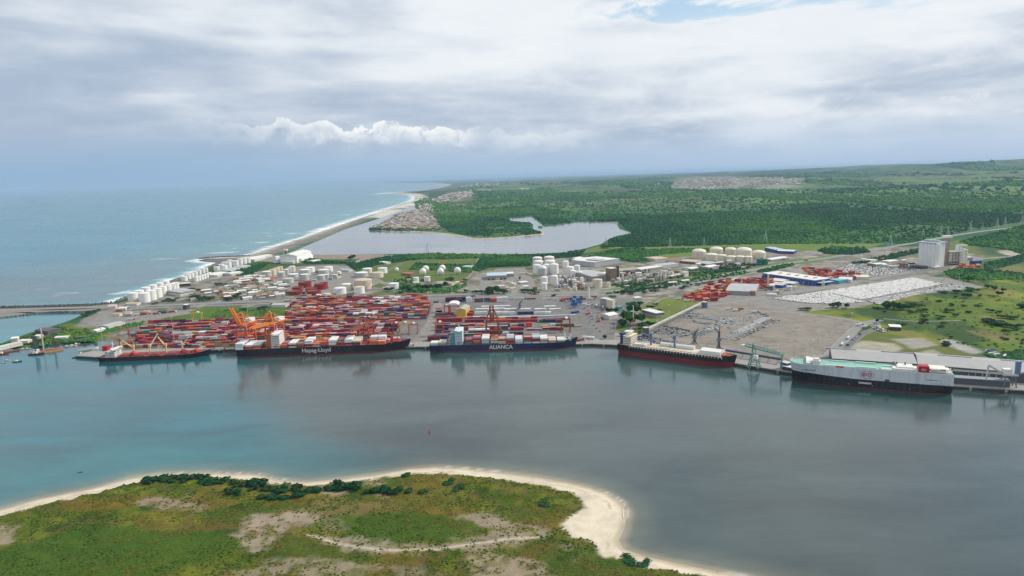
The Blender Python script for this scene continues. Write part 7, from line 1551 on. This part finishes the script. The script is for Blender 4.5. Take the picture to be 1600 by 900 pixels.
def lot(name, pts, ang, wts, fill=.95, pu=2.5, pv=5.6, seed=1, z=4.22, gap=0):
    """rows along ang; cars stand across the row"""
    q = poly(pts); rg = random.Random(seed); ca, sa = math.cos(ang), math.sin(ang); o = q[0]; loc = [((x-o[0])*ca+(y-o[1])*sa, -(x-o[0])*sa+(y-o[1])*ca) for x, y in q]
    u0, u1 = min(a for a, b in loc), max(a for a, b in loc); v0, v1 = min(b for a, b in loc), max(b for a, b in loc); nu, nv = int((u1-u0)/pu)+1, int((v1-v0)/pv)+1
    U, V_ = np.meshgrid(np.arange(nu), np.arange(nv)); uu = u0+U.ravel()*pu; vv = v0+V_.ravel()*pv+(V_.ravel()//2)*gap; ok = inside(np.column_stack([uu, vv]), loc)
    for a, b, c, d in zip(uu[ok], vv[ok], U.ravel()[ok], V_.ravel()[ok]):
        if rg.random() > fill: continue
        ci = CARN.index(rg.choices([w_[0] for w_ in wts], [w_[1] for w_ in wts])[0]); CARS.append((o[0]+a*ca-b*sa, o[1]+a*sa+b*ca, z, ang+PI/2+rg.uniform(-.03, .03), ci, '%%s car, %s in the %s row, %s' % (ordn(c+1), ordn(d+1), name)))
WW = [('white', 12), ('silver', 2)]; MXc = [('white', 5), ('silver', 4), ('grey', 3), ('black', 3), ('dark blue', 1)]
aY = math.atan2(*(lambda a, b: (b[1]-a[1], b[0]-a[0]))(G(1125, 528), G(1200, 496)))
lot('long white strip of the quay yard', [(1126, 529), (1192, 496), (1203, 498), (1138, 531)], aY, [('silver', 3), ('white', 8)], .97, 2.4, 5.4, 1)
lot('dark strip right of the white strip', [(1141, 532), (1207, 498.5), (1218, 502), (1154, 534)], aY, MXc, .5, 2.6, 7, 2)
lot('dotted block of the quay yard', [(1081, 524), (1133, 497), (1152, 498), (1101, 525)], aY, [('silver', 5), ('white', 4), ('grey', 2), ('black', 1)], .85, 2.6, 6.2, 3)
lot('thin strip of the quay yard', [(1135, 512), (1168, 494), (1180, 494), (1142, 514)], aY, [('silver', 5), ('white', 5), ('grey', 1)], .85, 2.6, 6.5, 4)
lot('upper white block of the quay yard', [(1091, 497.5), (1102, 493.5), (1131, 497.5), (1121, 502)], aY+PI/2, WW, .95, 2.5, 5.5, 5)
lot('narrow pink-white strip', [(1078, 503), (1084, 500.5), (1113, 505), (1106, 507.5)], aY+PI/2, [('white', 5), ('silver', 3), ('red', .3)], .85, 2.6, 6, 6)
lot('scattered group near the grass', [(1175, 489), (1180, 487), (1206, 493), (1198, 496)], aY+PI/2, MXc, .55, 2.8, 7, 7)
lot('mixed block beside the bulk carrier', [(1020, 519), (1035, 511), (1082, 521), (1070, 528)], aY+PI/2, MXc+[('dark blue', 3)], .55, 2.8, 7.5, 8)
lot('dark line under the conveyor', [(1030, 510), (1038, 509), (1080, 517), (1078, 519)], aY+PI/2, [('black', 5), ('grey', 3)], .8, 2.8, 6, 9)
lot('blue line behind the bulk carrier', [(992, 529), (1003, 524), (1050, 534), (1090, 546), (1086, 549), (1040, 541)], aY+PI/2, [('dark blue', 6), ('white', 2), ('grey', 3)], .6, 2.8, 7, 10)
lot('grey-violet block at the conveyor end', [(1064, 497), (1075, 487), (1096, 490), (1086, 498)], aY, [('grey', 5), ('silver', 4), ('dark blue', 2)], .8, 2.6, 6, 17)
a2 = math.atan2(*(lambda a, b: (b[1]-a[1], b[0]-a[0]))(G(1205, 467), G(1425, 434)))
lot('near wedge of the big white field', [(1205, 467), (1235, 462), (1298, 459.5), (1352, 472), (1300, 475.5), (1262, 474)], a2, [('white', 8), ('silver', 4)], .96, 2.6, 5.2, 11, 4.3, .6)
lot('main part of the big white field', [(1238, 462), (1426, 434.5), (1474, 444), (1355, 467), (1345, 469), (1300, 459)], a2, [('white', 9), ('silver', 3)], .97, 2.55, 5.1, 12, 4.3, .5)
lot('lower strip of the big white field', [(1354, 470), (1372, 466), (1488, 445.5), (1500, 447), (1520, 450), (1440, 459), (1372, 477)], a2, [('white', 4), ('silver', 6), ('grey', 2)], .9, 2.75, 5.6, 13, 4.3, 1.8)
lot('grey field below the highway', [(1288, 431), (1296, 424), (1330, 411.5), (1350, 412), (1416, 422), (1400, 429), (1350, 434), (1310, 434)], a2, [('silver', 5), ('grey', 4), ('white', 4)], .55, 2.6, 7, 14, 4.2)
lot('port road queue', [(1296, 575), (1300, 570), (1315, 545), (1345, 519), (1348, 520), (1318, 546), (1301, 573)], math.radians(60), [('white', 4), ('black', 4), ('grey', 2)], .4, 6, 4, 15, 4.3)
lot('gatehouse parking', [(1358, 512), (1372, 508), (1388, 518), (1380, 521)], .4, MXc, .5, 2.8, 7, 16, 4.3)
lot('office parking by the spheres', [(632, 461), (640, 456.5), (735, 452), (735, 455), (700, 459)], 0, MXc, .4, 2.8, 8, 18, 4.2)
lot('parking below the highway', [(1058, 443), (1100, 434), (1104, 436), (1062, 446)], .3, MXc, .5, 2.8, 7, 19, 4.2)
lot('lot by the silos', [(1390, 421), (1425, 412), (1436, 416), (1440, 424), (1420, 425)], .2, MXc, .4, 3, 8, 20, 4.2)
lot('truck lane behind the small bulker', [(250, 553), (330, 546), (362, 545), (362, 548), (330, 549)], .04, MXc, .18, 5, 6, 21, 4.35)
lot('quay lane near the blue hoppers', [(905, 480), (935, 474), (950, 490), (955, 515), (930, 520), (915, 500)], .1, MXc+[('red', 4)], .06, 5, 8, 22, 4.35)
CARS.sort(key=lambda c: c[0]**2+c[1]**2)
for x, y, z, rz, ci, lab in CARS[:300]: tag(put('parked_car', car_mesh(ci), None, (x, y, z), rz), lab % CARN[ci], 'car', 'cars parked in rows across the port yards')
def car_mass(items):
    n = len(items); A = np.array([(a[0], a[1], a[2], a[3], a[4]) for a in items]); tv = np.array([(x, y*.9, z) for y in (-1, 1) for x, z in ((-2.3, .25), (2.3, .25), (2.3, .8), (.8, 1.45), (-1.6, 1.5), (-2.3, .9))]); tf = [(2, 8, 9, 3), (3, 9, 10, 4), (4, 10, 11, 5), (0, 6, 7, 1)]; tf2 = np.array(tf+[(0, 1, 2, 5), (5, 2, 3, 4), (6, 11, 8, 7), (11, 10, 9, 8), (1, 7, 8, 2), (0, 5, 11, 6)])
    ca, sa = np.cos(A[:, 3])[:, None], np.sin(A[:, 3])[:, None]; V = np.stack([tv[None, :, 0]*ca-tv[None, :, 1]*sa+A[:, 0:1], tv[None, :, 0]*sa+tv[None, :, 1]*ca+A[:, 1:2], tv[None, :, 2]+A[:, 2:3]], -1).reshape(-1, 3)
    Fq = (tf2[None]+(np.arange(n)*12)[:, None, None]).reshape(-1, 4); mi = np.repeat(A[:, 4].astype(int)[:, None], len(tf2), 1); mi[:, 0] = 6; me = npmesh('cars', V, Fq, smooth=False, matidx=mi.ravel())
    CMM = [mat('field_car_'+k.replace(' ', '_'), tuple(c*.80 for c in v), .45, .1, 1, isl_var=.3) for k, v in CARC.items()]
    for m_ in CMM+[GLS]: me.materials.append(m_)
    tag(put('car_field', me), 'thousands of white and grey cars parked close together', 'cars', kind='stuff')
car_mass(CARS[300:]); print('cars', len(CARS))
# trucks and lorries on roads and aprons
TKM = [mat('truck_red', (.38, .04, .03), .5), mat('truck_white', (.62, .62, .6), .5), mat('truck_blue', (.05, .12, .3), .5)]
TRL = []
def truck(px, py, rz, c, look, L=13, z=4.3):
    p = G(px, py, z); r = thing('truck', 'x', 'truck', (*p, z), rz, 'lorries around the port'); part('trailer', MB().box((-2, 0, 1.1), (L, 2.5, 2.7)), c, r); part('cab', MB().box((L/2-.2, 0, .6), (2.3, 2.4, 2.7), 0, 0, .92), TKM[1] if c is not TKM[1] else TKM[0], r)
    part('wheel', MB().box((-L*.35, 0, 0), (3, 2.3, 1)), TYRE, r); part('wheel', MB().box((L*.42, 0, 0), (1.2, 2.3, 1)), TYRE, r); TRL.append((r, look))
for px, py, rz, c in ((880, 471, .2, 0), (886, 468, 1.9, 0), (930, 465, .1, 0), (925, 468, .3, 1), (912, 468, .4, 0), (920, 491, .8, 0), (940, 498, 1.3, 0), (936, 502, 1.1, 0), (932, 478, 1.4, 1), (948, 483, 1.5, 0), (942, 481, 1.5, 1), (915, 476, .5, 1), (921, 478, .3, 1), (1316, 539, 1, 1), (1326, 529, .9, 1), (1306, 551, 1.1, 1),
                      (1343, 509, .3, 1), (1352, 512, .2, 1), (230, 491, .2, 1), (245, 491, .1, 0), (260, 489, .4, 1), (270, 488, .1, 0), (215, 493, .3, 1), (205, 500, .1, 1), (600, 469, .02, 1), (740, 464, .02, 2), (1020, 455, .2, 0), (1130, 431, .35, 1), (1210, 416.5, .4, 1), (1260, 407.5, .4, 0), (450, 470.5, .02, 1), (390, 455, .3, 2), (412, 466, .5, 1), (425, 462, 1, 0), (300, 549, .05, 1), (275, 551, .05, 2), (345, 547, .05, 1),
                      (1139, 484, .2, 1), (1150, 486, .1, 1), (1158, 484, .4, 0), (1180, 488.5, .1, 1), (1570, 558, .8, 1), (1558, 556, .4, 1), (1548, 551, 2, 2), (1552, 554, .2, 1), (1062, 468, .1, 1), (1075, 471, .1, 1), (800, 540, .02, 1), (640, 541, .02, 1), (908, 533, .3, 0)): truck(px, py, rz, TKM[c], ('red lorry', 'white lorry', 'blue lorry')[c])
near_labels(TRL)
p = G(919, 529.5, 4.3); r = thing('tank_trailer', 'long white cylindrical tank lying on the open quay east of the navy ship', 'tank', (*p, 4.3), -.42)
mb = MB(); mb.lathe([(.1, -11), (2, -10.6), (2.2, -9), (2.2, 9), (2, 10.6), (.1, 11)], 14); mb.v = [(c, a, b+2.8) for a, b, c in mb.v]; part('vessel', mb, WH2, r, True)
for x in (-8, 0, 8): part('cradle', MB().box((x, 0, 0), (1.2, 3.6, 1.6)), DK, r)
# ================================================================== PYLONS, LAMPS
PYM = mat('pylon_steel', (.46, .48, .48), .5, .1)
def pylon(px, py, pyt, label, s=1.0):
    p = G(px, py); hh = (py-pyt)*p[1]/F; w_ = hh*.16; r = thing('pylon', label, 'pylon', p, random.random(), 'electricity pylons'); t_ = max(.35, p[1]/F*.22); mb = MB()
    for sx in (-1, 1):
        for sy in (-1, 1): part('leg', MB().bar((sx*w_, sy*w_, 0), (sx*w_*.18, sy*w_*.18, hh*.7), t_).bar((sx*w_*.18, sy*w_*.18, hh*.7), (0, 0, hh), t_*.8), PYM, r)
    for k in range(5):
        z0, z1 = hh*k*.14, hh*(k+1)*.14; a, b = w_*(1-.82*k/5), w_*(1-.82*(k+1)/5)
        for sg in (-1, 1): mb.bar((-a, sg*a, z0), (b, sg*b, z1), t_*.55); mb.bar((sg*a, a, z0), (sg*b, -b, z1), t_*.55)
    part('lattice', mb, PYM, r)
    for z in (.72, .84): part('cross_arm', MB().bar((-w_*1.1, 0, hh*z), (w_*1.1, 0, hh*z), t_*.8), PYM, r)
pl = ((947, 385, 368, 'at the lagoon edge'), (1047, 386.5, 371, 'left of the cream gas tanks'), (1100, 384, 371, 'just behind the cream gas tanks'), (1196, 380, 359, 'between the gas tanks and the highway'), (1391, 386, 364, 'in the field before the silos'), (1442, 371, 356, 'beside the highway, first past the silo roof'), (1470, 368, 352, 'behind the silo roof, left of two'), (1481, 367, 352, 'behind the silo roof, right of two'), (1516, 362, 345, 'at the highway bend, left of two'), (1535, 359, 346, 'at the highway bend, right of two'),
      (1558, 356, 340, 'far along the highway, first of three'), (1570, 355, 338, 'far along the highway, second of three'), (1597, 350, 335, 'far along the highway, last of three'), (668, 399, 378, 'thin, standing over the lagoon shore woods'), (719, 318, 311, 'far away beyond the lagoon village'))
for a in pl: pylon(a[0], a[1], a[2], 'grey lattice pylon '+a[3])
LL = []
def lamp(px, py, pyt, z=4.1):
    p = G(px, py, z); hh = (py-pyt)*p[1]/F; r = thing('lamp_mast', 'x', 'lamp mast', (*p, z), 0, 'tall lamp masts'); part('pole', MB().cyl((0, 0, 0), .42, hh, 8, r2=.24), LG, r); part('lamp_head', MB().box((0, 0, hh), (3.6, 1.2, .8)).box((0, 0, hh-.3), (1, 3.2, .6)), LG, r); LL.append((r, 'tall lamp mast'))
for a in ((161, 542, 512), (272, 532, 494), (388, 500, 478), (458, 500, 470), (706, 462, 443), (622, 464, 447), (756, 478, 450), (795, 476, 456), (823, 482, 458), (1011, 476, 452), (1045, 513, 475), (1084, 500, 475), (1035, 516, 493), (1027, 520, 500), (1066, 500, 480), (1070, 505, 477), (1134, 503, 483), (1200, 470, 454), (1171, 478, 462), (1229, 447, 437), (1241, 555, 537), (1252, 560, 535), (1265, 552, 526), (1277, 546, 518), (1295, 533, 510), (1318, 520, 497), (1330, 512, 488), (1209, 482, 460), (1333, 396, 380), (1307, 393, 382),
          (1420, 438, 423), (1498, 442, 428), (1475, 434, 427), (1546, 450, 432), (1131, 560, 542), (1254, 461, 441), (1282, 466, 452), (1114, 556, 534), (1340, 478, 466), (995, 516, 500), (962, 516, 496), (1110, 470, 447), (645, 400, 388)): lamp(*a)
near_labels(LL)
mp = G(989.5, 516); r = thing('radio_mast', 'tall orange and white mast beside the dark trees behind the bulk carrier', 'mast', mp); part('pole', MB().bar((0, 0, 0), (0, 0, 38), 1.1), REDC, r); part('pole_top', MB().bar((0, 0, 24), (0, 0, 45), 1.3), SHW, r)
# ================================================================== SMALL CRAFT
def boat(px, py, L, rz, hull, deck, label, house_=True, mast_=False, group='small craft on the teal water', name='boat'):
    p = G(px, py, 0); r = thing(name, label, 'boat', (*p, 0), rz, group); B_ = L*.3; mb = MB(); S = [(-.5, .8), (-.3, 1), (.1, 1), (.32, .75), (.44, .35), (.5, .03)]; vs = []
    for s, w_ in S: vs += [(s*L, -w_*B_/2*.7, -.3), (s*L, -w_*B_/2, L*.09+max(0, s)*L*.08), (s*L, w_*B_/2, L*.09+max(0, s)*L*.08), (s*L, w_*B_/2*.7, -.3)]
    fs = []
    for i in range(5): o = i*4; fs += [(o, o+4, o+5, o+1), (o+2, o+6, o+7, o+3)]
    fs += [(0, 1, 2, 3)]; part('hull', MB().add(vs, fs), hull, r); part('deck', MB().add([(v[0], v[1]*.94, v[2]-.15) for v in vs], [(i*4+1, i*4+5, i*4+6, i*4+2) for i in range(5)]), deck, r)
    if house_: part('wheelhouse', MB().box((-L*.08, 0, L*.07), (L*.28, B_*.6, L*.14), 0, 0, .9), SHW, r)
    if mast_: part('mast', MB().bar((0, 0, L*.2), (0, 0, L*.5), .3), SHW, r)
    return r
bw = SHW; boat(3, 554, 22, .2, REDP, DECKR, 'red hulled boat at the far western shore'); boat(11, 563.5, 9, .3, bw, DECKG, 'small white boat on open water, middle of three'); boat(5, 567.5, 6, 0, BLK, DECKG, 'tiny dark boat on open water, lowest of three'); boat(27, 565.5, 14, .25, NAVY, DECKG, 'dark open boat with white stripe, right of three on open water')
boat(36, 546, 12, .2, bw, DECKG, 'white motor boat moored west of the jack-up barge, left of two'); boat(43, 545.5, 12, .2, bw, DECKG, 'white motor boat moored west of the jack-up barge, right of two'); boat(105, 542, 14, .2, bw, DECKG, 'white motor boat east of the jack-up barge, left of two'); boat(113, 541, 15, .3, bw, DECKR, 'white motor boat east of the jack-up barge, right of two'); boat(120, 538, 13, .9, mat('boat_peach', (.6, .35, .22), .6), DECKG, 'peach coloured boat moored by the basin wall')
boat(12, 550.5, 18, .1, ORR, DECKR, 'rusty flat boat against the western shore', False); boat(24, 549, 16, .1, ORR, DECKR, 'orange rimmed boat against the western shore', False); boat(121, 558.5, 15, .6, BLK, DECKG, 'dark tug at the tip of the pier'); boat(128, 553, 14, .7, bw, DECKG, 'pale work boat on the west side of the pier'); boat(139, 547, 30, .75, bw, CONC, 'long white barge along the west side of the pier', False)
# jack-up barge with four spuds
p = G(74, 550, 0); r = thing('jack_up_barge', 'rusty jack-up work barge with tall dark spud legs near the western shore', 'barge', (*p, 0), .72)
hb2 = MB(); hb2.box((0, 0, -.6), (46, 13, 3.4)); part('hull', hb2, mat('barge_ochre', (.52, .28, .12), .8, .2, .2, dirt=(.25, .08, .05, .6)), r); part('deck', MB().box((0, 0, 2.8), (44, 11.5, .25)), DECKR, r)
for x, y, hh in ((-17, -4, 33), (-13, 5, 30), (12, 5, 32), (-4, 5, 42)): part('spud_leg', MB().bar((x, y, -2), (x, y, hh), 2.2 if hh < 40 else 1.9), DK if hh < 40 else T_T, r)
part('deck_house', MB().box((-15, 0, 3), (8, 8, 4)), SHW, r); part('equipment', MB().box((6, -1, 3), (12, 6, 2.2)), MATS['deck_brown'], r); boat(57, 554, 24, .2, BLK, DECKR, 'dark hulled pusher boat at the west end of the jack-up barge')
# channel buoy
p = G(671, 676, 0); r = thing('channel_buoy', 'small red channel buoy floating alone in the grey river', 'buoy', (*p, 0)); part('float', MB().lathe([(.1, -.5), (1.3, -.3), (1.4, .5), (.9, .9), (.1, 1)], 12), REDP, r, True); part('tower', MB().lathe([(.7, .9), (.25, 3.4), (.02, 3.5)], 8), REDP, r); part('top_mark', MB().lathe([(.02, 3.6), (.35, 4.0), (.02, 4.5)], 8), REDP, r)
boat(125, 738, 4.5, .2, BLK, DECKG, 'tiny dark rowing boat alone off the beach of the spit', False)
# person and beach finds
def person(px, py, col, label):
    p = G(px, py, 1.0); r = tag(put('person', None, None, (*p, spitz(*p))), label, 'person'); mb = MB()
    prof = [(.07, 0), (.09, .06), (.07, .1), (.11, .5), (.13, .85), (.17, .95), (.14, 1.1), (.19, 1.38), (.09, 1.5), (.055, 1.54), (.09, 1.62), (.105, 1.7), (.08, 1.79), (.01, 1.83)]
    mb.lathe(prof, 10); part('body', mb, mat('skin', (.35, .18, .11), .7), r, True); part('shirt', MB().lathe([(.18, .9), (.17, 1.1), (.22, 1.38), (.12, 1.48)], 10), col, r, True)
    for s in (-1, 1): mb.bar((s*.2, 0, 1.4), (s*.27, .04, .85), .08)
person(1121, 893, mat('shirt_red', (.4, .05, .04), .8), 'person in a red shirt standing on the beach near the bottom'); person(841, 751.5, mat('shirt_dark', (.08, .06, .06), .8), 'person in dark clothes standing on the narrow beach')
p = G(974, 808, 1); tag(put('driftwood_log', MB().bar((0, 0, .2), (2, 14, .3), .5).mesh('driftwood_log', SHW), None, (*p, spitz(*p))), 'pale driftwood pole lying along the water edge of the sandy point', 'driftwood')
